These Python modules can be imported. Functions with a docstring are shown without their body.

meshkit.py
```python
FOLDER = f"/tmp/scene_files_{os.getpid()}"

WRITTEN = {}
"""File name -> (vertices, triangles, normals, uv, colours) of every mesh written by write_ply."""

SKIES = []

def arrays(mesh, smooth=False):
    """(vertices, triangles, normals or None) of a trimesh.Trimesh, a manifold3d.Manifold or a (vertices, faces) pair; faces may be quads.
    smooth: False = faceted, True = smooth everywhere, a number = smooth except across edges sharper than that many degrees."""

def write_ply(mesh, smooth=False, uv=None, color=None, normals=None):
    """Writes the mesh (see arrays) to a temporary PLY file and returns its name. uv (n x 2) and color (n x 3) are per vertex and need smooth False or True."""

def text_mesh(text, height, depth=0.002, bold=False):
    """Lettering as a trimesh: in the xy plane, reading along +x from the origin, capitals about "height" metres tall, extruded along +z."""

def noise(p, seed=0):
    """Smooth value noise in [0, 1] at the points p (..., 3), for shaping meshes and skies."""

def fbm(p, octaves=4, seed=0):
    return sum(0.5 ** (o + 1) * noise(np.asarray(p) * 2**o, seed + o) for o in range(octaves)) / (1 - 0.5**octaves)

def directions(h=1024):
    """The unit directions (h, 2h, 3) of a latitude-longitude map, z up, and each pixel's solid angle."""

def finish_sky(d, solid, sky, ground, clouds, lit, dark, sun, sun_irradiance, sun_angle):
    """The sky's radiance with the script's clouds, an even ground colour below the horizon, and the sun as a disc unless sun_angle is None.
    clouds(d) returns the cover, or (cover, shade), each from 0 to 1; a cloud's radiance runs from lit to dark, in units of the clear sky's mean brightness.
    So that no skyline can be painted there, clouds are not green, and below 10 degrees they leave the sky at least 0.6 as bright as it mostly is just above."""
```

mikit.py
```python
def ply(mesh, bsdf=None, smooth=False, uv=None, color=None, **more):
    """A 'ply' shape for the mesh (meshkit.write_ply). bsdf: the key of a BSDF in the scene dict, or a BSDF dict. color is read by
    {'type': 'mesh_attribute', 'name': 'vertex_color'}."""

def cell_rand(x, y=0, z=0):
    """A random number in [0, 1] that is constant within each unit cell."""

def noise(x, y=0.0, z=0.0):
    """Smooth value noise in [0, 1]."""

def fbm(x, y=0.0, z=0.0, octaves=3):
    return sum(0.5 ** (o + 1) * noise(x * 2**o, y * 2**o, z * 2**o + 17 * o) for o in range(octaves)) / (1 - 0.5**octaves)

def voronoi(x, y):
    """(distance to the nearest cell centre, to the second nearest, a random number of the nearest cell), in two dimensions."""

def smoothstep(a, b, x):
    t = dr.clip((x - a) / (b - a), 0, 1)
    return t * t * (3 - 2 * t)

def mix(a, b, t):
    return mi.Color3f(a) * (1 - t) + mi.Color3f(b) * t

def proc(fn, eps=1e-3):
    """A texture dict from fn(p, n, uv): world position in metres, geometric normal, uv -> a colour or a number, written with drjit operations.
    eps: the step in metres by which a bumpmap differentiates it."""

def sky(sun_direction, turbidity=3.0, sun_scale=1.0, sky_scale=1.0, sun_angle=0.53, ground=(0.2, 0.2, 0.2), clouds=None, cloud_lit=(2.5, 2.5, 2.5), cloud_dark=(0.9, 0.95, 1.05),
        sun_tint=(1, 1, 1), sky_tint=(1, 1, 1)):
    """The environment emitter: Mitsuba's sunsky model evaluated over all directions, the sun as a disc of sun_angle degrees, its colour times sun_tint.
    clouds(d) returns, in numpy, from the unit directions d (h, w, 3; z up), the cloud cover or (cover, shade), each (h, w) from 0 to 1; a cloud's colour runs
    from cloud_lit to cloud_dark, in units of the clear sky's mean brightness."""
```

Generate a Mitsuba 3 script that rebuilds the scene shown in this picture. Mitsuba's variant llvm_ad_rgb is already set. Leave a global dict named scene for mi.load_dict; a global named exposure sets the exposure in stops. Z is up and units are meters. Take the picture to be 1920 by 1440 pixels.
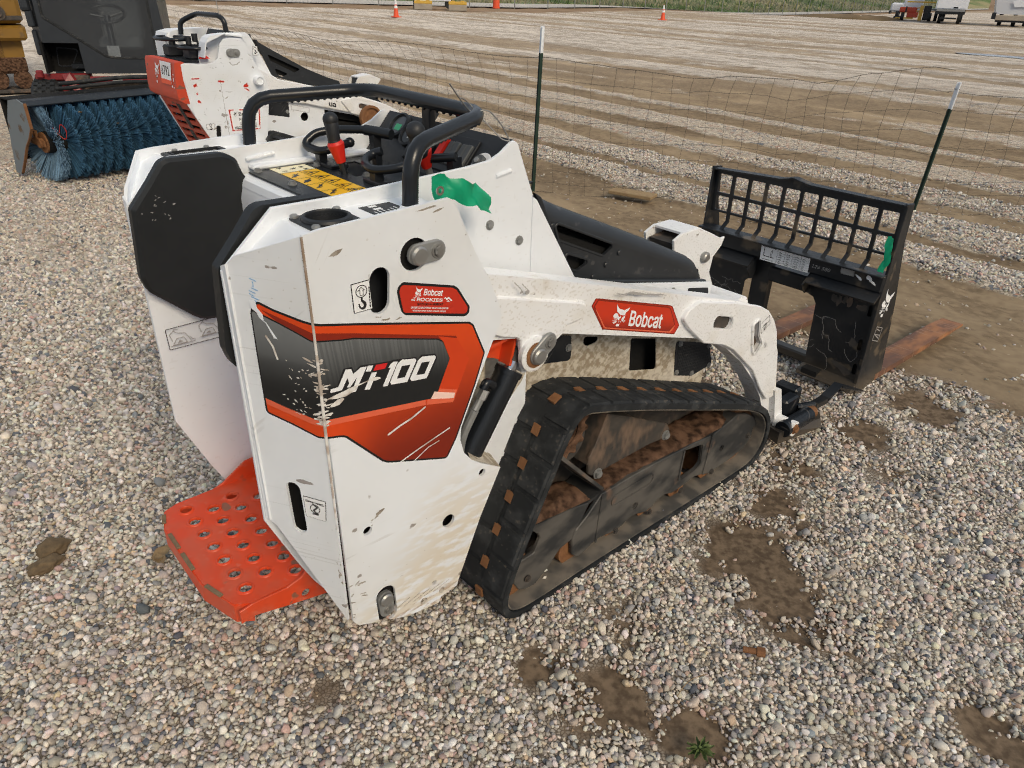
import math, random
import numpy as np, trimesh, mitsuba as mi, drjit as dr
import mikit, meshkit
import manifold3d as m3
from shapely.geometry import Polygon, LineString, Point, box as sbox
from shapely import affinity
from shapely.ops import unary_union
from mikit import proc, noise, fbm, voronoi, cell_rand, smoothstep, mix

# ---------------------------------------------------------------- camera, sky, exposure
T = mi.ScalarTransform4f
CAM = np.array([-0.5354, -1.5603, 1.6186])
FWD = np.array([0.58809, 0.64744, -0.48475]); UPV = np.array([0.30686, 0.37594, 0.87436])
scene = {'type': 'scene'}
labels = {}
scene['camera'] = {'type': 'perspective', 'fov': 2 * math.degrees(math.atan(960 / 1364.43)), 'fov_axis': 'x',
                   'near_clip': 0.02, 'far_clip': 2000.0,
                   'to_world': T().look_at(origin=CAM.tolist(), target=(CAM + FWD).tolist(), up=UPV.tolist())}
scene['sky'] = mikit.sky([-0.16, -0.82, 0.60], turbidity=3, sun_scale=0.30, sun_angle=24, clouds=lambda d: 1.0,
                         cloud_lit=(0.83, 0.93, 1.06), sun_tint=(.95, 1., 1.08))
exposure = 2.5
rng = np.random.default_rng(7)
random.seed(7)

# ---------------------------------------------------------------- materials
def mat(key, d): scene['mat_' + key] = d; return 'mat_' + key
def col(c): return {'type': 'rgb', 'value': list(c)} if isinstance(c, (tuple, list)) else proc(c)
def P(key, c, rough=.5, metal=0., spec=.5, **k):
    d = {'type': 'principled', 'base_color': col(c), 'roughness': rough if not callable(rough) else proc(rough), 'metallic': metal, 'specular': spec, **k}
    return mat(key, {'type': 'twosided', 'b': d})

def streak(p, s, seed):            # thin scratches: long in x, short in z
    return noise(p.x * 9 * s + p.y * 7 * s + seed, p.z * 190 * s, p.y * 3 + seed)
def f_white(p, n, uv):
    big = fbm(p.x * 5 + 3, p.y * 5, p.z * 5, 3)
    fine = fbm(p.x * 70, p.y * 70, p.z * 70, 2)
    low = smoothstep(.46, .24, p.z + .22 * (big - .5) - .16 * smoothstep(.0, .35, p.x)) * smoothstep(.25, .6, fbm(p.x * 30 + p.z * 20, p.y * 30, p.z * 75, 3))
    rust = smoothstep(.30, .20, p.z + .1 * (big - .5)) * smoothstep(.45, .7, fbm(p.x * 50, p.y * 40, p.z * 110, 3))
    c = mix((.755, .79, .83), (.70, .72, .735), smoothstep(.35, .75, big))
    c = mix(c, (.60, .50, .34), low * .62)
    c = mix(c, (.34, .20, .09), rust * .75)
    scr = smoothstep(.80, .90, streak(p, 1., 1.)) * smoothstep(.5, .7, noise(p.x * 6, p.y * 6, p.z * 14))
    scr2 = smoothstep(.84, .93, noise((p.x - p.z * .6) * 160, p.y * 20, (p.z * .8 + p.x) * 7)) * smoothstep(.55, .7, noise(p.x * 8 + 9, p.y * 8, p.z * 8))
    c = mix(c, (.33, .31, .29), scr * .22 + scr2 * .2)
    spk = smoothstep(.86, .93, noise(p.x * 150, p.y * 150, p.z * 150)) * smoothstep(.4, .7, big)
    chip = smoothstep(.77, .80, fbm(p.x * 24 + 5, p.y * 24, p.z * 30, 3))
    c = mix(c, (.40, .36, .30), spk * .4)
    return mix(c, (.17, .13, .10), chip * .75)
P('white', f_white, .38)
P('white_clean', lambda p, n, uv: mix((.77, .805, .845), (.72, .74, .765), fbm(p.x * 9, p.y * 9, p.z * 9, 3) * .5 + .6 * smoothstep(.84, .9, noise(p.x * 120, p.y * 120, p.z * 120))), .33)
def f_arm(p, n, uv):
    big = fbm(p.x * 8, p.y * 8, p.z * 8, 3)
    spk = smoothstep(.62, .85, noise(p.x * 170, p.y * 170, p.z * 170))
    low = smoothstep(.0, 1., smoothstep(.25, -.45, n.z)) * .5
    c = mix((.77, .78, .79), (.66, .63, .57), smoothstep(.45, .8, big) * .7)
    drip = smoothstep(.72, .85, noise(p.x * 60, p.y * 60, p.z * 6)) * smoothstep(.55, .75, big)
    c = mix(c, (.45, .34, .20), drip * .5)
    chip = smoothstep(.80, .83, fbm(p.x * 30 + 2, p.y * 30, p.z * 40, 3))
    return mix(mix(c, (.42, .36, .28), spk * (.18 + low)), (.20, .17, .14), chip * .8)
P('arm', f_arm, .4)
def f_dirtwhite(p, n, uv):
    f = fbm(p.x * 60, p.y * 60, p.z * 60, 3); g = fbm(p.x * 7, p.y * 7, p.z * 7, 3)
    c = mix((.52, .47, .38), (.29, .235, .165), smoothstep(.35, .65, f))
    return mix(c, (.70, .66, .58), smoothstep(.5, .75, g) * .7)
P('dirtywhite', f_dirtwhite, .75)
def f_orange(p, n, uv):
    g = fbm(p.x * 14, p.y * 14, p.z * 14, 3); f = fbm(p.x * 60, p.y * 60, p.z * 60, 2)
    c = mix((.66, .060, .012), (.58, .085, .035), smoothstep(.4, .7, g))
    c = mix(c, (.62, .17, .10), smoothstep(.62, .8, f) * .35)
    return mix(c, (.17, .11, .07), smoothstep(.70, .76, fbm(p.x * 22 + 7, p.y * 22, p.z * 22, 3)) * .8)
P('orange', f_orange, .42)
P('orange_old', lambda p, n, uv: mix(mix((.60, .055, .015), (.42, .06, .03), fbm(p.x * 12, p.y * 12, p.z * 12, 3)), (.14, .09, .06), smoothstep(.66, .72, fbm(p.x * 20, p.y * 20, p.z * 30, 3)) * .8), .45)
def f_black(p, n, uv):
    g = fbm(p.x * 9, p.y * 9, p.z * 9, 3); s = smoothstep(.82, .92, noise((p.x + p.y) * 14, (p.x - p.z) * 130, p.z * 9))
    c = mix((.005, .007, .010), (.016, .018, .021), smoothstep(.35, .75, g))
    return mix(c, (.16, .15, .14), s * .3)
P('black', f_black, .36)
P('tube_black', (.009, .011, .014), .28)
P('plastic', lambda p, n, uv: mix((.010, .012, .015), (.020, .022, .026), fbm(p.x * 25, p.y * 25, p.z * 25, 3)), .5)
P('hoodplastic', lambda p, n, uv: mix(mix((.013, .015, .018), (.024, .027, .031), fbm(p.x * 12, p.y * 12, p.z * 12, 3)), (.14, .13, .12), smoothstep(.68, .85, fbm(p.x * 40, p.y * 40, p.z * 40, 3)) * .25), .40)
P('pad', lambda p, n, uv: mix((.006, .0075, .009), (.011, .0125, .0135), fbm(p.x * 20, p.y * 20, p.z * 20, 3)), .52)
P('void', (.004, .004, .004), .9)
def f_rubber(p, n, uv):
    g = fbm(p.x * 22, p.y * 22, p.z * 22, 4); f = fbm(p.x * 90, p.y * 90, p.z * 90, 2)
    c = mix((.009, .011, .013), (.028, .031, .034), smoothstep(.4, .75, g))
    return mix(c, (.13, .11, .085), smoothstep(.6, .8, f * .6 + g * .4) * .55)
P('rubber', f_rubber, .72)
P('rubberin', lambda p, n, uv: mix((.07, .066, .06), (.18, .155, .125), smoothstep(.35, .7, fbm(p.x * 18, p.y * 18, p.z * 18, 3))), .85)
P('ucframe', lambda p, n, uv: mix(mix((.026, .027, .028), (.095, .088, .079), smoothstep(.3, .72, fbm(p.x * 10, p.y * 10, p.z * 16, 4))), (.15, .095, .065), smoothstep(.64, .80, fbm(p.x * 16 + 4, p.y * 16, p.z * 12, 4)) * .75), .55)
P('ucmud', lambda p, n, uv: mix(mix((.025, .024, .024), (.07, .06, .05), fbm(p.x * 30, p.y * 30, p.z * 60, 3)), (.19, .125, .085), smoothstep(.46, .78, fbm(p.x * 17 + 1, p.y * 17, p.z * 9, 4) * .8 + .2 * fbm(p.x * 90, p.y * 90, p.z * 30, 2)) * .85), .7)
def f_mudcake(p, n, uv):
    f = fbm(p.x * 45, p.y * 45, p.z * 45, 4)
    return mix((.035, .020, .013), (.155, .088, .056), smoothstep(.25, .75, f))
P('mudcake', f_mudcake, .95, spec=.1)
P('rust', lambda p, n, uv: mix((.13, .055, .022), (.27, .125, .05), fbm(p.x * 30, p.y * 30, p.z * 30, 3)), .8)
def f_tine(p, n, uv):
    g = fbm(p.x * 8, p.y * 14, p.z * 8, 4)
    c = mix((.13, .065, .042), (.33, .145, .062), smoothstep(.35, .7, g))
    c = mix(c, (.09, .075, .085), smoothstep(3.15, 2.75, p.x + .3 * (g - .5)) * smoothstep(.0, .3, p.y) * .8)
    return mix(c, (.40, .27, .17), smoothstep(.7, .85, noise(p.x * 90, p.y * 8, p.z * 8)) * .3)
P('tine', f_tine, .62)
P('scrape', lambda p, n, uv: mix((.16, .13, .10), (.42, .38, .33), fbm(p.x * 90, p.y * 90, p.z * 90, 3)), .7)
P('clodtan', lambda p, n, uv: mix((.13, .085, .05), (.24, .17, .10), fbm(p.x * 60, p.y * 60, p.z * 60, 3)), .95)
P('steel', lambda p, n, uv: mix((.42, .42, .41), (.30, .29, .27), fbm(p.x * 40, p.y * 40, p.z * 40, 3)), .42, .75)
P('zinc', lambda p, n, uv: mix((.36, .37, .37), (.24, .24, .23), fbm(p.x * 60, p.y * 60, p.z * 60, 2)), .5, .5)
P('chrome', (.7, .7, .72), .12, 1.)
P('forkblack', lambda p, n, uv: mix(mix((.006, .008, .011), (.018, .019, .021), smoothstep(.3, .7, fbm(p.x * 7, p.y * 7, p.z * 7, 3))),
   (.15, .115, .075), smoothstep(.60, .74, fbm(p.x * 13 + 3, p.y * 11, p.z * 9, 4)) * .6 + .5 * smoothstep(.12, .0, p.z)), .40)
for k, c, r in (('dec_black', (.010, .010, .011), .3), ('dec_orange', (.60, .050, .008), .3), ('dec_dark', (.24, .018, .005), .3), ('dec_light', (.72, .13, .06), .3),
                ('dec_red', (.52, .030, .012), .3), ('print_white', (.80, .81, .82), .35), ('print_black', (.012, .012, .013), .4), ('print_red', (.62, .02, .02), .3),
                ('print_grey', (.35, .34, .33), .4), ('yellow', (.80, .46, .01), .35), ('cream', (.80, .74, .50), .4), ('grip_red', (.62, .022, .012), .42),
                ('green_led', (.05, .45, .20), .3), ('cone_orange', (.80, .10, .035), .5), ('white_band', (.8, .8, .8), .5), ('teal', (.0, .33, .16), .45),
                ('gauge', (.07, .08, .09), .15), ('key_white', (.72, .73, .74), .35), ('switch', (.07, .075, .078), .45), ('glint', (.86, .60, .52), .3), ('blue_ink', (.16, .36, .62), .5)):
    P(k, c, r)
P('dec_panel', lambda p, n, uv: mix((.012, .013, .014), (.17, .18, .185), smoothstep(.90, 1.06, p.z + .16 * p.x) * (.72 + .28 * smoothstep(.3, .7, noise((p.x + p.y * .6 + p.z * .1) * 330, 0., 0.)))), .3)
P('dec_side', lambda p, n, uv: mix((.20, .016, .004), (.66, .062, .008), smoothstep(.68, .95, p.z - .05 * p.x + .25 * smoothstep(.15, -.12, p.x))), .3)
P('dec_arm', lambda p, n, uv: mix((.13, .010, .004), (.56, .035, .008), smoothstep(-.045, .030, p.z - (.876 - .31 * (p.x - .81)) + .045)), .3)
P('scuff', lambda p, n, uv: mix(mix((.72, .70, .66), (.26, .17, .10), smoothstep(.4, .7, fbm(p.x * 60, p.y * 60, p.z * 45, 3)) * .6), (.22, .14, .08), smoothstep(.98, 1.12, p.z) * .75), .7)
# ---------------------------------------------------------------- helpers
def num(key):
    if key not in scene and key not in RES: RES.add(key); return key
    for i in range(1, 1000):
        k = f'{key}_{i:03d}'
        if k not in scene and k not in RES: RES.add(k); return k
RES = set()
EACH = {'lip', 'edge_seal', 'lower_frame', 'hood_frame', 'door_hinge', 'hose_bundle', 'rust_pin', 'dead_leaf', 'shadow_plate', 'socket', 'slot_back', 'lower_beam', 'grip_tape'}
def lab(key, label=None, cat=None, group=None, kind=None):
    d = labels.setdefault(key, {})
    for k, v in (('label', label), ('category', cat), ('group', group), ('kind', kind)):
        if v: d[k] = v
def thing(name, label, cat, group=None):
    k = num(name); lab(k, label, cat, group); return k
def ob(name, mesh, m, parent=None, label=None, smooth=False, kind=None, **kw):
    """one entry of the scene"""
    if isinstance(mesh, (list, tuple)) and name in EACH and len(mesh) > 1 and not isinstance(mesh[0], np.ndarray):
        return [ob(name, q, m, parent, label, smooth, kind, **kw) for q in mesh][0]
    if name in ('brush_ring', 'scrape_mark', 'pad_wear', 'scratch'): kind = 'stuff'
    if isinstance(mesh, (list, tuple)) and not isinstance(mesh[0], np.ndarray): mesh = cat(mesh)
    k = num((parent + '__' if parent else '') + name)
    scene[k] = mikit.ply(mesh, m if m.startswith('mat_') else 'mat_' + m, smooth=smooth, **kw)
    if label or kind: lab(k, label, kind=kind)
    return k
def obs(name, meshes, m, parent=None, **kw): return [ob(name, q, m, parent, **kw) for q in meshes]
def cat(ms): return trimesh.util.concatenate([to_tm(m) for m in ms])
def to_tm(m):
    if hasattr(m, 'to_mesh'):
        q = m.to_mesh(); return trimesh.Trimesh(q.vert_properties[:, :3], q.tri_verts, process=False)
    return m
def fr(O, eu, ev):
    eu, ev = np.array(eu, float), np.array(ev, float); eu /= np.linalg.norm(eu); ev /= np.linalg.norm(ev)
    M = np.eye(4); M[:3, 0], M[:3, 1], M[:3, 2], M[:3, 3] = eu, ev, np.cross(eu, ev), O
    return M
def FY(y): return fr((0, y, 0), (1, 0, 0), (0, 0, 1))        # u=x v=z, normal -y
def FX(x): return fr((x, 0, 0), (0, 1, 0), (0, 0, 1))        # u=y v=z, normal +x
def FZ(z): return fr((0, 0, z), (1, 0, 0), (0, 1, 0))
def pg(pts, r=0.):
    p = pts if hasattr(pts, 'buffer') else Polygon(pts)
    if not p.is_valid: p = p.buffer(0)
    if r: p = p.buffer(-r, quad_segs=4).buffer(2 * r, quad_segs=4).buffer(-r, quad_segs=4)
    return p
def ex(p, F, w0, w1, r=0., bev=0.):
    """polygon (u, v) of frame F extruded from w0 to w1 along its normal, the far edge bevelled"""
    p = pg(p, r); out = []
    for g in getattr(p, 'geoms', [p]):
        if g.is_empty or g.area < 1e-9: continue
        if bev:
            m = trimesh.creation.extrude_polygon(g, w1 - w0 - bev, engine='earcut'); m.apply_translation([0, 0, w0]); out.append(m)
            try:
                q = g.buffer(-bev, join_style=2)
                a, b = np.array(g.exterior.coords)[:-1], np.array(q.exterior.coords)[:-1]
                if len(a) == len(b):
                    k = np.argmin(np.linalg.norm(b - a[0], axis=1)); b = np.roll(b, -k, 0)
                    n = len(a); V = np.vstack([np.c_[a, np.full(n, w1 - bev)], np.c_[b, np.full(n, w1)]]); i = np.arange(n); j = (i + 1) % n
                    s = 1 if Polygon(a).exterior.is_ccw else -1
                    f = np.vstack([np.c_[i, j, j + n], np.c_[i, j + n, i + n]])
                    out.append(trimesh.Trimesh(V, f if s > 0 else f[:, ::-1], process=False))
                    m = trimesh.creation.extrude_polygon(q, 1e-4, engine='earcut'); m.apply_translation([0, 0, w1 - 1e-4]); out.append(m)
                    continue
            except Exception: pass
            m = trimesh.creation.extrude_polygon(g, bev, engine='earcut'); m.apply_translation([0, 0, w1 - bev]); out.append(m)
        else:
            m = trimesh.creation.extrude_polygon(g, w1 - w0, engine='earcut'); m.apply_translation([0, 0, w0]); out.append(m)
    m = trimesh.util.concatenate(out); m.apply_transform(F); return m
def mir(m, y0=0.):
    m = to_tm(m).copy(); v = m.vertices.copy(); v[:, 1] = 2 * y0 - v[:, 1]
    return trimesh.Trimesh(v, m.faces[:, ::-1], process=False)
def fillet(pts, r, n=5):
    pts = [np.array(p, float) for p in pts]; out = [pts[0]]
    for a, b, c in zip(pts, pts[1:], pts[2:]):
        u, v = a - b, c - b; lu, lv = np.linalg.norm(u), np.linalg.norm(v); u, v = u / lu, v / lv
        d = min(r, .48 * lu, .48 * lv)
        for t in np.linspace(0, 1, n): out.append((1 - t) ** 2 * (b + u * d) + 2 * t * (1 - t) * b + t * t * (b + v * d))
    return np.array(out + [pts[-1]])
def tube(pts, r, n=10, fil=0., closed=False, caps=True):
    p = fillet(pts, fil) if fil else np.array(pts, float)
    keep = [0]
    for i in range(1, len(p)):
        if np.linalg.norm(p[i] - p[keep[-1]]) > 1e-6: keep.append(i)
    p = p[keep]; t = np.gradient(p, axis=0); t /= np.linalg.norm(t, axis=1, keepdims=True)
    a = np.cross(t[0], [0, 0, 1.] if abs(t[0][2]) < .9 else [1., 0, 0]); a /= np.linalg.norm(a); A = []
    for k in range(len(p)):
        a = a - t[k] * (a @ t[k]); a /= np.linalg.norm(a); A.append(a)
    A = np.array(A); B = np.cross(t, A); th = np.arange(n) * 2 * np.pi / n
    rr = np.broadcast_to(r, (len(p),))[:, None, None]
    V = (p[:, None] + rr * (np.cos(th)[None, :, None] * A[:, None] + np.sin(th)[None, :, None] * B[:, None])).reshape(-1, 3)
    i, j = np.meshgrid(np.arange(len(p) - 1), np.arange(n), indexing='ij'); j2 = (j + 1) % n
    q = np.stack([i * n + j, i * n + j2, (i + 1) * n + j2, (i + 1) * n + j], -1).reshape(-1, 4)
    f = [q[:, [0, 1, 2]], q[:, [0, 2, 3]]]
    if caps:
        V = np.vstack([V, p[0], p[-1]]); k = np.arange(n); m = len(p) * n
        f += [np.c_[(k + 1) % n, k, np.full(n, m)], np.c_[m - n + k, m - n + (k + 1) % n, np.full(n, m + 1)]]
    return trimesh.Trimesh(V, np.vstack(f), process=False)
def cyl(a, b, r, n=20, r2=None): return tube([a, b], [r, r2 if r2 is not None else r], n)
def bx(c, s, rot=None, bev=.0):
    s = np.array(s, float)
    if bev:
        h = s / 2 - bev; pts = [(x * h[0], y * h[1], z * h[2]) for x in (-1, 1) for y in (-1, 1) for z in (-1, 1)]
        V = []
        for q in pts:
            for k in range(3):
                v = np.array(q) ; v[k] += np.sign(q[k]) * bev; V.append(v)
        m = trimesh.convex.convex_hull(np.array(V))
    else: m = trimesh.creation.box(extents=s)
    if rot is not None: M = np.eye(4); M[:3, :3] = rot; m.apply_transform(M)
    m.apply_translation(c); return m
def hull(pts): return trimesh.convex.convex_hull(np.array(pts, float))
def lathe(prof, F, n=24):
    """profile (r, w) turned about the normal of frame F"""
    prof = np.array(prof, float); th = np.arange(n) * 2 * np.pi / n
    V = np.stack([prof[:, None, 0] * np.cos(th), prof[:, None, 0] * np.sin(th), np.broadcast_to(prof[:, None, 1], (len(prof), n))], -1).reshape(-1, 3)
    i, j = np.meshgrid(np.arange(len(prof) - 1), np.arange(n), indexing='ij'); j2 = (j + 1) % n
    q = np.stack([i * n + j, i * n + j2, (i + 1) * n + j2, (i + 1) * n + j], -1).reshape(-1, 4)
    m = trimesh.Trimesh(V, np.vstack([q[:, [0, 1, 2]], q[:, [0, 2, 3]]]), process=False)
    m.apply_transform(F); return m
def at(F, u, v, w=0.): M = F.copy(); M[:3, 3] = F[:3, :3] @ np.array([u, v, w]) + F[:3, 3]; return M
def bolt(F, u, v, w, r=.009, h=.007):
    M = at(F, u, v, w); hexa = Polygon([(r * math.cos(k * math.pi / 3 + .3), r * math.sin(k * math.pi / 3 + .3)) for k in range(6)])
    return cat([lathe([(0, 0), (r * 1.35, 0), (r * 1.35, h * .25), (r, h * .28)], M, 14), ex(hexa, M, h * .25, h, bev=h * .2)])
def disc(F, u, v, w, r, h, n=20, bev=.002): return lathe([(r, 0), (r, h - bev), (r - bev, h), (0, h)], at(F, u, v, w), n)
def stad(a, b, r): return LineString([a, b]).buffer(r, quad_segs=6)
def circ(u, v, r): return Point(u, v).buffer(r, quad_segs=7)
def letters(txt, F, bl, br, tl, w, th=.0012, bold=True):
    """flat lettering that fills the parallelogram bl, br, tl of frame F"""
    m = meshkit.text_mesh(txt, 1.0, .1, bold); v = m.vertices.copy(); lo, hi = v.min(0), v.max(0); v = (v - lo) / (hi - lo)
    bl, br, tl = (np.array(x, float) for x in (bl, br, tl))
    uv = bl + v[:, :1] * (br - bl) + v[:, 1:2] * (tl - bl)
    m = trimesh.Trimesh(np.c_[uv, w + v[:, 2] * th], m.faces, process=False); m.apply_transform(F); return m
def displace(m, amp, freq, seed=0):
    n = m.vertex_normals; f = meshkit.fbm(np.asarray(m.vertices) * freq, 3, seed) - .5
    return trimesh.Trimesh(m.vertices + n * (f * 2 * amp)[:, None], m.faces, process=False)
HEAD = None
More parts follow.
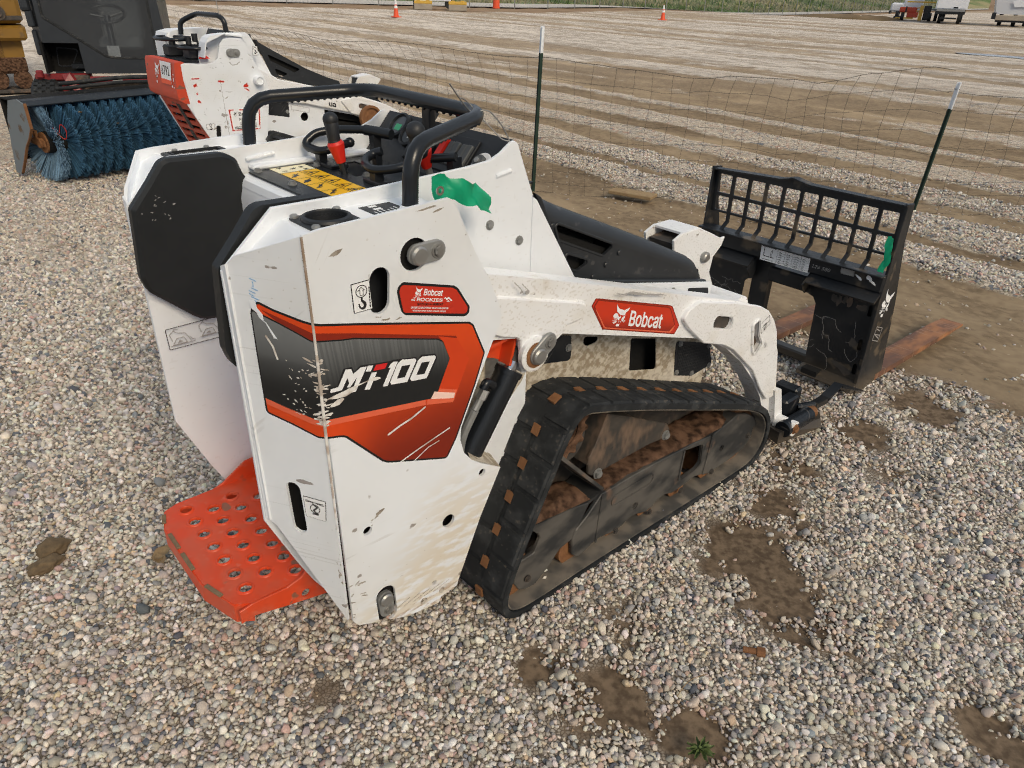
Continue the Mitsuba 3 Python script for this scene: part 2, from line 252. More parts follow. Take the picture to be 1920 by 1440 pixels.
D = {"side":[[0.001,1.232],[0.036,1.236],[0.314,1.247],[0.327,1.24],[0.353,1.181],[0.379,1.125],[0.417,1.059],[0.447,0.991],[0.455,0.96],[0.452,0.943],[0.431,0.908],[0.411,0.868],[0.336,0.711],[0.333,0.679],[0.343,0.639],[0.367,0.607],[0.392,0.587],[0.459,0.544],[0.393,0.417],[0.321,0.25],[0.315,0.232],[0.263,0.225],[0.256,0.209],[0.161,0.226],[0.027,0.288],[0.014,0.308] ],
"cham":[[-0.001,1.231],[-0.145,1.178],[-0.169,1.155],[-0.175,0.577],[-0.151,0.563],[0.004,0.322] ],
"slot1":[[0.147,1.121],[0.143,1.072] ],
"slot2":[[-0.094,0.675],[-0.091,0.574] ],
"holes":[[0.072,0.548],[0.293,0.459],[0.399,0.555],[0.244,0.286],[0.266,0.246],[0.21,0.245] ],
"pin1":[[0.23,1.152],[0.276,1.152] ],
"pin1hole":[[0.228,1.151] ],
"pin2":[[0.099,0.328],[0.104,0.276],[0.099,0.338] ],
"dec_o":[[-0.108,1.097],[-0.077,1.086],[-0.021,1.073],[0.001,1.07],[0.016,1.064],[0.083,1.047],[0.218,1.011],[0.362,0.972],[0.373,0.963],[0.406,0.885],[0.378,0.812],[0.321,0.689],[0.294,0.648],[0.286,0.647],[0.134,0.704],[0.122,0.713],[0.042,0.807],[0.033,0.812],[-0.001,0.821],[-0.017,0.82],[-0.071,0.839],[-0.125,0.855],[-0.129,0.861],[-0.129,0.969],[-0.126,1.079],[-0.119,1.09] ],
"dec_p":[[-0.124,1.077],[-0.069,1.058],[-0.026,1.041],[-0.01,1.034],[0.055,1.019],[0.08,1.015],[0.276,0.955],[0.289,0.945],[0.305,0.902],[0.302,0.893],[0.267,0.824],[0.258,0.82],[0.111,0.845],[0.012,0.862],[-0.023,0.865],[-0.066,0.874],[-0.124,0.891],[-0.125,0.991] ],
"dec_hl":[[-0.124,0.891],[-0.023,0.865],[0.012,0.862],[0.111,0.845],[0.239,0.823],[0.239,0.81],[0.011,0.849],[-0.024,0.851],[-0.124,0.878] ],
"dec_bev":[[0.277,0.963],[0.326,0.944],[0.359,0.884],[0.313,0.79],[0.24,0.81],[0.239,0.823],[0.261,0.819],[0.268,0.823],[0.306,0.901],[0.29,0.946] ],
"dec_glint":[[0.277,0.837],[0.324,0.818],[0.313,0.79],[0.24,0.81],[0.243,0.822],[0.261,0.819] ],
"dec_dk":[[-0.103,1.082],[-0.003,1.051],[0.081,1.027],[0.324,0.95],[0.327,0.944],[0.276,0.956],[0.08,1.016],[0.055,1.021],[-0.01,1.036],[-0.069,1.06] ],
"torn":[[-0.126,1.097],[-0.112,1.099],[-0.11,1.085],[-0.1,1.073],[-0.1,1.061],[-0.094,1.056],[-0.076,1.027],[-0.083,1.028],[-0.096,1.056],[-0.109,1.066],[-0.112,1.075],[-0.122,1.082] ],
"mt_w":[[[0.019,0.922],[0.021,0.927],[0.037,0.926],[0.056,0.958],[0.068,0.955],[0.071,0.943],[0.09,0.952],[0.102,0.949],[0.073,0.903],[0.061,0.905],[0.063,0.909],[0.069,0.913],[0.079,0.933],[0.071,0.926],[0.062,0.917],[0.055,0.919],[0.061,0.926],[0.058,0.939],[0.048,0.923],[0.044,0.917],[0.02,0.919]],[[0.105,0.95],[0.117,0.947],[0.11,0.936],[0.099,0.939]],[[0.112,0.932],[0.124,0.93],[0.105,0.897],[0.093,0.9]],[[0.156,0.936],[0.163,0.94],[0.174,0.937],[0.146,0.89],[0.135,0.893],[0.156,0.929],[0.151,0.93]] ],
"mt_o1":[[0.18,0.936],[0.185,0.938],[0.217,0.93],[0.219,0.925],[0.194,0.883],[0.155,0.89],[0.153,0.896],[0.173,0.932] ],
"mt_i1":[[0.183,0.924],[0.204,0.92],[0.189,0.896],[0.169,0.899] ],
"mt_o2":[[0.229,0.927],[0.235,0.929],[0.266,0.922],[0.269,0.917],[0.243,0.875],[0.205,0.881],[0.201,0.888],[0.223,0.923] ],
"mt_i2":[[0.232,0.916],[0.253,0.912],[0.238,0.887],[0.217,0.891] ],
"mt_red":[[0.123,0.946],[0.15,0.942],[0.143,0.931],[0.116,0.935] ],
"mt_bk":[[0.016,0.919],[0.018,0.931],[0.035,0.929],[0.052,0.961],[0.07,0.959],[0.074,0.947],[0.089,0.956],[0.118,0.95],[0.155,0.944],[0.164,0.944],[0.219,0.933],[0.223,0.925],[0.232,0.934],[0.268,0.925],[0.273,0.915],[0.247,0.87],[0.203,0.878],[0.196,0.879],[0.152,0.887],[0.146,0.887],[0.13,0.891],[0.105,0.893],[0.078,0.899],[0.059,0.903] ],
"rk_o":[[0.183,1.086],[0.187,1.095],[0.198,1.102],[0.322,1.065],[0.333,1.056],[0.356,1.018],[0.363,1.008],[0.361,0.993],[0.35,0.988],[0.199,1.032],[0.191,1.041],[0.187,1.057] ],
"rk_i":[[0.188,1.084],[0.192,1.094],[0.199,1.096],[0.318,1.061],[0.328,1.054],[0.357,1.008],[0.355,0.997],[0.348,0.995],[0.199,1.037],[0.195,1.041],[0.192,1.058] ],
"rk_t":[[[0.244,1.063],[0.29,1.05],[0.248,1.076]],[[0.227,1.055],[0.29,1.037],[0.229,1.062]],[[0.227,1.045],[0.291,1.028],[0.229,1.051]],[[0.212,1.043],[0.304,1.017],[0.213,1.047]],[[0.216,1.036],[0.298,1.012],[0.217,1.039]],[[0.214,1.059],[0.223,1.056],[0.215,1.063]],[[0.219,1.063],[0.224,1.061],[0.22,1.066]] ],
"rk_m":[[[0.294,1.042],[0.298,1.046],[0.302,1.042],[0.307,1.044],[0.316,1.033],[0.312,1.033],[0.307,1.04],[0.301,1.038],[0.298,1.043]],[[0.301,1.035],[0.306,1.037],[0.31,1.031],[0.307,1.033]] ],
"rk_head":[[0.223,1.087],[0.242,1.063] ],
"hk":[[0.084,1.124],[0.124,1.125],[0.127,1.065],[0.086,1.065] ],
"hk_c":[[0.105,1.106],[0.115,1.104] ],
"hk_a":[[0.105,1.115],[0.113,1.107],[0.109,1.107],[0.109,1.097],[0.101,1.098],[0.101,1.108],[0.096,1.107] ],
"hk_h":[[[0.103,1.095],[0.107,1.093],[0.106,1.089],[0.113,1.083],[0.114,1.076],[0.11,1.07],[0.104,1.069],[0.098,1.074],[0.096,1.082],[0.099,1.083],[0.101,1.075],[0.106,1.074],[0.108,1.078],[0.106,1.082],[0.102,1.087]] ],
"td":[[-0.072,0.664],[-0.018,0.661],[-0.023,0.606],[-0.071,0.61] ],
"pad":[[-0.089,1.143],[-0.04,1.198],[-0.007,1.239],[0.009,1.245],[0.135,1.243],[0.154,1.237],[0.171,1.224],[0.179,1.196],[0.185,1.182],[0.216,1.16],[0.236,1.13],[0.241,1.097],[0.228,1.051],[0.168,0.947],[0.105,0.828],[0.084,0.831],[0.02,0.842],[0.001,0.856],[-0.078,0.931],[-0.092,0.945],[-0.102,0.981] ],
"stk":[[-0.07,0.829],[0.101,0.831],[0.09,0.77],[-0.069,0.771] ],
"inner":[[-0.089,1.143],[0.022,1.242],[0.15,1.242],[0.48,1.256],[0.548,1.262],[0.58,1.275],[0.612,1.296],[0.622,1.297],[0.632,1.29],[0.685,1.165],[0.685,0.2],[0.06,0.22],[0.0,0.33],[-0.028,0.394],[-0.092,0.563] ],
"noseal":[[0.686,1.163],[0.696,1.153],[0.805,0.915],[0.694,0.941] ],
"hood":[[0.71,1.159],[0.767,1.132],[0.827,1.103],[1.038,1.014],[1.234,0.93],[1.446,0.835],[1.487,0.81],[1.522,0.768],[1.536,0.738],[1.177,0.816],[0.861,0.895],[0.838,0.916],[0.796,0.993] ],
"hoodL":[[0.71,1.155],[0.719,1.148],[0.846,0.901],[0.858,0.892],[0.827,0.903] ],
"hs1":[[0.791,1.068],[1.034,0.961],[0.993,0.941],[0.809,1.023] ],
"hs2":[[0.835,0.977],[0.935,0.935],[0.887,0.92],[0.859,0.931],[0.842,0.96] ],
"hb":[[0.781,1.064],[0.802,1.015],[0.826,0.967],[0.849,0.918],[0.955,0.883],[1.007,0.908],[1.061,0.933] ],
"lipl":[[0.834,0.906],[1.52,0.745],[1.525,0.735],[1.504,0.73],[1.11,0.822],[0.819,0.906] ],
"stripbolts":[[1.117,0.813],[1.243,0.775],[1.323,0.756] ],
"lipplate":[[0.952,0.864],[1.525,0.722],[1.554,0.67],[1.066,0.806] ],
"fblk":[[1.407,0.745],[1.523,0.719],[1.536,0.679],[1.411,0.716],[1.409,0.736] ],
"bolts":[[0.548,1.114],[0.643,1.058],[0.492,1.196] ],
"arm":[[0.42,1.057],[0.515,1.03],[0.691,0.975],[0.933,0.898],[1.257,0.794],[1.562,0.696],[1.661,0.652],[1.749,0.588],[1.827,0.502],[1.88,0.409],[1.926,0.254],[1.957,0.094],[1.983,0.032],[1.947,0.031],[1.893,0.094],[1.818,0.233],[1.736,0.336],[1.624,0.447],[1.497,0.545],[1.39,0.602],[1.293,0.642],[1.016,0.731],[0.693,0.834],[0.666,0.82],[0.567,0.764],[0.554,0.765],[0.546,0.856],[0.537,0.867],[0.421,0.894] ],
"armg":[[0.459,0.996],[0.737,0.911],[0.759,0.902],[0.767,0.882],[0.758,0.863],[0.717,0.861],[0.692,0.86],[0.666,0.839],[0.624,0.799],[0.557,0.774],[0.545,0.783],[0.538,0.863],[0.525,0.876],[0.484,0.888],[0.437,0.911] ],
"armf":[[1.277,0.774],[1.224,0.759],[1.204,0.734],[1.239,0.695],[1.335,0.616],[1.457,0.573],[1.53,0.531],[1.616,0.46],[1.69,0.4],[1.773,0.292],[1.84,0.222],[1.898,0.216],[1.862,0.38],[1.808,0.524],[1.772,0.576],[1.719,0.626],[1.658,0.659],[1.495,0.714] ],
"af_s1":[[1.395,0.673],[1.464,0.65] ],
"af_s2":[[1.624,0.601],[1.654,0.608],[1.664,0.579],[1.67,0.544],[1.699,0.509],[1.671,0.476],[1.651,0.503] ],
"af_h":[[1.738,0.486] ],
"af_dec":[[1.676,0.587],[1.726,0.609],[1.742,0.572],[1.692,0.546] ],
"apin":[[0.579,0.819],[0.616,0.844] ],
"ad_o":[[0.795,0.882],[0.81,0.901],[1.143,0.794],[1.155,0.788],[1.204,0.712],[1.184,0.688],[0.847,0.801] ],
"ad_i":[[0.807,0.878],[0.819,0.892],[1.134,0.788],[1.144,0.781],[1.176,0.723],[1.153,0.708],[0.858,0.806],[0.85,0.811] ],
"ad_g":[[0.81,0.87],[0.815,0.867],[0.853,0.808],[0.859,0.804],[1.153,0.707],[1.178,0.721],[1.174,0.709],[1.159,0.701],[0.853,0.803],[0.848,0.808] ],
"ad_t":[[0.953,0.781],[1.106,0.73],[0.96,0.824] ],
"ad_h":[[[0.897,0.863],[0.9,0.855],[0.905,0.849],[0.913,0.843],[0.92,0.841],[0.929,0.835],[0.935,0.836],[0.953,0.838],[0.946,0.83],[0.936,0.827],[0.935,0.823],[0.93,0.82],[0.923,0.823],[0.913,0.827],[0.906,0.833],[0.899,0.84],[0.896,0.852]],[[0.898,0.836],[0.904,0.83],[0.906,0.825],[0.908,0.821],[0.914,0.821],[0.916,0.824],[0.917,0.821],[0.916,0.817],[0.911,0.816],[0.91,0.812],[0.905,0.813],[0.902,0.819],[0.891,0.822],[0.886,0.827],[0.883,0.831],[0.889,0.836]],[[0.924,0.816],[0.927,0.817],[0.934,0.818],[0.935,0.82],[0.934,0.812],[0.932,0.81],[0.927,0.809],[0.926,0.806],[0.92,0.807],[0.92,0.811]],[[0.901,0.802],[0.904,0.803],[0.907,0.8],[0.913,0.8],[0.911,0.793],[0.9,0.796],[0.898,0.799]],[[0.91,0.809],[0.912,0.809],[0.909,0.805],[0.908,0.806]],[[0.902,0.816],[0.885,0.823],[0.886,0.822],[0.901,0.815]],[[0.901,0.814],[0.88,0.818],[0.881,0.817],[0.9,0.813]],[[0.901,0.812],[0.883,0.813],[0.884,0.811],[0.9,0.811]],[[0.901,0.811],[0.886,0.809],[0.888,0.807],[0.9,0.809]],[[0.928,0.809],[0.938,0.802],[0.937,0.801],[0.927,0.808]],[[0.927,0.807],[0.936,0.8],[0.935,0.799],[0.926,0.806]],[[0.926,0.806],[0.931,0.799],[0.93,0.799],[0.924,0.806]],[[0.918,0.807],[0.917,0.802],[0.918,0.802],[0.92,0.806]] ],
"cyl":[[0.523,-0.38,0.775],[0.435,-0.38,0.701] ],
"cyl2":[[0.53,-0.38,0.775],[0.399,-0.38,0.601] ],
"rod":[[0.522,-0.38,0.774],[0.557,-0.38,0.8] ],
"obr":[[0.494,0.876],[0.546,0.86],[0.547,0.85],[0.528,0.791],[0.506,0.804],[0.449,0.823],[0.459,0.852] ],
"fit":[[0.429,-0.4,0.79],[0.448,-0.4,0.771],[0.425,-0.4,0.765],[0.413,-0.4,0.753],[0.399,-0.4,0.736],[0.386,-0.4,0.729] ],
"bkwin":[[0.82,0.742],[0.87,0.727],[0.875,0.653],[0.863,0.648],[0.728,0.678] ],
"bkwinb":[[0.861,0.691] ],
"bdy":[[0.531,0.81],[0.847,0.74],[1.649,0.473],[1.716,0.288],[1.22,0.484],[0.726,0.643],[0.513,0.454] ],
"slotb":[[0.925,0.707],[1.043,0.672],[0.947,0.668],[0.927,0.681] ],
"open":[[1.15,0.634],[1.287,0.593],[1.306,0.471],[1.16,0.513] ],
"grill":[[1.403,0.548],[1.613,0.478],[1.649,0.382],[1.528,0.371],[1.418,0.41],[1.405,0.495] ],
"grillb":[[1.426,0.532],[1.61,0.469],[1.629,0.382],[1.523,0.384],[1.426,0.419] ],
"fender":[[0.677,0.68],[0.697,0.66],[0.624,0.624],[0.564,0.554],[0.517,0.478],[0.485,0.486],[0.498,0.512],[0.581,0.623] ],
"uc":[[0.903,0.225],[0.959,0.225],[1.056,0.226],[1.17,0.222],[1.302,0.214],[1.395,0.21],[1.501,0.195],[1.591,0.211],[1.652,0.224],[1.727,0.2],[1.789,0.159],[1.819,0.11],[1.795,0.097],[1.79,0.047],[1.746,0.01],[1.654,-0.006],[1.561,-0.006],[1.532,-0.015],[1.481,0.009],[1.421,0.028],[1.38,0.02],[1.334,0.016],[1.294,0.014],[1.25,0.031],[1.206,0.027],[1.182,0.008],[1.15,0.003],[1.099,0.021],[1.062,0.028],[1.028,0.012],[0.999,0.006],[0.958,0.012],[0.908,0.023],[0.876,0.016],[0.844,0.0],[0.808,-0.003],[0.785,0.027],[0.781,0.095],[0.795,0.135],[0.845,0.172] ],
"ucw":[[1.326,0.201],[1.441,0.18],[1.448,0.1],[1.425,0.084],[1.338,0.076],[1.324,0.127] ],
"uca":[[0.597,0.25],[0.629,0.227],[0.645,0.188],[0.622,0.144],[0.558,0.143],[0.544,0.113],[0.545,0.069],[0.566,0.033],[0.595,0.017],[0.632,0.013],[0.685,0.05],[0.733,0.095],[0.785,0.105],[0.847,0.199],[0.86,0.212],[0.791,0.228] ],
"uch":[[1.084,0.087],[1.579,0.106],[0.879,0.109] ],
"ucs":[[0.976,0.168],[1.143,0.169] ],
"ucb":[[0.595,0.065],[1.759,0.089],[1.344,0.025],[1.169,0.019],[0.99,0.032],[1.535,0.02] ],
"roll":[[0.803,0.007],[1.014,-0.023],[1.183,-0.021],[1.361,-0.025],[1.549,-0.032] ],
"smg":[[0.887,0.281],[0.885,0.338],[0.926,0.409],[0.96,0.469],[1.097,0.403],[1.278,0.31],[1.298,0.279],[1.281,0.253],[1.182,0.263],[0.907,0.264] ],
"smgb":[[1.273,0.267],[0.93,0.265] ],
"rib":[[0.687,-0.42,0.46],[0.886,-0.42,0.249] ],
"front":[[1.919,-0.424,0.05],[1.865,-0.479,0.05],[2.131,-0.522,0.05],[2.235,-0.482,0.05],[2.21,-0.378,0.05] ],
"plat":[[-0.145,0.245],[-0.181,0.231],[-0.207,0.157],[-0.206,0.039],[-0.209,-0.102],[-0.176,-0.217],[-0.141,-0.234] ],
"plh":[[-0.138,0.198],[-0.136,0.136],[-0.136,0.074],[-0.134,0.009],[-0.133,-0.055],[-0.134,-0.118],[-0.133,-0.185],[-0.023,0.172],[-0.078,0.156],[-0.077,0.093],[-0.076,0.029],[-0.075,-0.033],[-0.073,-0.098],[-0.073,-0.162],[-0.015,-0.205],[-0.016,-0.14],[-0.016,-0.076],[-0.016,-0.013],[-0.017,0.049],[-0.019,0.113],[0.038,0.13] ],
"fk_side":[[2.609,0.869],[2.488,0.889],[2.488,0.493],[2.487,0.141],[2.561,-0.0],[2.819,0.02] ],
"fk_top":[[0.449,0.851],[0.038,0.872],[-0.47,0.87],[-0.446,0.579],[0.459,0.537] ],
"fk_holes":[[0.398,0.823],[0.323,0.822],[-0.441,0.834],[-0.45,0.602],[0.4,0.595] ],
"fk_bar":[[0.457,0.569],[-0.452,0.576],[-0.45,0.509],[0.464,0.485] ],
"fk_stk":[[0.12,0.565],[-0.126,0.563],[-0.128,0.48],[0.115,0.481] ],
"fk_stk2":[[-0.271,0.567],[-0.331,0.567],[-0.334,0.537],[-0.277,0.535] ],
"fk_lp":[[0.453,0.445],[0.175,0.457],[0.153,0.382],[0.19,0.365],[0.187,0.249] ],
"fk_rp":[[-0.142,0.434],[-0.145,0.5],[-0.456,0.502],[-0.425,0.459] ],
"fk_rleg":[[-0.142,0.382],[-0.141,0.49],[-0.438,0.466],[-0.437,0.069],[-0.201,0.048],[-0.191,0.37],[-0.171,0.386] ],
"fk_lip":[[-0.183,0.024],[-0.188,0.053],[-0.458,0.086],[-0.476,0.013] ],
"fk_head":[[2.544,0.519],[2.754,0.38] ],
"fk_low":[[0.159,0.44],[0.141,0.386],[-0.112,0.367],[-0.112,0.421]]}
# ---------------------------------------------------------------- ground
def n2(x, y, s=0): return meshkit.noise(np.stack([np.asarray(x, float), np.asarray(y, float), np.zeros_like(np.asarray(x, float)) + .37], -1), s)
def f2(x, y, o=3, s=0): return meshkit.fbm(np.stack([np.asarray(x, float), np.asarray(y, float), np.zeros_like(np.asarray(x, float)) + .37], -1), o, s)
def sst(a, b, x): t = np.clip((x - a) / (b - a), 0, 1); return t * t * (3 - 2 * t)
BX = np.array([-9, 2.9, 3.35, 4.72, 4.86, 5.22, 5.32, 5.48, 5.58, 6.08, 6.18, 6.55, 6.68, 7.1, 7.2, 7.55, 7.68, 8.3, 8.45, 8.9, 9.05, 9.5])
BM = np.array([0, 0, .88, .92, .10, .06, .82, .85, .08, .06, .95, .85, .30, .15, .95, .9, .25, .2, .85, .8, .2, .3])
PATCH = [(1.26, -.74, 0.25, 0.73), (1.9, -.57, 0.17, 0.60), (.53, -.81, 0.20, 0.69), (.45, -.62, 0.15, 0.69), (1.21, -.92, 0.28, 0.65), (1.2, -1.5, 0.14, 0.69), (2.3, -.62, 0.21, 0.60), (1.62, -.62, 0.16, 0.60), (1.55, -.8, 0.16, 0.52),
         (2.15, -.85, 0.18, 0.52), (.62, -1.02, 0.17, 0.69), (2.75, -.75, 0.25, 0.69), (2.95, .35, 0.40, 0.52), (.75, -.66, 0.16, 0.52), (-.03, -.32, 0.08, 0.47), (-.30, -.06, 0.06, 0.43), (.9, -1.3, 0.11, 0.34), (2.5, -.25, 0.23, 0.43), (.35, 3.9, 0.29, 0.43), (2.2, .1, 0.23, 0.43)]
PATHP = np.array([(-25., 88.), (27.1, 46.4), (36.5, 38.7), (48.6, 40.), (75., 42.), (99.5, 44.), (150., 48.)])
def path(u):
    q = PATHP; L = np.r_[0, np.cumsum(np.linalg.norm(np.diff(q, axis=0), axis=1))]
    return np.stack([np.interp(u, L, q[:, 0]), np.interp(u, L, q[:, 1])], -1)
_U = np.linspace(0, 230, 900); _Q = path(_U) - CAM[:2]; _A = np.arctan2(_Q[:, 1], _Q[:, 0]); _R = np.hypot(_Q[:, 0], _Q[:, 1]); _o = np.argsort(_A)
def beyond(x, y): a = np.arctan2(y - CAM[1], x - CAM[0]); return np.hypot(x - CAM[0], y - CAM[1]) - np.interp(a, _A[_o], _R[_o])
def hdip(x): return -.020 * sst(.7, 1.5, x) * sst(2.5, 2.0, x)
def hfar(x): return -.85 * sst(44, 78, x)
def mud(x, y):
    """how bare of gravel the ground is, 0 to 1"""
    xs = x - .085 * (y - 1.2) + .30 * (n2(x * .3, y * .33, 3) - .5) + .16 * (n2(x * .8, y * 1.1, 4) - .5)
    near = np.interp(xs, BX, BM)
    c = xs + .8 * (n2(xs * .2, y * .06, 8) - .5)
    band = f2(c * .95, y * .05, 3, 5) + .22 * (f2(x * .5, y * .22, 3, 15) - .5); far = sst(.37, .60, band)
    far = np.maximum(far * .85, .8 * sst(.60, .70, n2(c * 2.6, y * .07, 6)) * sst(.35, .6, f2(x * .3, y * .12, 2, 16)))
    out = np.where(xs > 9.3, np.maximum(np.where(xs < 10, near, 0) * 0, far), near)
    yard = sst(2.6, 3.6, y) * sst(3.9, 3.5, xs); out = np.where(xs < 4.2, out * (1 - yard * .85), out)
    for px, py, r, k in PATCH:
        d = np.hypot(x - px, y - py) * (1 + .9 * (n2(x * 5 + px, y * 5, 11) - .5)) + r * 1.1 * (f2(x * 13, y * 13, 3, 12) - .5)
        out = np.maximum(out, k * sst(r * 1.25, r * .1, d))
    return np.clip(out, 0, 1)
def height(x, y, m=None):
    m = mud(x, y) if m is None else m
    xs = x - .085 * (y - 1.2)
    far = sst(3.2, 4.4, xs)
    rough = (f2(x * 3, y * 1.2, 3, 21) - .5) * .05 * far + (f2(x * 16, y * 10, 3, 22) - .5) * (.012 + .035 * far * m)
    return -.012 - .022 * m - .03 * m * far + rough + .012 * (f2(x * 1.3, y * 1.3, 2, 23) - .5) + hfar(x) + hdip(x)
def axis(parts): return np.concatenate([np.arange(a, b, s) for a, b, s in parts])
gx = axis([(-60, -3, 3.), (-3, 3, .06), (3, 9.6, .065), (9.6, 20, .14), (20, 48, .4), (48, 110, 1.5), (110, 421, 20.)])
gy = axis([(-160, -20, 10.), (-20, -2.4, .8), (-2.4, 9, .075), (9, 20, .25), (20, 60, .6), (60, 421, 12.)])
GX, GY = np.meshgrid(gx, gy, indexing='ij'); GM = mud(GX, GY); GH = height(GX, GY, GM)
ny = len(gy); i, j = np.meshgrid(np.arange(len(gx) - 1), np.arange(ny - 1), indexing='ij'); k0 = (i * ny + j).ravel()
GF = np.vstack([np.c_[k0, k0 + ny, k0 + ny + 1], np.c_[k0, k0 + ny + 1, k0 + 1]])
def f_ground(p, n, uv):
    d = dr.sqrt(dr.square(p.x + .535) + dr.square(p.y + 1.56))
    f = fbm(p.x * 30, p.y * 24, 0., 3); g = fbm(p.x * 2.2, p.y * 1.1, 3., 3)
    mudc = mix((.150, .108, .068), (.285, .215, .138), smoothstep(.2, .8, f * .5 + g * .5))
    mudc = mix(mudc, (.33, .25, .16), smoothstep(.6, .8, g) * .5)
    a = voronoi(p.x * 44, p.y * 44); b = voronoi(p.x * 33, p.y * 33)
    h = dr.select(d < 9, a[2], b[2])
    edge = dr.select(d < 9, smoothstep(.02, .25, a[1] - a[0]), smoothstep(.0, .3, b[1] - b[0]))
    st = mix((.30, .25, .19), (.62, .55, .45), h)
    st = mix(st, (.16, .17, .19), smoothstep(.86, .9, h)); st = mix(st, (.40, .24, .18), smoothstep(.10, .06, h))
    st = mix((.13, .10, .07), st, .25 + .75 * edge)
    farc = mix((.25, .215, .18), (.54, .495, .44), smoothstep(.25, .75, .55 * fbm(p.x * 3, p.y * .6, 5., 3) + .45 * noise(p.x * 13, p.y * 5, 3.)))
    st = mix(st, farc, smoothstep(8., 22., d) * .75)
    t = uv.x * (1 - .25 * smoothstep(10., 30., d)) + .55 * (fbm(p.x * 7, p.y * 4, 9., 4) - .5) * smoothstep(.02, .2, uv.x) * smoothstep(1., .85, uv.x)
    c = mix(st, mudc, smoothstep(.35, .62, t) * (1 - .25 * smoothstep(9., 25., d)))
    pb = voronoi(p.x * 95, p.y * 95)
    nearsoil = mix((.090, .064, .043), (.20, .146, .098), smoothstep(.2, .8, fbm(p.x * 60, p.y * 60, 0., 4)))
    nearsoil = mix(nearsoil, mix((.10, .085, .07), mix((.34, .29, .23), (.50, .46, .40), pb[2]), smoothstep(.05, .4, pb[1] - pb[0])), smoothstep(.5, .2, uv.x) * .8)
    near = smoothstep(3.6, 2.9, p.x - .085 * (p.y - 1.2)) * smoothstep(4.5, 3., p.y + p.x * .2)
    c = mix(c, nearsoil, near)
    dark = smoothstep(.3, .7, uv.y)
    return mix(c, mix((.15, .098, .062), (.25, .18, .12), fbm(p.x * .8, p.y * .8, 1., 3)), dark)
P('ground', f_ground, .9, spec=.15)
ob('ground', (np.c_[GX.ravel(), GY.ravel(), GH.ravel()], GF), 'ground', smooth=True, uv=np.c_[GM.ravel(), sst(-9, -4, beyond(GX, GY)).ravel()]); lab('ground', kind='structure')

# the loose stones: one mesh of individual pebbles, each with its own shape, size and colour
P('pebble', (.5, .5, .5), .8, spec=.25); scene['mat_pebble']['b']['base_color'] = {'type': 'mesh_attribute', 'name': 'vertex_color'}
def templates(sub, k, seed, rough):
    r = np.random.default_rng(seed); out = []
    for _ in range(k):
        g = np.arange(sub) + .5; ph, th = np.arccos(1 - 2 * g / sub), np.pi * (1 + 5 ** .5) * g
        v = np.c_[np.cos(th) * np.sin(ph), np.sin(th) * np.sin(ph), np.cos(ph)] + r.normal(0, .5 / sub ** .5, (sub, 3)) * .35; v /= np.linalg.norm(v, axis=1)[:, None]
        m = trimesh.convex.convex_hull(v); v = np.array(m.vertices)
        for _ in range(5 if sub > 12 else 3):                      # flats and corners
            d = r.normal(size=3); d /= np.linalg.norm(d); s = v @ d; h = r.uniform(.52, .85)
            v = v - np.maximum(s - h, 0)[:, None] * d * .9
        v = v * (1 + rough * (meshkit.noise(v * 1.7 + r.uniform(0, 50, 3))[:, None] - .5))
        v = v * np.array([1, r.uniform(.72, 1.), r.uniform(.55, .85)]); v /= np.abs(v[:, :2]).max()
        out.append((v, np.array(m.faces)))
    return out
PAL = np.array([(.66, .60, .52), (.58, .52, .44), (.74, .70, .64), (.48, .43, .37), (.40, .37, .33), (.54, .44, .37), (.50, .36, .31), (.35, .335, .33), (.23, .24, .255), (.12, .13, .15), (.60, .47, .33), (.55, .54, .52)])
PW = np.array([.20, .17, .12, .14, .09, .05, .04, .06, .05, .045, .025, .07]); PW = PW / PW.sum()
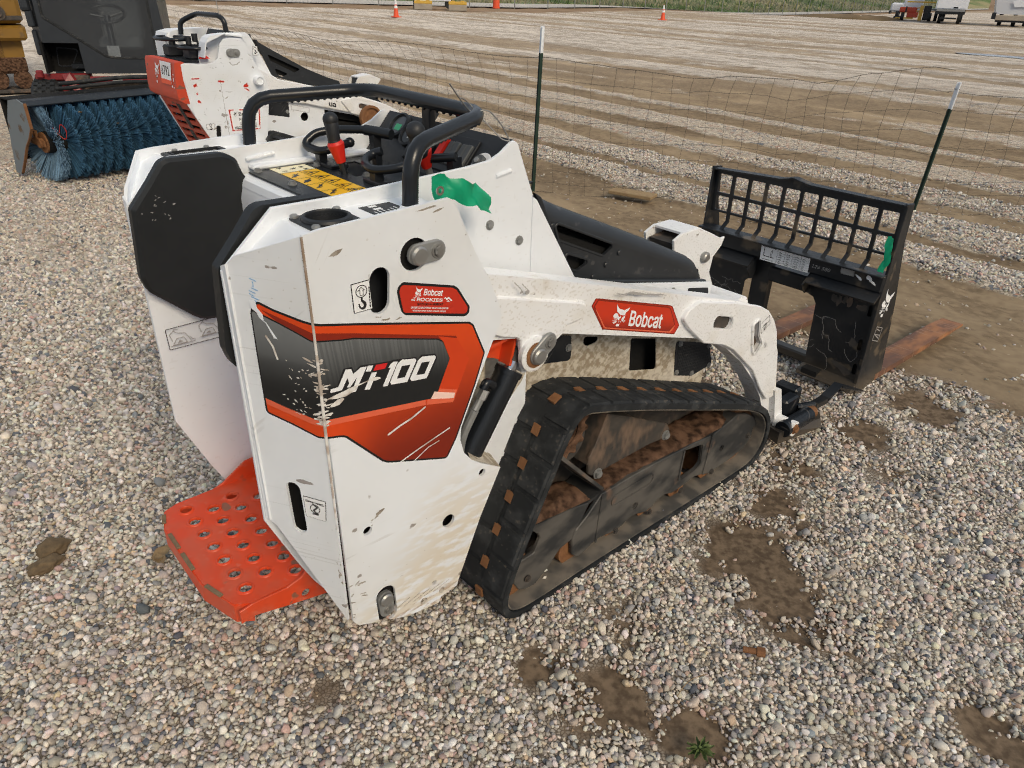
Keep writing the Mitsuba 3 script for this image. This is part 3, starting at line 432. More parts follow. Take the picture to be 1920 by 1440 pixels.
def scatter(r0, r1, step, size, tmpl, seed, keep, zoff=0., soil=False):
    r = np.random.default_rng(seed); R = r1
    X, Y = np.meshgrid(np.arange(-R, R, step), np.arange(-R, R, step * .92), indexing='ij'); X = X.ravel() + CAM[0]; Y = Y.ravel() + CAM[1]
    X = X + r.uniform(-.5, .5, X.size) * step; Y = Y + r.uniform(-.5, .5, X.size) * step
    dx, dy = X - CAM[0], Y - CAM[1]; d = np.hypot(dx, dy); ang = np.degrees(np.arctan2(dy, dx)) - 47.75
    ok = (d >= r0) & (d < r1) & (np.abs((ang + 180) % 360 - 180) < np.where(d < 3., 62, 46))
    ok &= ~((X > .62) & (X < 1.68) & (Y > -.2) & (Y < .36))          # under the loader's belly
    X, Y = X[ok], Y[ok]
    m = mud(X, Y); m = np.clip(m + (.5 * (n2(X * 11, Y * 11, 31) - .5) + .5 * (n2(X * 31, Y * 31, 32) - .5)) * (m > .05) * (m < .97), 0, 1)
    ok = r.uniform(size=X.size) < keep(m); X, Y, m = X[ok], Y[ok], m[ok]; N = X.size
    s = np.clip(size * np.exp(r.normal(0, .27, N)), size * .5, size * 1.7) / 2
    big = r.uniform(size=N) < .015; s[big] *= 1.45
    z = height(X, Y, m) + s * r.uniform(-.05, .45, N) + zoff - .012 * (m > .5)
    yaw = r.uniform(0, 2 * np.pi, N); tilt = r.normal(0, .35, (N, 2)); which = r.integers(0, len(tmpl), N)
    c = PAL[r.choice(len(PAL), N, p=PW)] * r.uniform(.78, 1.18, (N, 1)) * (1 + r.normal(0, .03, (N, 3)))
    c = c * (1 - .35 * m[:, None]) + np.array([.22, .165, .10]) * (.35 * m[:, None])
    if soil: c = np.array([.21, .152, .10]) * r.uniform(.6, 1.35, (N, 1))
    Vs, Fs, Cs, at0 = [], [], [], 0
    for q, (tv, tf) in enumerate(tmpl):
        w = np.where(which == q)[0]
        if not len(w): continue
        v = tv[None] * s[w, None, None]; x, y, zz = v[..., 0], v[..., 1], v[..., 2]
        zz = zz + tilt[w, 0, None] * x + tilt[w, 1, None] * y
        cs, sn = np.cos(yaw[w])[:, None], np.sin(yaw[w])[:, None]
        Vs.append(np.stack([X[w, None] + cs * x - sn * y, Y[w, None] + sn * x + cs * y, z[w, None] + zz], -1).reshape(-1, 3))
        Fs.append((tf[None] + (at0 + np.arange(len(w)) * len(tv))[:, None, None]).reshape(-1, 3)); at0 += len(w) * len(tv)
        cc = c[w, None, :] * (1 + .30 * (r.uniform(size=(len(w), len(tv), 1)) - .5)); Cs.append(cc.reshape(-1, 3))
    return np.vstack(Vs), np.vstack(Fs), np.vstack(Cs)
hi, mid, lo = templates(13, 18, 1, .35), templates(10, 14, 2, .35), templates(7, 8, 3, .3)
kp = lambda a, b: (lambda m: a * (1 - sst(.15, .8, m)) + b)
kq = lambda a: (lambda m: a * (1 - .86 * sst(.08, .85, m)))
st = [scatter(.75, 2.4, .0120, .0150, hi, 41, kq(.93)), scatter(2.4, 3.2, .0128, .0155, mid, 48, kq(.93)), scatter(.75, 3.0, .055, .023, hi, 42, kp(.5, .05), .005),
      scatter(.75, 3.6, .0120, .0070, lo, 46, lambda m: .60 * sst(.15, .6, m)), scatter(.75, 4.2, .0110, .0080, lo, 47, lambda m: .55 * sst(.2, .6, m), 0, True),
      scatter(3.2, 5.8, .0160, .0180, mid, 43, kp(.93, .07)), scatter(3.0, 5.8, .07, .026, mid, 44, kp(.5, .03), .005),
      scatter(5.8, 8.6, .0225, .0205, lo, 45, kp(.93, .08))]
o = np.cumsum([0] + [len(q[0]) for q in st])
PV, PF, PC = np.vstack([q[0] for q in st]), np.vstack([q[1] + k for q, k in zip(st, o)]), np.clip(np.vstack([q[2] for q in st]), .02, .85)
print('pebbles: triangles', len(PF), 'each', [len(q[1]) for q in st])
ob('gravel', (PV, PF), 'pebble', smooth=True, color=PC)
lab('gravel', 'loose gravel of cream, grey, pink and slate pebbles covering the yard', 'gravel', kind='stuff')
# ---------------------------------------------------------------- the tracked loader in front
def T2(p): M = np.eye(4); M[:3, 3] = p; return M
YS, YI = -.43, .267
SIDE, CHAM = FY(YS), fr((0, YS, 0), (.5145, -.8575, 0), (0, 0, 1))
ML = thing('track_loader', 'white compact tracked loader in front, with model decal, black hood and orange platform', 'loader')
def wrap(pts, w0, w1, r=0.):
    """a print that runs round the bent corner of the side panel (u < 0: the angled rear face)"""
    p = pg(pts, r); out = []
    a = p.intersection(sbox(.0005, -1, 2, 3)); b = p.intersection(sbox(-2, -1, -.0005, 3))
    if not a.is_empty: out.append(ex(a, SIDE, w0, w1))
    if not b.is_empty: out.append(ex(b, CHAM, w0, w1))
    return cat(out)
side = pg([(max(u, .0), v) for u, v in D['side']]).buffer(0)
side = side.difference(stad(*D['slot1'], .022)).difference(circ(*D['pin1hole'][0], .033)).difference(stad((.103, .335), (.106, .275), .026))
for (u, v), r in zip(D['holes'], (.011, .018, .010, .007, .009, .010)): side = side.difference(circ(u, v, r))
cham = pg([(min(u, .0), v) for u, v in D['cham']]).difference(stad((-.094, .675), (-.091, .575), .017))
SP = ob('side_panel', [ex(side, SIDE, -.008, 0, bev=.002), ex(cham, CHAM, -.008, 0)], 'white', ML, label='right side panel with the model decal and a scraped corner')
ob('flange', [hull([(-.0875, -.2675, 1.152), (-.0875, -.2675, .577), (-.0875, -.292, 1.162), (-.0875, -.292, .575), (-.081, -.292, 1.162), (-.081, -.2675, 1.152), (-.081, -.2675, .577), (-.081, -.292, .575)])], 'white', SP)
ob('weld_seam', displace(tube([(-.001, -.4305, 1.23), (.001, -.4315, 1.05), (.001, -.432, .95), (0, -.4312, .80), (0, -.4305, .62)], .0026, 8), .0022, 75), 'scuff', SP, label='raw scraped edge where the panel is folded')
# printed decal on the side panel
DEC = ob('model_decal', wrap(D['dec_o'], .0003, .0008, .006), 'dec_black', SP, label='black and orange model decal, torn along the fold')
def prt(name, pts, w, m, F=None, r=0., parent=DEC): return ob(name, wrap(pts, w, w + .0004, r), m, parent) if parent != DEC else PRN.setdefault(m, []).append(wrap(pts, w, w + .0004, r))
PRN = {}
oo = pg(D['dec_o'], .006).buffer(-.0045)
prt('', oo, .0009, 'dec_side'); prt('', D['dec_dk'], .0013, 'dec_dark')
prt('', pg(D['dec_p'], .004).buffer(.003), .0014, 'dec_black'); prt('', pg(D['dec_p'], .004), .0018, 'dec_panel')
prt('', D['dec_hl'], .0018, 'dec_light'); prt('', D['dec_bev'], .0018, 'dec_orange'); prt('', D['dec_glint'], .0022, 'dec_light')
g0 = np.array(D['dec_glint']); prt('', [(.262, .835), (.318, .812), (.314, .800), (.252, .820)], .0026, 'glint')
prt('', pg(D['mt_bk'], .001), .0022, 'print_black')
for m_ in D['mt_w']: prt('', m_, .0026, 'print_white')
for o_, i_ in ((D['mt_o1'], D['mt_i1']), (D['mt_o2'], D['mt_i2'])): prt('', pg(o_).difference(pg(i_)), .0026, 'print_white')
prt('', D['mt_red'], .0026, 'print_red')
prt('', D['torn'], .0028, 'white_clean')
r_ = np.random.default_rng(5)
def blob(u, v, a, b, ang, k=9, s=.35, rr=r_):
    t = np.linspace(0, 2 * np.pi, k, endpoint=False); q = 1 + rr.uniform(-s, s, k); x, y = a * np.cos(t) * q, b * np.sin(t) * q
    return Polygon(np.c_[u + x * np.cos(ang) - y * np.sin(ang), v + x * np.sin(ang) + y * np.cos(ang)])
sc = [blob(r_.normal(-.035, .022), r_.uniform(.87, .99), r_.uniform(.0008, .0035), r_.uniform(.0006, .0016), r_.uniform(-1, 1)) for _ in range(45)]
sc += [blob(r_.normal(0, .007), r_.uniform(.85, 1.0), r_.uniform(.003, .011), r_.uniform(.001, .003), r_.uniform(-.5, .5)) for _ in range(40)]
sc += [blob(.045, .908, .030, .006, .05), blob(.075, .915, .03, .002, .10), blob(.03, .893, .016, .005, .2), blob(.118, .917, .012, .004, -.3)]
sc += [LineString([(.14, .775), (.17, .785), (.20, .792), (.235, .806)]).buffer(.0022), LineString([(.155, .69), (.20, .703), (.24, .713), (.30, .727)]).buffer(.0016), LineString([(.20, .68), (.24, .70), (.27, .705)]).buffer(.0012), LineString([(-.10, 1.03), (-.088, 1.01), (-.082, .985)]).buffer(.002)]
prt('', unary_union(sc).intersection(oo.buffer(.003)), .0032, 'scuff')
for m_, ms in PRN.items(): ob('print', ms, m_, DEC)
# dealer decal
RK = ob('dealer_decal', wrap(D['rk_o'], .0003, .0008, .005), 'dec_black', SP, label='red dealer decal with black border')
ob('print', wrap(pg(D['rk_i'], .004), .0009, .0013), 'dec_red', RK)
RT = D['rk_t']; W_ = []
for txt, q, bk in zip(('Bobcat', 'ROCKIES', '(877) GO-4-BOBCAT', 'CHEYENNE  COLORADO SPRINGS  GOLDEN  GRAND JUNCTION', 'HENDERSON  PARKER  PUEBLO  STERLING  WINDSOR', 'the', 'of'), RT, (0, 0, 1, 2, 2, 0, 0)):
    ob('lettering', letters(txt, SIDE, q[0], q[1], q[2], .0015, .0005, bk < 2), ('print_white', 'print_black', 'print_white')[bk], RK)
ah = [np.array(q) for q in D['ad_h']]; allp = np.vstack(ah); lo_, hi_ = allp.min(0), allp.max(0)
# the cat's head is stored upright: undo the arm's slope
def head_polys():
    out = []
    for q in ah: out.append(np.c_[q[:, 0], q[:, 1] + .32 * (q[:, 0] - .81)])
    a = np.vstack(out); lo, hi = a.min(0), a.max(0); return [(q - lo) / (hi - lo) for q in out]
HEAD = head_polys()
def head(F, bl, br, tl, w, th=.0005):
    bl, br, tl = (np.array(x, float) for x in (bl, br, tl)); out = []
    for q in HEAD:
        p = pg(bl + q[:, :1] * (br - bl) + q[:, 1:] * (tl - bl))
        if p.area > 1e-8: out.append(ex(p, F, w, w + th))
    return cat(out)
h0 = D['rk_head']; ob('emblem', [head(SIDE, (h0[0][0], h0[1][1] - .002), (h0[1][0], h0[1][1] - .007), (h0[0][0] + .001, h0[0][1]), .0015)] + [ex(q, SIDE, .0015, .002) for q in D['rk_m']], 'print_white', RK)
# lifting and tie-down stickers
HK = ob('lift_sticker', wrap(D['hk'], .0003, .0007, .002), 'print_black', SP); hkp = pg(D['hk'], .002)
c0 = D['hk_c']; a0 = pg(D['hk_a'])
prt('print', hkp.buffer(-.0016), .0009, 'print_white', parent=HK)
prt('print', unary_union([circ(*c0[0], .0125).difference(circ(*c0[0], .0108)), a0.difference(a0.buffer(-.0012)), pg(D['hk_h'][0])] + [LineString([(.1215, 1.11 - k * .006), (.1215, 1.107 - k * .006)]).buffer(.0012) for k in range(7)]), .0013, 'print_black', parent=HK)
TD = ob('tie_down_sticker', wrap(D['td'], .0003, .0007, .002), 'print_black', SP); tp = pg(D['td'], .002)
prt('print', tp.buffer(-.0014), .0009, 'print_white', parent=TD)
cx, cy = np.mean(D['td'], 0)
prt('print', unary_union([circ(cx, cy, .012).difference(circ(cx, cy, .0102)), LineString([(cx - .02, cy + .017), (cx + .02, cy + .016)]).buffer(.0011), LineString([(cx - .004, cy + .012), (cx + .006, cy + .005), (cx - .004, cy - .004), (cx + .006, cy - .014), (cx - .006, cy - .014)]).buffer(.0018),
     LineString([(cx - .02, cy + .021), (cx + .022, cy + .012)]).buffer(.0006)]), .0013, 'print_black', parent=TD)
# pins and their retainers
def pin(F, p, q, w, parent, r=.019, rb=.011, plate=.021):
    k = ob('pin', [disc(F, *p, w + .004, r, .016, bev=.004)], 'steel', parent)
    ob('retainer', ex(unary_union([stad(p, q, plate)]).difference(circ(*p, r * .92)), F, w + .0005, w + .009, bev=.002), 'zinc', k)
    ob('bolt', bolt(F, *q, w + .009, rb, .010), 'steel', k); return k
pin(SIDE, D['pin1'][0], D['pin1'][1], .001, SP)
pin(SIDE, (.105, .318), (.108, .280), -.014, SP, .018, .008, .020)
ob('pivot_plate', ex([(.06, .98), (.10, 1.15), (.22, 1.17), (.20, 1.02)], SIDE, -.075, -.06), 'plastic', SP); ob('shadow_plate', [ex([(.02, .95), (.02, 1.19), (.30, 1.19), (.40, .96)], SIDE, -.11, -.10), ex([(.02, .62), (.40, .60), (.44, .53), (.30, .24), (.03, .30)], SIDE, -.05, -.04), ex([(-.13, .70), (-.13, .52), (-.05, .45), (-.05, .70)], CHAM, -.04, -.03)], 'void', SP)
ob('socket', [ex(circ(*D['pin1hole'][0], .045), SIDE, -.03, -.012), ex(stad((.103, .335), (.106, .275), .034), SIDE, -.03, -.02)], 'void', SP)
# scraped paint, pen marks
mk = [blob(.105, .583, .012, .0045, .5), blob(.096, .575, .006, .002, .3), blob(.085, .572, .003, .0015, 0), blob(.083, .558, .002, .001, .4)]
mk += [blob(r_.normal(.002, .006), r_.uniform(.40, .62), r_.uniform(.002, .007), r_.uniform(.0008, .0025), r_.uniform(.8, 2.2), s=.6) for _ in range(14)]
mk += [blob(r_.uniform(.01, .06), r_.uniform(.30, .42), r_.uniform(.003, .010), r_.uniform(.0008, .002), r_.uniform(-1, .6), s=.6) for _ in range(10)]
mk += [blob(.060, 1.189, .013, .004, .35), blob(.26, 1.236, .022, .0022, .1), blob(.285, 1.228, .015, .0018, .2), blob(.155, 1.035, .010, .002, 0, s=.7), blob(.185, 1.029, .008, .0016, .2, s=.7), blob(.135, 1.045, .008, .001, -.2, s=.7)]
mk += [LineString([(.12 + .03 * k, .27 - .003 * k), (.17 + .03 * k, .285 - .004 * k)]).buffer(.0005) for k in range(5)]
ob('scrape_mark', wrap(unary_union(mk).intersection(unary_union([side, cham])), .0004, .0008), 'scrape', SP)
ob('pen_mark', wrap(unary_union([LineString([(-.118 + .006 * math.sin(k), 1.14 - .006 * k), (-.110 + .005 * math.cos(2 * k), 1.136 - .006 * k)]).buffer(.0008) for k in range(12)]), .0004, .0007), 'blue_ink', SP)
ob('gusset', hull([(.367, -.43, .607), (.459, -.43, .544), (.459, -.424, .544), (.367, -.424, .607), (.50, -.34, .52), (.50, -.345, .50), (.40, -.36, .60)]), 'dirtywhite', SP)
# the other side panel
ML2 = ob('side_panel', [mir(ex(pg([(max(u, 0), v) for u, v in D['side']]), SIDE, -.008, 0)), mir(ex(pg([(min(u, 0), v) for u, v in D['cham']]), CHAM, -.008, 0))], 'white_clean', ML, label='left side panel, seen from inside')
ob('flange', mir(hull([(-.0875, -.2675, 1.152), (-.0875, -.2675, .577), (-.0875, -.292, 1.162), (-.0875, -.292, .575), (-.081, -.292, 1.162), (-.081, -.2675, .577)])), 'white_clean', ML2)
# top covers (slightly sunk between the rims) with sloped rear
def cover(s):
    ym = lambda y: y
    top = ex(pg([(.036, -.421), (.31, -.421), (.33, -.40), (.33, -.2755), (.036, -.2755)]).difference(circ(.098, -.338, .038) if s < 0 else sbox(.070, -.396, .186, -.356)), FZ(1.219), -.006, 0)
    sl = hull([(-.078, -.30, 1.140), (.036, -.421, 1.219), (.036, -.2755, 1.219), (-.078, -.2755, 1.140), (-.078, -.30, 1.134), (.036, -.421, 1.213), (.036, -.2755, 1.213), (-.078, -.2755, 1.134), (.004, -.421, 1.206), (.004, -.421, 1.200)])
    fr_ = hull([(.33, -.40, 1.219), (.33, -.2755, 1.219), (.33, -.2755, 1.213), (.33, -.40, 1.213), (.43, -.39, 1.02), (.43, -.2755, 1.02), (.425, -.2755, 1.02), (.425, -.39, 1.02)])
    m = cat([top, sl, fr_]); return m if s < 0 else mir(m)
CV = ob('top_cover', cover(-1), 'white_clean', ML, label='right top cover with cup holder')
CVL = ob('top_cover', cover(1), 'white_clean', ML, label='left top cover with tray')
CU = (.098, -.338)
CH = ob('cup_holder', cat([ex(pg([(.044, -.389), (.150, -.389), (.150, -.288), (.044, -.288)], .008).difference(circ(*CU, .037)), FZ(1.2195), 0, .004, bev=.001),
     lathe([(.037, -.07), (.037, .006), (.040, .010), (.046, .008), (.048, .003)], at(FZ(1.2195), *CU, .002), 32), lathe([(.0372, -.068), (0, -.068)], at(FZ(1.2195), *CU, .002), 32)]), 'plastic', CV, smooth=40)
for u, v in ((.053, -.297), (.142, -.297), (.053, -.381)): ob('bolt', disc(FZ(1.2195), u, v, .004, .008, .006, 14), 'zinc', CH)
PL_ = ob('rating_plate', ex([(.188, -.372), (.26, -.372), (.26, -.300), (.188, -.300)], FZ(1.2195), 0, .001), 'plastic', CV)
ob('print', [ex(sbox(.196 + .010 * k, -.365, .198 + .010 * k, -.345 + .006 * (k % 3)), FZ(1.2205), 0, .0004) for k in range(6)] + [ex(sbox(.205, -.335 + .02 * k, .222, -.325 + .02 * k), FZ(1.2205), 0, .0004) for k in range(2)], 'print_white', PL_)
ob('paper_label', ex([(.156, -.372), (.186, -.372), (.186, -.312), (.156, -.312)], FZ(1.2195), 0, .0006), 'print_white', CV)
TR = ob('tray', cat([ex(pg([(.050, .342), (.202, .342), (.202, .410), (.050, .410)], .006).difference(sbox(.066, .352, .190, .400)), FZ(1.2195), 0, .005, bev=.001), bx((.128, .376, 1.20), (.124, .048, .004)),
     ex(sbox(.066, .352, .190, .400).difference(sbox(.070, .356, .186, .396)), FZ(1.2195), -.018, .007)]), 'plastic', CVL)
for u in (.085, .165): ob('bolt', disc(FZ(1.2195), u, .405, .005, .007, .006, 14), 'zinc', TR)
ob('paper_label', ex([(.206, .33), (.245, .33), (.245, .40), (.206, .40)], FZ(1.2195), 0, .0006), 'print_white', CVL)
# inner walls
inn = pg(D['inner'])
IW = ob('inner_wall', ex(inn, FY(-YI), 0, .008, bev=.0015), 'white_clean', ML, label='inner right wall rising to a point beside the dash')
IWL = ob('inner_wall', ex(inn, FY(YI), -.008, 0), 'white_clean', ML, label='inner left wall behind the thigh pad')
def weld(x0, x1, z0, z1, y): 
    p = np.linspace(0, 1, 14); return displace(tube(np.c_[x0 + (x1 - x0) * p, np.full(14, y), z0 + (z1 - z0) * p], .005 + .0015 * np.sin(p * 40), 8), .001, 80)
ob('weld_bead', weld(.565, .61, 1.225, 1.232, -.276), 'white_clean', IW); ob('weld_bead', weld(.205, .28, 1.215, 1.222, .259), 'white_clean', IWL)
for u, v in D['bolts']: ob('bolt', bolt(FY(-.275), u, v, 0, .009, .008), 'zinc', IW)
ob('ledge', bx((.39, .251, 1.196), (.36, .032, .012), bev=.004), 'white_clean', IWL)
NS = ob('hood_frame', [ex([(.687, 1.158), (.700, 1.150), (.86, .905), (.86, .86), (.687, .86)], FY(-.2665), 0, .0075, bev=.001), ex([(.687, 1.158), (.700, 1.150), (.86, .905), (.86, .86), (.687, .86)], FY(.2665), -.0075, 0)], 'white_clean', ML)
# sticker inside the left tower, pad
S0 = np.array(D['stk'])
ST = ob('warning_sticker', ex(pg([(u, v) for u, v in S0], .003).difference(pg([(u, v) for u, v in S0], .003).buffer(-.0016)), FY(YI - .008), .0002, .0008), 'print_black', IWL)
mini = []
for k in range(2):
    u0, v0 = -.058 + .075 * k, .782 + .005 * k
    for ln in ([(0, 0), (.012, .016), (.030, .016), (.036, 0), (0, 0)], [(0, .012), (-.004, .03), (.006, .038), (.016, .03), (.034, .026), (.042, .012), (.046, 0)], [(.006, .038), (.010, .043), (.018, .040)], [(-.006, -.002), (.056, -.002)], [(.046, .012), (.05, .004), (.056, .004)]):
        mini.append(LineString([(u0 + a, v0 + b) for a, b in ln]).buffer(.0009))
    mini.append(Polygon([(u0 + .012, v0 + .004), (u0 + .026, v0 + .004), (u0 + .019, v0 + .011)]))
mini += [LineString([(.076, .829), (.076, .815), (.1, .815)]).buffer(.0007), Polygon([(.080, .818), (.090, .818), (.087, .826), (.083, .826)])]
ob('print', ex(unary_union(mini), FY(YI - .008), .0003, .0008), 'print_grey', ST)
pad = pg(D['pad'], .012)
pd = ex(pad, FY(YI - .009), 0, .030, bev=.008)
ob('thigh_pad', pd, 'pad', ML, smooth=35, label='black thigh pad on the left inner wall')
padr = cat([mir(ex(pad.difference(sbox(-.2, .5, .1, .843)), FY(YI - .009), 0, .030, bev=.008))])
ob('thigh_pad', padr, 'pad', ML, smooth=35, label='black thigh pad on the right inner wall, seen edge on')
ob('pad_wear', ex(unary_union([blob(-.030 + r_.normal(0, .02), 1.135 + r_.normal(0, .025), r_.uniform(.001, .004), r_.uniform(.0006, .002), r_.uniform(-1, 1), s=.6) for _ in range(14)]).intersection(pad.buffer(-.01)), FY(YI - .009), .0300, .0304), 'print_grey', ML + '__thigh_pad')
# console: rear panel, deck, dash
ob('console', [hull([(.205, y, 1.17) for y in (-.25, .25)] + [(.175, y, 1.165) for y in (-.25, .25)] + [(.165, y, 1.13) for y in (-.25, .25)] + [(.165, y, .25) for y in (-.25, .25)] + [(.22, y, .25) for y in (-.25, .25)] + [(.22, y, 1.17) for y in (-.25, .25)]),
   hull([(.195, y, 1.183) for y in (-.25, .25)] + [(.178, y, 1.176) for y in (-.25, .25)] + [(.172, y, 1.16) for y in (-.25, .25)] + [(.24, y, 1.183) for y in (-.25, .25)] + [(.24, y, 1.15) for y in (-.25, .25)])], 'white_clean', ML, smooth=40, label='white console front below the deck')
DK = ob('deck', [ex(sbox(.197, -.258, .70, .236).difference(sbox(.385, .04, .47, .19)).difference(sbox(.40, -.20, .50, -.06)), FZ(1.186), 0, .004), bx((.45, -.01, 1.10), (.48, .48, .004))], 'black', ML, label='black control deck')
WD = ob('warning_decal', ex([(.243, -.225), (.338, -.225), (.345, .168), (.249, .168)], FZ(1.1901), .0003, .0008), 'yellow', DK, label='yellow strip of warning pictograms')
ob('print', ex([(.249, .168), (.345, .168), (.345, .232), (.250, .232)], FZ(1.1901), .0003, .0008), 'cream', WD)
pk = [LineString([(.243, y), (.345, y)]).buffer(.0006) for y in (.168,)] + [LineString([(.297, -.22), (.297, .166)]).buffer(.0006)] + [LineString([(.345, y), (.297, y)]).buffer(.0005) for y in (-.18, -.13, -.065)] + [LineString([(.297, y), (.245, y)]).buffer(.0005) for y in (.095, .03, -.04, -.11)]
for k in range(6):
    y = .135 - .052 * k; tri = Polygon([(.303, y + .020), (.303, y - .020), (.338, y)]); pk += [tri.difference(tri.buffer(-.0022)), blob(.314, y, .004, .008, .3)]
for k in range(6): y = .13 - .062 * k; pk += [blob(.27, y, .012, .006, .9, s=.7), LineString([(.252, y - .016), (.283, y + .014)]).buffer(.0016), blob(.260, y - .012, .005, .004, 0)]
for k in range(3): pk += [blob(.27 + .03 * (k % 2), .185 + .018 * k, .008, .005, .4, s=.7)]
pk += [sbox(.318, .175, .328, .185), sbox(.318, .20, .328, .212)]
ob('print', ex(unary_union(pk), FZ(1.1901), .0010, .0014), 'print_black', WD)
for u, v in ((.215, .222), (.224, .056), (.224, -.12), (.364, .20), (.407, .03), (.40, -.22)): ob('bolt', bolt(FZ(1.19), u, v, 0, .008, .009), 'zinc', DK)
DF = fr((.535, 0, 1.19), (0, -1, 0), (.10, 0, .112))          # dash face, u to the right, v up the slope
DA = ob('dash', hull([(.535, y, 1.187) for y in (-.258, .258)] + [(.632, y, 1.296) for y in (-.258, .258)] + [(.675, y, 1.165) for y in (-.258, .258)] + [(.650, y, 1.245) for y in (-.258, .258)]), 'plastic', ML, label='black dash with gauges, switches and key')
for u, v, m in ((-.165, .105, 'green_led'), (-.100, .088, 'gauge')):
    g = ob('gauge', lathe([(.036, 0), (.036, .012), (.030, .014), (.028, .008)], at(DF, u, v), 28), 'plastic', DA, smooth=40)
    ob('dial', [disc(DF, u, v, .006, .0285, .002)], 'gauge', g); ob('display' if m == 'green_led' else 'needle', ex(sbox(u - .012, v - .016, u + .014, v + .002) if m == 'green_led' else sbox(u - .002, v - .012, u + .004, v + .012), DF, .0085, .009), m if m == 'green_led' else 'print_white', g)
ob('panel_ridge', ex(sbox(-.07, .02, -.045, .165), DF, 0, .018, bev=.003), 'plastic', DA)
SW = ob('switch_panel', ex(pg([(.035, .020), (.165, .020), (.165, .120), (.035, .120)], .006), DF, 0, .004, bev=.001), 'plastic', DA)
for k in range(4): ob('switch', ex(pg([(.066 + k * .024, .036), (.086 + k * .024, .036), (.086 + k * .024, .100), (.066 + k * .024, .100)], .003), DF, .004, .008 + .003 * (k % 2), bev=.002), 'switch', SW)
ob('switch', ex(pg([(.042, .040), (.062, .040), (.062, .104), (.042, .104)], .003), DF, .004, .013, bev=.003), 'grip_red', SW, label='red switch')
KY = ob('key_switch', disc(DF, .205, .065, 0, .030, .003, 28), 'key_white', DA)
ob('barrel', [disc(DF, .205, .065, .003, .018, .012, 24, .003), disc(DF, .205, .065, .015, .010, .003, 20)], 'switch', KY); ob('slot', [disc(DF, .205, .065, .018, .0072, .0012, 18, .0003)], 'zinc', KY)
# control levers
def ring(pts, z, post, name):
    k = ob(name, tube(fillet([(x, y, z) for x, y in pts], .05, 6), .0105, 12), 'tube_black', ML, smooth=50); 
    ob('post', [bx((post[0], post[1], (1.19 + z) / 2), (.024, .020, z - 1.19)), bx((post[0] + .01, post[1], 1.196), (.05, .03, .012))], 'black', k); return k
r1 = ob('reference_bar', tube(fillet([(.462, .196, 1.238), (.40, .180, 1.230), (.372, .192, 1.226), (.362, .235, 1.231), (.362, .243, 1.242), (.39, .243, 1.262), (.44, .225, 1.269), (.498, .159, 1.272)], .03, 6), .0105, 12), 'tube_black', ML, smooth=50, label='left looped control bar')
ob('end_knob', trimesh.creation.icosphere(subdivisions=2, radius=.013).apply_transform(T2((.463, .196, 1.238))), 'tube_black', r1, smooth=True)
ob('post', [bx((.381, .203, 1.208), (.022, .022, .04)), bx((.395, .18, 1.194), (.05, .09, .010), bev=.002)], 'black', r1); ob('post', bx((.497, .125, 1.235), (.022, .022, .07)), 'black', r1); ob('end_grip', tube([(.485, .150, 1.274), (.515, .075, 1.270)], .0135, 12), 'tube_black', r1, smooth=50)
r2 = ob('reference_bar', tube(fillet([(.440, .005, 1.250), (.425, .022, 1.243), (.400, .016, 1.235), (.378, -.018, 1.228), (.374, -.062, 1.224), (.405, -.103, 1.231), (.44, -.117, 1.240), (.476, -.131, 1.25), (.511, -.198, 1.262)], .025, 6), .0105, 12), 'tube_black', ML, smooth=50, label='right looped control bar')
ob('post', [bx((.384, -.056, 1.207), (.024, .022, .04)), bx((.395, -.05, 1.194), (.05, .07, .010), bev=.002)], 'black', r2); ob('post', bx((.515, -.185, 1.225), (.026, .024, .07)), 'black', r2); ob('post', bx((.432, .015, 1.218), (.018, .018, .05)), 'black', r2)
def joy(stem, red, knob, r, m):
    k = ob('joystick', cat([tube([knob[0], knob[1]], [r * .80, r * .95], 16), trimesh.creation.icosphere(subdivisions=2, radius=r).apply_transform(T2(knob[1])), trimesh.creation.icosphere(subdivisions=2, radius=r * .82).apply_transform(T2(knob[0]))]), 'plastic', ML, smooth=True)
    ob('stem', tube([stem[0], stem[1]], [.010, .008], 8), m, k); ob('trigger_grip', hull(np.vstack([tube([red[0], red[1]], [.012, .021], 12).vertices, tube([red[1], np.array(red[1]) + (np.array(red[1]) - red[0]) * .15], [.02, .017], 12).vertices])), 'grip_red', k, smooth=40)
joy([(.378, .084, 1.187), (.371, .085, 1.225)], [(.372, .085, 1.218), (.362, .087, 1.262)], [(.360, .088, 1.268), (.357, .092, 1.318)], .0185, 'black')
joy([(.495, -.125, 1.19), (.475, -.132, 1.24)], [(.476, -.131, 1.232), (.462, -.136, 1.272)], [(.455, -.14, 1.272), (.440, -.142, 1.318)], .022, 'zinc')
# hand rail
RA = ob('hand_rail', tube([(.264, -.368, 1.215), (.272, -.368, 1.338), (.556, -.245, 1.358), (.560, .245, 1.358), (.276, .368, 1.340), (.264, .368, 1.215)], .0165, 16, fil=.065), 'tube_black', ML, smooth=60)
ob('post', bx((.575, -.005, 1.29), (.020, .034, .125), bev=.003), 'tube_black', RA)
rr = []
for (a, b) in (((.30, -.356, 1.3245), (.53, -.256, 1.3415)), ((.556, -.20, 1.3415), (.556, .20, 1.3415)), ((.53, .258, 1.3415), (.30, .358, 1.3255))):
    for t in np.linspace(0, 1, 16): rr.append(trimesh.creation.icosphere(subdivisions=0, radius=.0052).apply_transform(T2(np.array(a) * (1 - t) + np.array(b) * t)))
ob('grip_ribs', rr, 'tube_black', RA, kind='stuff')
for s in (-1, 1): ob('rail_foot', displace(lathe([(.0225, 0), (.020, .006), (.0165, .010)], at(FZ(1.219), .264, s * .368), 16), .001, 80), 'white_clean', RA)
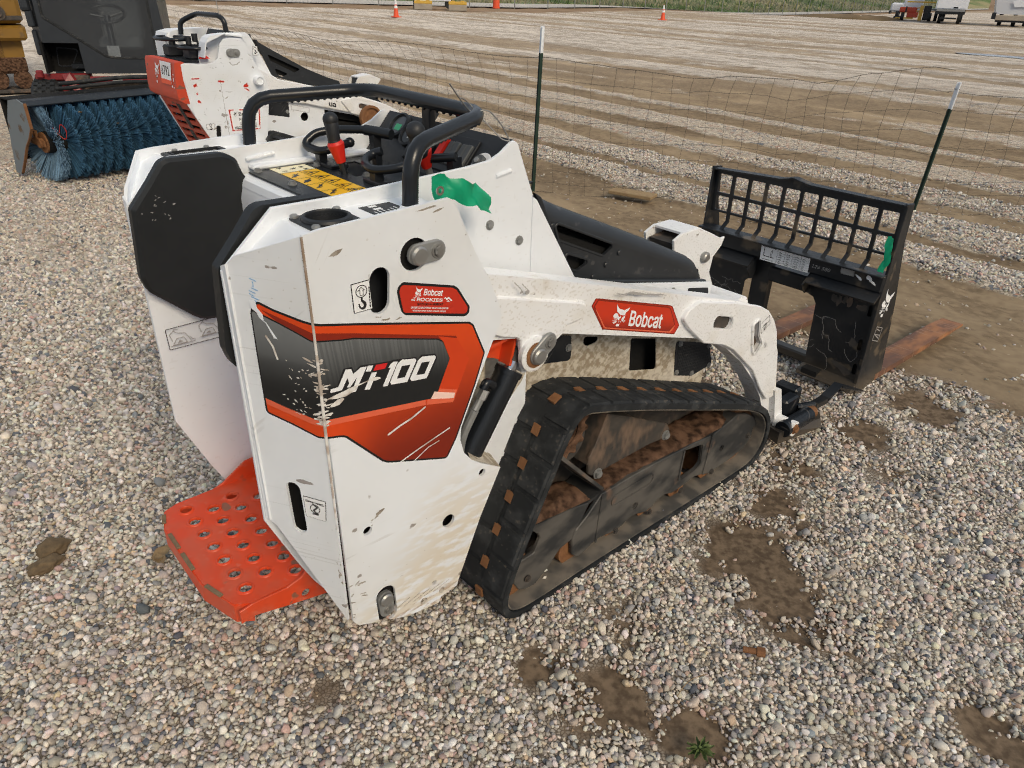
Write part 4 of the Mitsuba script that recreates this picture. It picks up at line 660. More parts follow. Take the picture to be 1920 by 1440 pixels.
# hood
HP = np.array(D['hood']); iu = [0, 1, 2, 3, 4, 5, 6, 7, 8]           # upper edge, rear to front
up = HP[iu]; R_ = .045
secs = []
yy = [(-.25 + R_ * (1 - math.cos(t)), R_ * (1 - math.sin(t))) for t in np.linspace(0, np.pi / 2, 7)] 
yy = [(-.25, R_)] + yy[1:] + [(-y, d) for y, d in yy[1:][::-1]] + [(.25, R_)]
nrm = np.array([.40, .917])
V = np.array([[(u - nrm[0] * d, y, v - nrm[1] * d) for y, d in yy] for u, v in up]); n1, n2_ = V.shape[:2]
f = []
for i in range(n1 - 1):
    for j in range(n2_ - 1): a = i * n2_ + j; f += [[a, a + 1, a + n2_ + 1], [a, a + n2_ + 1, a + n2_]]
roof = trimesh.Trimesh(V.reshape(-1, 3), f, process=False); roof.invert() if roof.face_normals[len(f) // 2][2] < 0 else None
sp = Polygon([(u - nrm[0] * R_, v - nrm[1] * R_) for u, v in up] + [tuple(q) for q in HP[8:][1:]] ).buffer(0)
spo = sp.difference(pg(D['hs1'], .006)).difference(pg(D['hs2'], .008))
frontcap = [hull([(1.50, y, z) for y in (-.24, .24) for z in (.74, .78)] + [(1.528, y, .74) for y in (-.23, .23)])]
HD = ob('hood', [roof, ex(spo, FY(-.25), -.005, 0), mir(ex(spo, FY(-.25), -.005, 0))] + frontcap, 'hoodplastic', ML, smooth=38, label='black moulded hood with two louvre openings')
for nm in ('hs1', 'hs2'):
    q = pg(D[nm], .006); ob('louvre_rim', ex(q.buffer(.007).difference(q), FY(-.25), .0002, .004, bev=.0015), 'hoodplastic', HD)
ob('louvre_screen', ex(sp.buffer(-.02), FY(-.222), 0, .002), 'void', HD)
lip = pg(D['lipl'], .004); ob('lip', [ex(lip, FY(-.262), -.012, .004, bev=.003), mir(ex(lip, FY(-.262), -.012, .004))], 'hoodplastic', HD)
eg = np.array([(.703, 1.163), (.724, 1.150), (.856, .895), (.836, .895)]); ob('edge_seal', [ex(eg, FY(-.258), -.004, .008, bev=.002), mir(ex(eg, FY(-.258), -.004, .008))], 'plastic', HD)
for u, v in D['hb']: ob('bolt', disc(FY(-.25), u, v, 0, .008, .006, 12), 'hoodplastic', HD)
# body below the hood
LPZ = ob('lower_frame', [ex([(.68, .92), (.85, .89), (1.54, .735), (1.555, .66), (1.54, .615), (1.39, .64), (1.02, .755), (.68, .865)], FY(-.2655), 0, .007), ex([(.68, .92), (.85, .89), (1.54, .735), (1.555, .66), (1.54, .615), (1.39, .64), (1.02, .755), (.68, .865)], FY(.2655), -.007, 0)], 'white_clean', ML)
for u, v in D['stripbolts']: ob('bolt', bolt(FY(-.2725), u, v, 0, .009, .008), 'zinc', LPZ)
ob('access_plate', ex(pg(D['fblk'], .004), FY(-.2726), 0, .002), 'plastic', LPZ)
bd = pg([(.2, .92), (.69, .92), (.9, .74), (1.62, .50), (1.60, .30), (1.45, .22), (.45, .22), (.30, .40)])
cut = unary_union([pg(D['slotb'], .01), pg(D['open'], .006)])
BD = ob('body', [ex(bd.difference(cut), FY(-.26), -.004, 0), ex(bd, FY(.26), 0, .004)], 'dirtywhite', ML, label='dusty body side behind the arm')
ob('cavity', ex(bd.buffer(-.01), FY(-.20), -.38, 0), 'void', BD)
ob('window', ex(pg(D['bkwin'], .008), FY(-.26), .0006, .002), 'black', BD); ob('bolt', bolt(FY(-.262), *D['bkwinb'][0], 0, .009, .008), 'zinc', BD)
GR = ob('grille', ex(pg(D['grill'], .008), FY(-.26), .0006, .003), 'plastic', BD, label='black mesh side grille')
gp = pg(D['grill'], .008).buffer(-.012); u0, v0, u1, v1 = gp.bounds
ob('grille_mesh', ex(unary_union([LineString([(u0 + k * .012, v0 - .1), (u0 + k * .012 + .08, v1 + .1)]).buffer(.0016) for k in range(-8, 24)] + [LineString([(u0 - .05, v0 + k * .012), (u1 + .05, v0 + k * .012 - .05)]).buffer(.0016) for k in range(22)]).intersection(gp), FY(-.26), .0032, .0045), 'hoodplastic', GR)
for u, v in D['grillb']: ob('bolt', bolt(FY(-.263), u, v, 0, .008, .007), 'zinc', GR)
ob('fender', [ex([(.35, .92), (.60, .92), (.69, .70), (.66, .655), (.60, .60), (.545, .53), (.50, .45), (.46, .36), (.42, .26), (.34, .30), (.34, .70)], FY(-.272), 0, .012, bev=.004),
   hull([(.515, -.284, .50), (.505, -.284, .50), (.515, -.34, .49), (.53, -.284, .46), (.53, -.34, .45)])], 'dirtywhite', ML, label='scuffed cream fender behind the track')
# lift arms
FA = FY(-.395)
def arm(sgn):
    a = ex(pg(D['arm'], .008), FA, -.07, 0, bev=.008); return a if sgn < 0 else mir(a)
AR = ob('lift_arm', arm(-1), 'arm', ML, smooth=25, label='right lift arm with maker\'s decal')
g_ = ex(pg(D['armg'], .008), FA, 0, .012, bev=.003); ob('gusset_plate', g_, 'arm', AR)
ff = pg(D['armf'], .01).difference(stad(*D['af_s1'], .021)).difference(pg(D['af_s2'], .006)).difference(circ(*D['af_h'][0], .008))
ob('end_plate', ex(ff, FA, 0, .016, bev=.003), 'arm', AR); ob('slot_back', [ex(stad(*D['af_s1'], .028), FA, .0005, .002), ex(pg(D['af_s2']).buffer(.004), FA, .0005, .002)], 'ucmud', AR)
q = pg(D['af_s2'], .006); ob('slot_rim', ex(q.buffer(.011).difference(q), FA, .0162, .023, bev=.003), 'arm', AR)
ob('weld_bead', displace(tube(np.array([(u, -.396, v) for u, v in fillet(D['armg'][1:6], .01)]), .006, 8), .0012, 80), 'arm', AR)
pin(FY(-.407), D['apin'][0], D['apin'][1], .012, AR, .021, .012, .024)
ob('boss', [lathe([(.046, -.004), (.046, .010), (.040, .013), (.024, .013)], at(FY(-.407), *D['apin'][0]), 24)], 'arm', AR, smooth=40)
ob('rust_ring', [displace(lathe([(.034, .0132), (.034, .0148), (.020, .0152)], at(FY(-.407), *D['apin'][0]), 24), .002, 60)], 'rust', AR)
AD = ob('maker_decal', ex(pg(D['ad_o'], .004), FA, .0004, .001), 'dec_dark', AR, label='red maker\'s decal')
ai = pg(D['ad_i'], .003)
ob('print', ex(pg(D['ad_o'], .004).buffer(-.003), FA, .0011, .0014), 'dec_red', AD); ob('print', ex(ai.buffer(.004), FA, .0015, .0018), 'dec_dark', AD)
ob('print', ex(ai, FA, .0019, .0022), 'dec_arm', AD); ob('print', ex(pg(D['ad_g']), FA, .0023, .0026), 'dec_light', AD)
t = D['ad_t']; ob('lettering', letters('Bobcat', FA, t[0], t[1], (t[2][0], t[2][1] + .003), .0027, .0008), 'print_white', AD)
ob('emblem', [ex(pg(q), FA, .0027, .0033) for q in D['ad_h'] if pg(q).area > 1e-8], 'print_white', AD)
ob('arm_sticker', [ex(pg(D['af_dec']).difference(pg(D['af_dec']).buffer(-.0012)), FA, .0163, .0168), ex(unary_union([LineString([(1.700, .575), (1.712, .582), (1.716, .570), (1.705, .562), (1.712, .556)]).buffer(.0018), LineString([(1.690, .570), (1.735, .586)]).buffer(.0008)]), FA, .0163, .0168)], 'print_black', AR)
ob('scrape_mark', ex(unary_union([blob(.97, .878, .05, .0035, -.31, s=.6), blob(1.06, .852, .04, .0028, -.31, s=.6), blob(.90, .893, .02, .002, -.31, s=.6), blob(.533, .99, .006, .003, .5, s=.5), blob(.55, .985, .007, .004, .2, s=.5), blob(.575, .975, .003, .002, .1), LineString([(.51, 1.02), (.53, 1.0), (.54, .985)]).buffer(.0008), LineString([(.535, 1.01), (.555, .99)]).buffer(.0008)]), FA, .0124, .0128 + .0005), 'print_grey', AR)
ARL = ob('lift_arm', arm(1), 'arm', ML, smooth=25, label='left lift arm, mostly hidden')
ob('cross_tube', [cyl((1.66, -.33, .62), (1.66, .33, .62), .05, 20)], 'arm', ML, smooth=40)
# tilt link cover at the front centre
TL = ob('tilt_cover', [ex([(1.59, .815), (1.64, .835), (1.74, .835), (1.90, .765), (1.92, .768), (1.905, .735), (1.86, .70), (1.85, .64), (1.90, .56), (1.88, .55), (1.76, .60), (1.70, .68), (1.64, .70), (1.60, .77)], FY(-.055), 0, .010, bev=.002), ex([(1.59, .815), (1.64, .835), (1.74, .835), (1.90, .765), (1.92, .768), (1.905, .735), (1.86, .70), (1.85, .64), (1.90, .56), (1.88, .55), (1.76, .60), (1.70, .68), (1.64, .70), (1.60, .77)], FY(.065), -.010, 0),
   hull([(1.64, y, .835) for y in (-.055, .065)] + [(1.74, y, .837) for y in (-.055, .065)] + [(1.64, y, .827) for y in (-.055, .065)] + [(1.74, y, .829) for y in (-.055, .065)]), hull([(1.74, y, .837) for y in (-.055, .065)] + [(1.86, y, .785) for y in (-.055, .065)] + [(1.74, y, .829) for y in (-.055, .065)] + [(1.86, y, .777) for y in (-.055, .065)])], 'arm', ML, label='white tilt link bracket at the front')
pin(FY(-.065), (1.79, .715), (1.80, .712), .001, TL, .018, .010, .02)
ob('hose_bundle', [hull([(1.60, -.05, .80), (1.72, -.05, .81), (1.60, .055, .80), (1.72, .055, .81), (1.62, -.05, .70), (1.72, -.05, .68), (1.62, .05, .70), (1.72, .05, .68)]), tube([(1.62, 0, .74), (1.70, 0, .60), (1.66, 0, .45), (1.75, 0, .3)], .03, 12, fil=.1)], 'ucmud', TL)
ob('hose', [tube([(1.58, -.02 + .05 * k, .68), (1.70, -.10 + .05 * k, .66), (1.78, -.12 + .05 * k, .55), (1.74, -.10 + .03 * k, .40)], .014, 10, fil=.08) for k in range(3)], 'rubber', TL)
ob('front_shield', ex([(-.26, .30), (.26, .30), (.26, .70), (.10, .72), (-.26, .72)], FX(1.52), -.004, 0), 'black', ML)
# lift cylinder beside the fender
CY = ob('lift_cylinder', [cyl((.530, -.375, .775), (.395, -.375, .575), .033, 24), cyl((.532, -.375, .778), (.524, -.375, .766), .036, 24)], 'tube_black', ML, smooth=40)
ob('rod', [cyl((.528, -.375, .772), (.57, -.375, .835), .016, 16)], 'chrome', CY, smooth=40)
ob('rod_boot', [cyl((.545, -.375, .797), (.585, -.375, .86), .022, 16)], 'ucmud', CY, smooth=40)
FT = ob('fitting', [tube([(.452, -.405, .772), (.428, -.41, .792), (.418, -.41, .776)], .011, 12, fil=.015)], 'black', CY, smooth=40)
ob('nut', [tube([(.424, -.41, .772), (.410, -.41, .752)], .013, 6)], 'steel', FT); ob('hose_end', [tube([(.410, -.41, .752), (.392, -.41, .728)], .0095, 12), tube([(.392, -.41, .728), (.36, -.40, .66), (.36, -.38, .55)], .011, 10, fil=.03)], 'zinc', FT)
OB = ob('cylinder_bracket', [ex(pg(D['obr'], .004), FY(-.345), -.008, 0), hull([(.546, -.345, .862), (.540, -.345, .866), (.528, -.345, .790), (.520, -.345, .792), (.546, -.385, .866), (.540, -.385, .868), (.528, -.385, .790), (.520, -.385, .794)]), ex([(.45, .852), (.546, .864), (.546, .872), (.45, .86)], FY(-.345), 0, .035)], 'orange', ML, label='orange bracket above the lift cylinder')
ob('pictogram_plate', [ex(sbox(.40, .735, .475, .812), FY(-.345), .0005, .0015)], 'dirtywhite', OB)
# orange step platform
PZ = .325; pl_ = D['plat']
pp = Polygon([(-.145, .245), (-.181, .231), (-.207, .157), (-.208, .039), (-.209, -.102), (-.178, -.217), (-.145, -.240), (.16, -.240), (.16, .245)])
HOLES = [(-.136, .198 - .064 * k) for k in range(7)] + [(-.0765, .156 - .064 * k) for k in range(6)] + [(-.0165, .178 - .064 * k) for k in range(7)] + [(.042, .13 - .064 * k) for k in range(6)] + [(.10, .17 - .064 * k) for k in range(6)]
def hole(u, v, r=.0150):
    t = np.linspace(0, 2 * np.pi, 25)[:-1]; q = r * (1 + .10 * np.sign(np.sin(t * 5)) * (np.arange(24) % 2)); return Polygon(np.c_[u + q * np.cos(t), v + q * np.sin(t)])
ph = pp.difference(unary_union([hole(*h) for h in HOLES]))
skirt = [ex(LineString(list(pp.exterior.coords)[:-1][:7]).buffer(.003, cap_style=2), FZ(PZ), -.055, -.004)]
PF_ = ob('step_platform', [ex(ph, FZ(PZ), -.005, 0)] + skirt, 'orange', ML, label='orange perforated step platform at the rear')
ob('side_flange', [ex([(-.141, .268), (-.145, .317), (-.114, .321), (-.045, .322), (-.012, .333), (.02, .352), (.058, .376), (.15, .384), (.16, .25), (.0, .26)], FY(.2485), 0, .005, bev=.001)], 'orange', PF_)
ob('side_flange', [ex(pg([(-.178, .322), (-.178, .285), (-.145, .290), (-.069, .270), (.035, .245), (.16, .235), (.16, .39), (.045, .385), (.0, .352), (-.02, .334), (-.06, .324), (-.145, .328)]).difference(circ(-.015, .280, .011)), FY(-.243), 0, .005, bev=.001)], 'orange', PF_)
obs('hole_burr', [lathe([(.0215, .0001), (.0195, .0030), (.0160, .0038), (.0148, .0008)], at(FZ(PZ), *h), 18) for h in HOLES], 'orange', PF_, smooth=50)
gs = [((-.2055, .125), (-.2065, .055)), ((-.2072, .03), (-.2078, -.045)), ((-.205, -.118), (-.190, -.175)), ((-.190, .213), (-.201, .178))]
for (a, b), (c, d) in gs: ob('grip_strip', ex(LineString([(a, b), (c, d)]).buffer(.005, cap_style=2), FZ(PZ), .0003, .005, bev=.001), 'clodtan', PF_)
# ---------------------------------------------------------------- tracks and undercarriage
LOOP = [(.46, .127), (.49, .201), (.519, .265), (.551, .331), (.583, .399), (.618, .465), (.649, .531), (.684, .588), (.715, .616), (.758, .625), (.80, .614), (.888, .585), (1.028, .535), (1.17, .482), (1.33, .420),
        (1.6, .318), (1.70, .275), (1.785, .225), (1.838, .160), (1.850, .085), (1.83, .015), (1.77, -.035), (1.70, -.046), (1.5, -.042), (1.3, -.036), (1.0, -.028), (.80, -.024), (.62, -.026), (.53, -.020), (.475, .005), (.452, .05), (.450, .09)]
def resample(P, n):
    P = np.array(P + [P[0]]); 
    for _ in range(2):
        Q = [];
        for a, b in zip(P[:-1], P[1:]): Q += [.75 * a + .25 * b, .25 * a + .75 * b]
        P = np.array(Q + [Q[0]])
    s = np.r_[0, np.cumsum(np.linalg.norm(np.diff(P, axis=0), axis=1))]; t = np.linspace(0, s[-1], n, endpoint=False)
    return np.c_[np.interp(t, s, P[:, 0]), np.interp(t, s, P[:, 1])], s[-1]
def belt(loop, y0, y1, pitch, th=.020, lug=.007, gap=.018):
    """rubber belt with two columns of lugs; returns (belt, lugs, groove plugs)"""
    n = 240; C, Lt = resample(loop, n); t = np.roll(C, -1, 0) - np.roll(C, 1, 0); t /= np.linalg.norm(t, axis=1)[:, None]; N = np.c_[-t[:, 1], t[:, 0]]
    if ((C - C.mean(0)) * N).sum() < 0: N = -N
    prof = [(y0, -lug), (y0, -lug - th), (y1, -lug - th), (y1, -lug), (y1 + (y0 - y1) * .06, -lug + .002), (y0 + (y1 - y0) * .06, -lug + .002)]
    m = len(prof); V = np.array([[(C[i, 0] + N[i, 0] * w, y, C[i, 1] + N[i, 1] * w) for y, w in prof] for i in range(n)]).reshape(-1, 3)
    F = []
    for i in range(n):
        i2 = (i + 1) % n
        for k in range(m): k2 = (k + 1) % m; F += [[i * m + k, i * m + k2, i2 * m + k2], [i * m + k, i2 * m + k2, i2 * m + k]]
    b = trimesh.Trimesh(V, F, process=False); b.fix_normals()
    def frame(s):
        f = (s / Lt * n) % n; i = int(f); a = f - i; p = C[i] * (1 - a) + C[(i + 1) % n] * a; q = N[i] * (1 - a) + N[(i + 1) % n] * a; q /= np.linalg.norm(q); return p, q, np.array([q[1], -q[0]])
    k = int(round(Lt / pitch)); lugs, plugs = [], []; ym = (y0 + y1) / 2; hw = abs(y1 - y0) / 2; sg = np.sign(y1 - y0)
    for i in range(k):
        for c in (-1, 1):
            s0 = (i + (.5 if c > 0 else 0)) * Lt / k; pts = []
            for du, wy in ((-.49, gap / hw / 2), (.47, gap / hw / 2), (.42, 1.), (-.50, 1.)):
                for w in (-lug - .002, 0.):
                    sh = .90 if w == 0 else 1.
                    p, q, tt = frame(s0 + du * Lt / k * sh + c * .004); y = ym + c * hw * (wy if wy < .5 else (.99 if w < 0 else .93)); 
                    pts.append((p[0] + q[0] * w, y, p[1] + q[1] * w))
            lugs.append(displace(hull(pts), .0015, 40, i))
        p, q, tt = frame(i * Lt / k + .01); plugs.append(displace(hull([(p[0] + q[0] * w + tt[0] * u, ym + y, p[1] + q[1] * w + tt[1] * u) for w in (-lug, .001) for u in (-.015, .015) for y in (-.0135, .0135)]), .004, 60, i))
    return b, lugs, plugs
def bogie(root, mirror):
    g = (lambda m: mir(m)) if mirror else (lambda m: to_tm(m))
    b, lugs, plugs = belt(LOOP, -.452, -.252, .104)
    TK = ob('track', g(b), 'rubber', root, label='left rubber track, hidden by the body' if mirror else 'right worn rubber track with dried mud', smooth=40)
    if mirror:
        ob('lugs', cat([g(q) for q in lugs]), 'rubber', TK, kind='stuff'); return
    obs('lug', lugs, 'rubber', TK); obs('mud_plug', plugs, 'rust', TK)
    tr = []
    n = 60; C, _ = resample(LOOP, n); 
    ob('inner_band', ex(Polygon(resample(LOOP, 160)[0]).buffer(-.0298).difference(Polygon(resample(LOOP, 160)[0]).buffer(-.034)), FY(-.445), -.185, 0), 'rubberin', TK)
    UCP = [(u, v + .024 * max(0, 1 - v / .16)) for u, v in D['uc']]
    UC = ob('undercarriage', ex(pg(UCP, .006).difference(pg(D['ucw'], .008)).difference(unary_union([circ(*D['uch'][0], .011), circ(*D['uch'][1], .011)])), FY(-.407), -.012, 0, bev=.003), 'ucframe', root, label='black track frame caked with mud')
    top = [(.80, .205), (.90, .226), (1.055, .228), (1.30, .216), (1.50, .198), (1.65, .225), (1.73, .20)]
    ob('frame_top', [hull([(top[k][0], y, top[k][1] - d) for y in (-.396, -.28) for d in (.002, .014)] + [(top[k + 1][0], y, top[k + 1][1] - d) for y in (-.396, -.28) for d in (.002, .014)]) for k in range(6)] + [ex(pg(D['uc'], .006), FY(-.28), -.01, 0)], 'ucframe', UC)
    mud_pts = []
    r = np.random.default_rng(9)
    def mudslab(poly, F, th, seed, res=.012):
        p = pg(poly); u0, v0, u1, v1 = p.bounds; us, vs = np.arange(u0, u1 + res, res), np.arange(v0, v1 + res, res)
        U, Vv = np.meshgrid(us, vs, indexing='ij'); from_ = [p.exterior.distance(Point(a, b)) if p.contains(Point(a, b)) else 0 for a, b in zip(U.ravel(), Vv.ravel())]
        e = np.array(from_).reshape(U.shape); h = th * np.minimum(e / .02, 1) ** .5 * (.45 + 1.1 * meshkit.fbm(np.stack([U * 32, Vv * 32, U * 0 + seed], -1), 3)) - .001
        V = np.c_[U.ravel(), Vv.ravel(), h.ravel()]; i, j = np.meshgrid(np.arange(len(us) - 1), np.arange(len(vs) - 1), indexing='ij'); k = (i * len(vs) + j).ravel(); q = len(vs)
        ok = np.maximum.reduce([e.ravel()[k], e.ravel()[k + q], e.ravel()[k + 1], e.ravel()[k + q + 1]]) > 0; k = k[ok]
        m = trimesh.Trimesh(V, np.vstack([np.c_[k, k + q, k + q + 1], np.c_[k, k + q + 1, k + 1]]), process=False); m.apply_transform(F); return m
    FT_ = fr((0, 0, .240), (1, 0, -.022), (0, 1, 0))
    ob('mud', mudslab([(.91, -.403), (1.49, -.403), (1.66, -.403), (1.71, -.39), (1.71, -.27), (.91, -.27)], FT_, .016, 3), 'mudcake', UC, smooth=True, label='reddish mud lying on the track frame')
    TA = ob('tension_arm', [ex(pg(D['uca'], .008), FY(-.402), -.012, 0, bev=.003), hull([(.595, y, .252) for y in (-.402, -.28)] + [(.79, y, .230) for y in (-.402, -.28)] + [(.63, y, .215) for y in (-.402, -.28)] + [(.82, y, .205) for y in (-.402, -.28)])], 'ucframe', UC)
    ob('mud', mudslab([(.585, -.400), (.70, -.398), (.86, -.400), (.86, -.28), (.585, -.28)], fr((.585, 0, .256), (.19, 0, -.022), (0, 1, 0)) @ np.array([[1, 0, 0, -.585], [0, 1, 0, 0], [0, 0, 1, 0], [0, 0, 0, 1.]]), .022, 5), 'mudcake', TA, smooth=True)
    ob('rib', hull([(.705, -.403, .445), (.908, -.403, .232), (.705, -.398, .445), (.908, -.398, .232), (.705, -.28, .445), (.712, -.28, .452), (.908, -.28, .232), (.916, -.403, .240), (.713, -.403, .453)]), 'ucframe', UC, label='slanted stiffener bar')
    obs('weld_seam', [ex(LineString([(.905, .220), (.893, .04)]).buffer(.004), FY(-.407), 0, .003), ex(LineString([(1.327, .202), (1.319, .085)]).buffer(.004), FY(-.407), 0, .004), ex(LineString([(1.498, .194), (1.478, .04)]).buffer(.006), FY(-.407), 0, .004)], 'ucframe', UC)
    sl = stad(D['ucs'][0], D['ucs'][1], .019); ob('oval_cover', ex(sl.buffer(.004).difference(sl), FY(-.407), .0003, .003), 'ucframe', UC)
    for u, v in D['ucb']: ob('bolt', displace(bolt(FY(-.407), u, v, .0005, .009, .008), .001, 60), 'ucmud', UC)
    FR = [(.62, .055), (.795, .050), (1.003, .044), (1.172, .040), (1.348, .036), (1.53, .034)]
    for u, v in FR: ob('track_roller', [lathe([(.0, .0), (.03, 0), (.046, .004), (.050, .012), (.050, .035), (.040, .04), (.040, .08), (.050, .085), (.050, .11), (0, .112)], at(FY(-.277), u, v), 26)], 'rust', UC, smooth=35)
    ob('front_idler', lathe([(0, 0), (.05, 0), (.10, .006), (.118, .012), (.118, .03), (.10, .036), (.10, .06), (.118, .066), (.118, .10), (.10, .104), (.05, .11), (0, .11)], at(FY(-.285), 1.712, .105), 36), 'rust', UC, smooth=35)
    ob('rear_idler', lathe([(0, 0), (.05, 0), (.078, .012), (.078, .04), (.07, .045), (.07, .07), (.078, .075), (.078, .10), (.05, .11), (0, .11)], at(FY(-.285), .548, .085), 30), 'rust', UC, smooth=35)
    SG = ob('motor_guard', [ex(pg(D['smg'], .006), FY(-.357), -.010, 0, bev=.003), hull([(.953, y, .474) for y in (-.355, -.24)] + [(1.09, y, .408) for y in (-.355, -.24)] + [(.953, y, .463) for y in (-.355, -.24)] + [(1.09, y, .397) for y in (-.355, -.24)]), hull([(.953, y, .474) for y in (-.355, -.24)] + [(.88, y, .318) for y in (-.355, -.24)] + [(.96, y, .465) for y in (-.355, -.24)] + [(.888, y, .318) for y in (-.355, -.24)])], 'ucmud', UC, label='drive motor guard splashed with mud')
    for u, v in D['smgb']: ob('bolt', bolt(FY(-.357), u, v, 0, .014, .014), 'zinc', SG)
    T_ = 15; tp = []
    for k in range(T_ * 2): a_ = k * np.pi / T_; rr_ = .105 if k % 2 else .088; tp += [(.765 + rr_ * math.cos(a_ + d), .485 + rr_ * math.sin(a_ + d)) for d in (-.045, .045)]
    ob('sprocket', displace(ex(Polygon(tp).difference(circ(.765, .485, .05)), FY(-.36), -.02, 0, bev=.004), .002, 40), 'mudcake', UC, label='drive sprocket buried in dry mud'); ob('hub', displace(lathe([(.0, .0), (.06, 0), (.075, -.03), (.085, -.12), (.0, -.12)][::-1], at(FY(-.335), .765, .485), 26), .004, 30), 'mudcake', UC)
    ob('drive_motor', [cyl((.80, -.34, .43), (.80, -.26, .43), .075, 22), ex(Polygon(LOOP).buffer(-.045), FY(-.268), 0, .006)], 'ucmud', UC)
bogie(ML, False); bogie(ML, True)
# attachment coupler lying at the front of the arms
CP = ob('coupler', [hull([(1.88, -.475, .03), (1.88, -.475, .085), (2.16, -.52, .02), (2.17, -.50, .05), (2.25, -.46, .03), (2.20, -.30, .03), (1.95, -.30, .03), (1.95, -.30, .06)])], 'forkblack', ML, label='black attachment coupler plate at the arm tips')
ob('cross_tube', cyl((1.91, -.47, .085), (2.10, -.475, .085), .033, 18), 'black', CP, smooth=40)
ob('pivot', [cyl((1.952, -.42, .085), (1.952, -.50, .085), .032, 20)], 'arm', CP, smooth=40); ob('bolt', bolt(FY(-.50), 1.952, .085, 0, .016, .012), 'rust', CP)
ob('arm_tip', hull([(1.88, -.42, .25), (1.93, -.42, .24), (1.99, -.42, .09), (1.94, -.42, .06), (1.88, -.38, .25), (1.93, -.38, .24), (1.99, -.38, .09), (1.94, -.38, .06)]), 'arm', CP)
ob('lever_arm', [hull([(2.18, -.47, .10), (2.18, -.44, .10), (2.27, -.475, .10), (2.27, -.44, .10), (2.18, -.47, .075), (2.27, -.44, .075), (2.18, -.44, .075), (2.27, -.475, .075)]), hull([(2.27, -.478, .10), (2.27, -.438, .10), (2.36, -.485, .135), (2.36, -.445, .135), (2.27, -.478, .085), (2.36, -.445, .12)]), hull([(2.36, -.485, .135), (2.36, -.445, .135), (2.50, -.535, .075), (2.50, -.505, .075), (2.36, -.485, .12), (2.50, -.505, .06)])], 'forkblack', CP, label='bent locking lever')
ob('latch', [bx((2.05, -.40, .10), (.10, .05, .11), bev=.008), bx((2.12, -.36, .12), (.05, .10, .10), bev=.008), cyl((2.10, -.42, .09), (2.18, -.455, .09), .018, 14), bx((2.02, -.30, .11), (.14, .06, .09), bev=.01)], 'black', CP)
ob('rust_pin', [cyl((2.11, -.46, .08), (2.15, -.475, .08), .024, 14), cyl((2.20, -.43, .055), (2.20, -.43, .068), .02, 14)], 'rust', CP)
# ---------------------------------------------------------------- pallet fork frame
PK = thing('pallet_fork', 'black steel pallet fork frame with rusty tines standing on the mud', 'pallet fork')
XF = 2.60; GF_ = FX(XF); y0, y1 = -.462, .464
# backrest: outer plate with a grid of square openings
ZT, ZB_ = .865, .575
n_ = 10; cw = (.925 - .045) / n_; holes = []
for k in range(n_):
    a, b = y0 + .030 + k * cw, y0 + .030 + (k + 1) * cw - .016
    for z0, z1 in ((.739, .828), (.655, .724)): holes.append(pg([(a, z0), (b, z0), (b, z1), (a, z1)], .006))
back = pg([(y0, .645), (y1, .645), (y1, .853), (.10, .868), (.055, .882), (.02, .880), (-.04, .868), (y0, .868)])
obs('backrest', [ex(back.difference(unary_union(holes)), GF_, -.004, .006)], 'forkblack', PK, label='backrest grid plate')
for k in range(n_ - 1):
    y = y0 + .030 + (k + 1) * cw - .008
    ob('bar', [hull([(XF - .004 + a, y + d, z) for a, z in ((0, .655), (.010, .655), (-.0, .610), (.010, .604)) for d in (-.008, .008)]), hull([(XF + a, y + d, z) for a, z in ((-.004, .612), (.006, .605), (-.050, .577), (-.046, .570)) for d in (-.008, .008)])], 'forkblack', PK)
ob('top_rim', [hull([(XF - .035, y0, .869), (XF + .010, y0, .869), (XF - .035, -.04, .869), (XF + .01, -.04, .869), (XF - .035, y0, .863), (XF + .01, y0, .863), (XF - .035, -.04, .863), (XF + .01, -.04, .863)]),
   hull([(XF + a, y, z + d) for a in (-.035, .01) for y, z in ((-.04, .869), (.04, .884)) for d in (-.006, 0)]), hull([(XF + a, y, z + d) for a in (-.035, .01) for y, z in ((.04, .884), (.10, .869)) for d in (-.006, 0)]), hull([(XF + a, y, z + d) for a in (-.035, .01) for y, z in ((.10, .869), (y1, .853)) for d in (-.006, 0)])], 'forkblack', PK)
CB = ob('cross_bar', [bx((XF - .012, .001, .535), (.075, .92, .078), bev=.006), bx((XF - .055, .001, .574), (.05, .92, .008), bev=.002)], 'forkblack', PK)
ob('lower_beam', [bx((XF + .05, .02, .415), (.075, .50, .075), bev=.008), bx((XF + .10, .02, .03), (.06, .70, .045), bev=.008)], 'forkblack', PK)
FS = [(XF - .115, .872), (XF + .018, .866), (XF + .03, .62), (XF + .19, .50), (XF + .225, .02), (XF - .035, -.01), (XF - .11, .14), (XF - .06, .50), (XF - .06, .56), (XF - .08, .60)]
FSR = [(2.487, .888), (2.620, .866), (2.640, .70), (2.665, .60), (2.745, .42), (2.835, .012), (2.575, -.012), (2.540, .08), (2.487, .14), (2.545, .46), (2.545, .52), (2.487, .56)]
FSR = [(2.575, .872), (2.640, .866), (2.652, .70), (2.700, .55), (2.745, .42), (2.835, .012), (2.590, -.012), (2.565, .05), (2.560, .46), (2.566, .56)]
ob('side_plate', ex(pg(FSR), FY(-.462), -.012, 0, bev=.002), 'forkblack', PK, label='right side plate with white cat-head emblem')
ob('side_plate', ex(pg([(u, v - .012) for u, v in FSR]), FY(.464), 0, .012), 'forkblack', PK, label='left side plate')
hp = np.array(D['fk_head']); ob('emblem', head(FY(-.462), (2.588, .380), (2.700, .352), (2.588, .512), .0004, .001), 'print_white', PK + '__side_plate')
q0 = pg([(2.600, .265), (2.668, .240), (2.680, .305), (2.612, .330)])
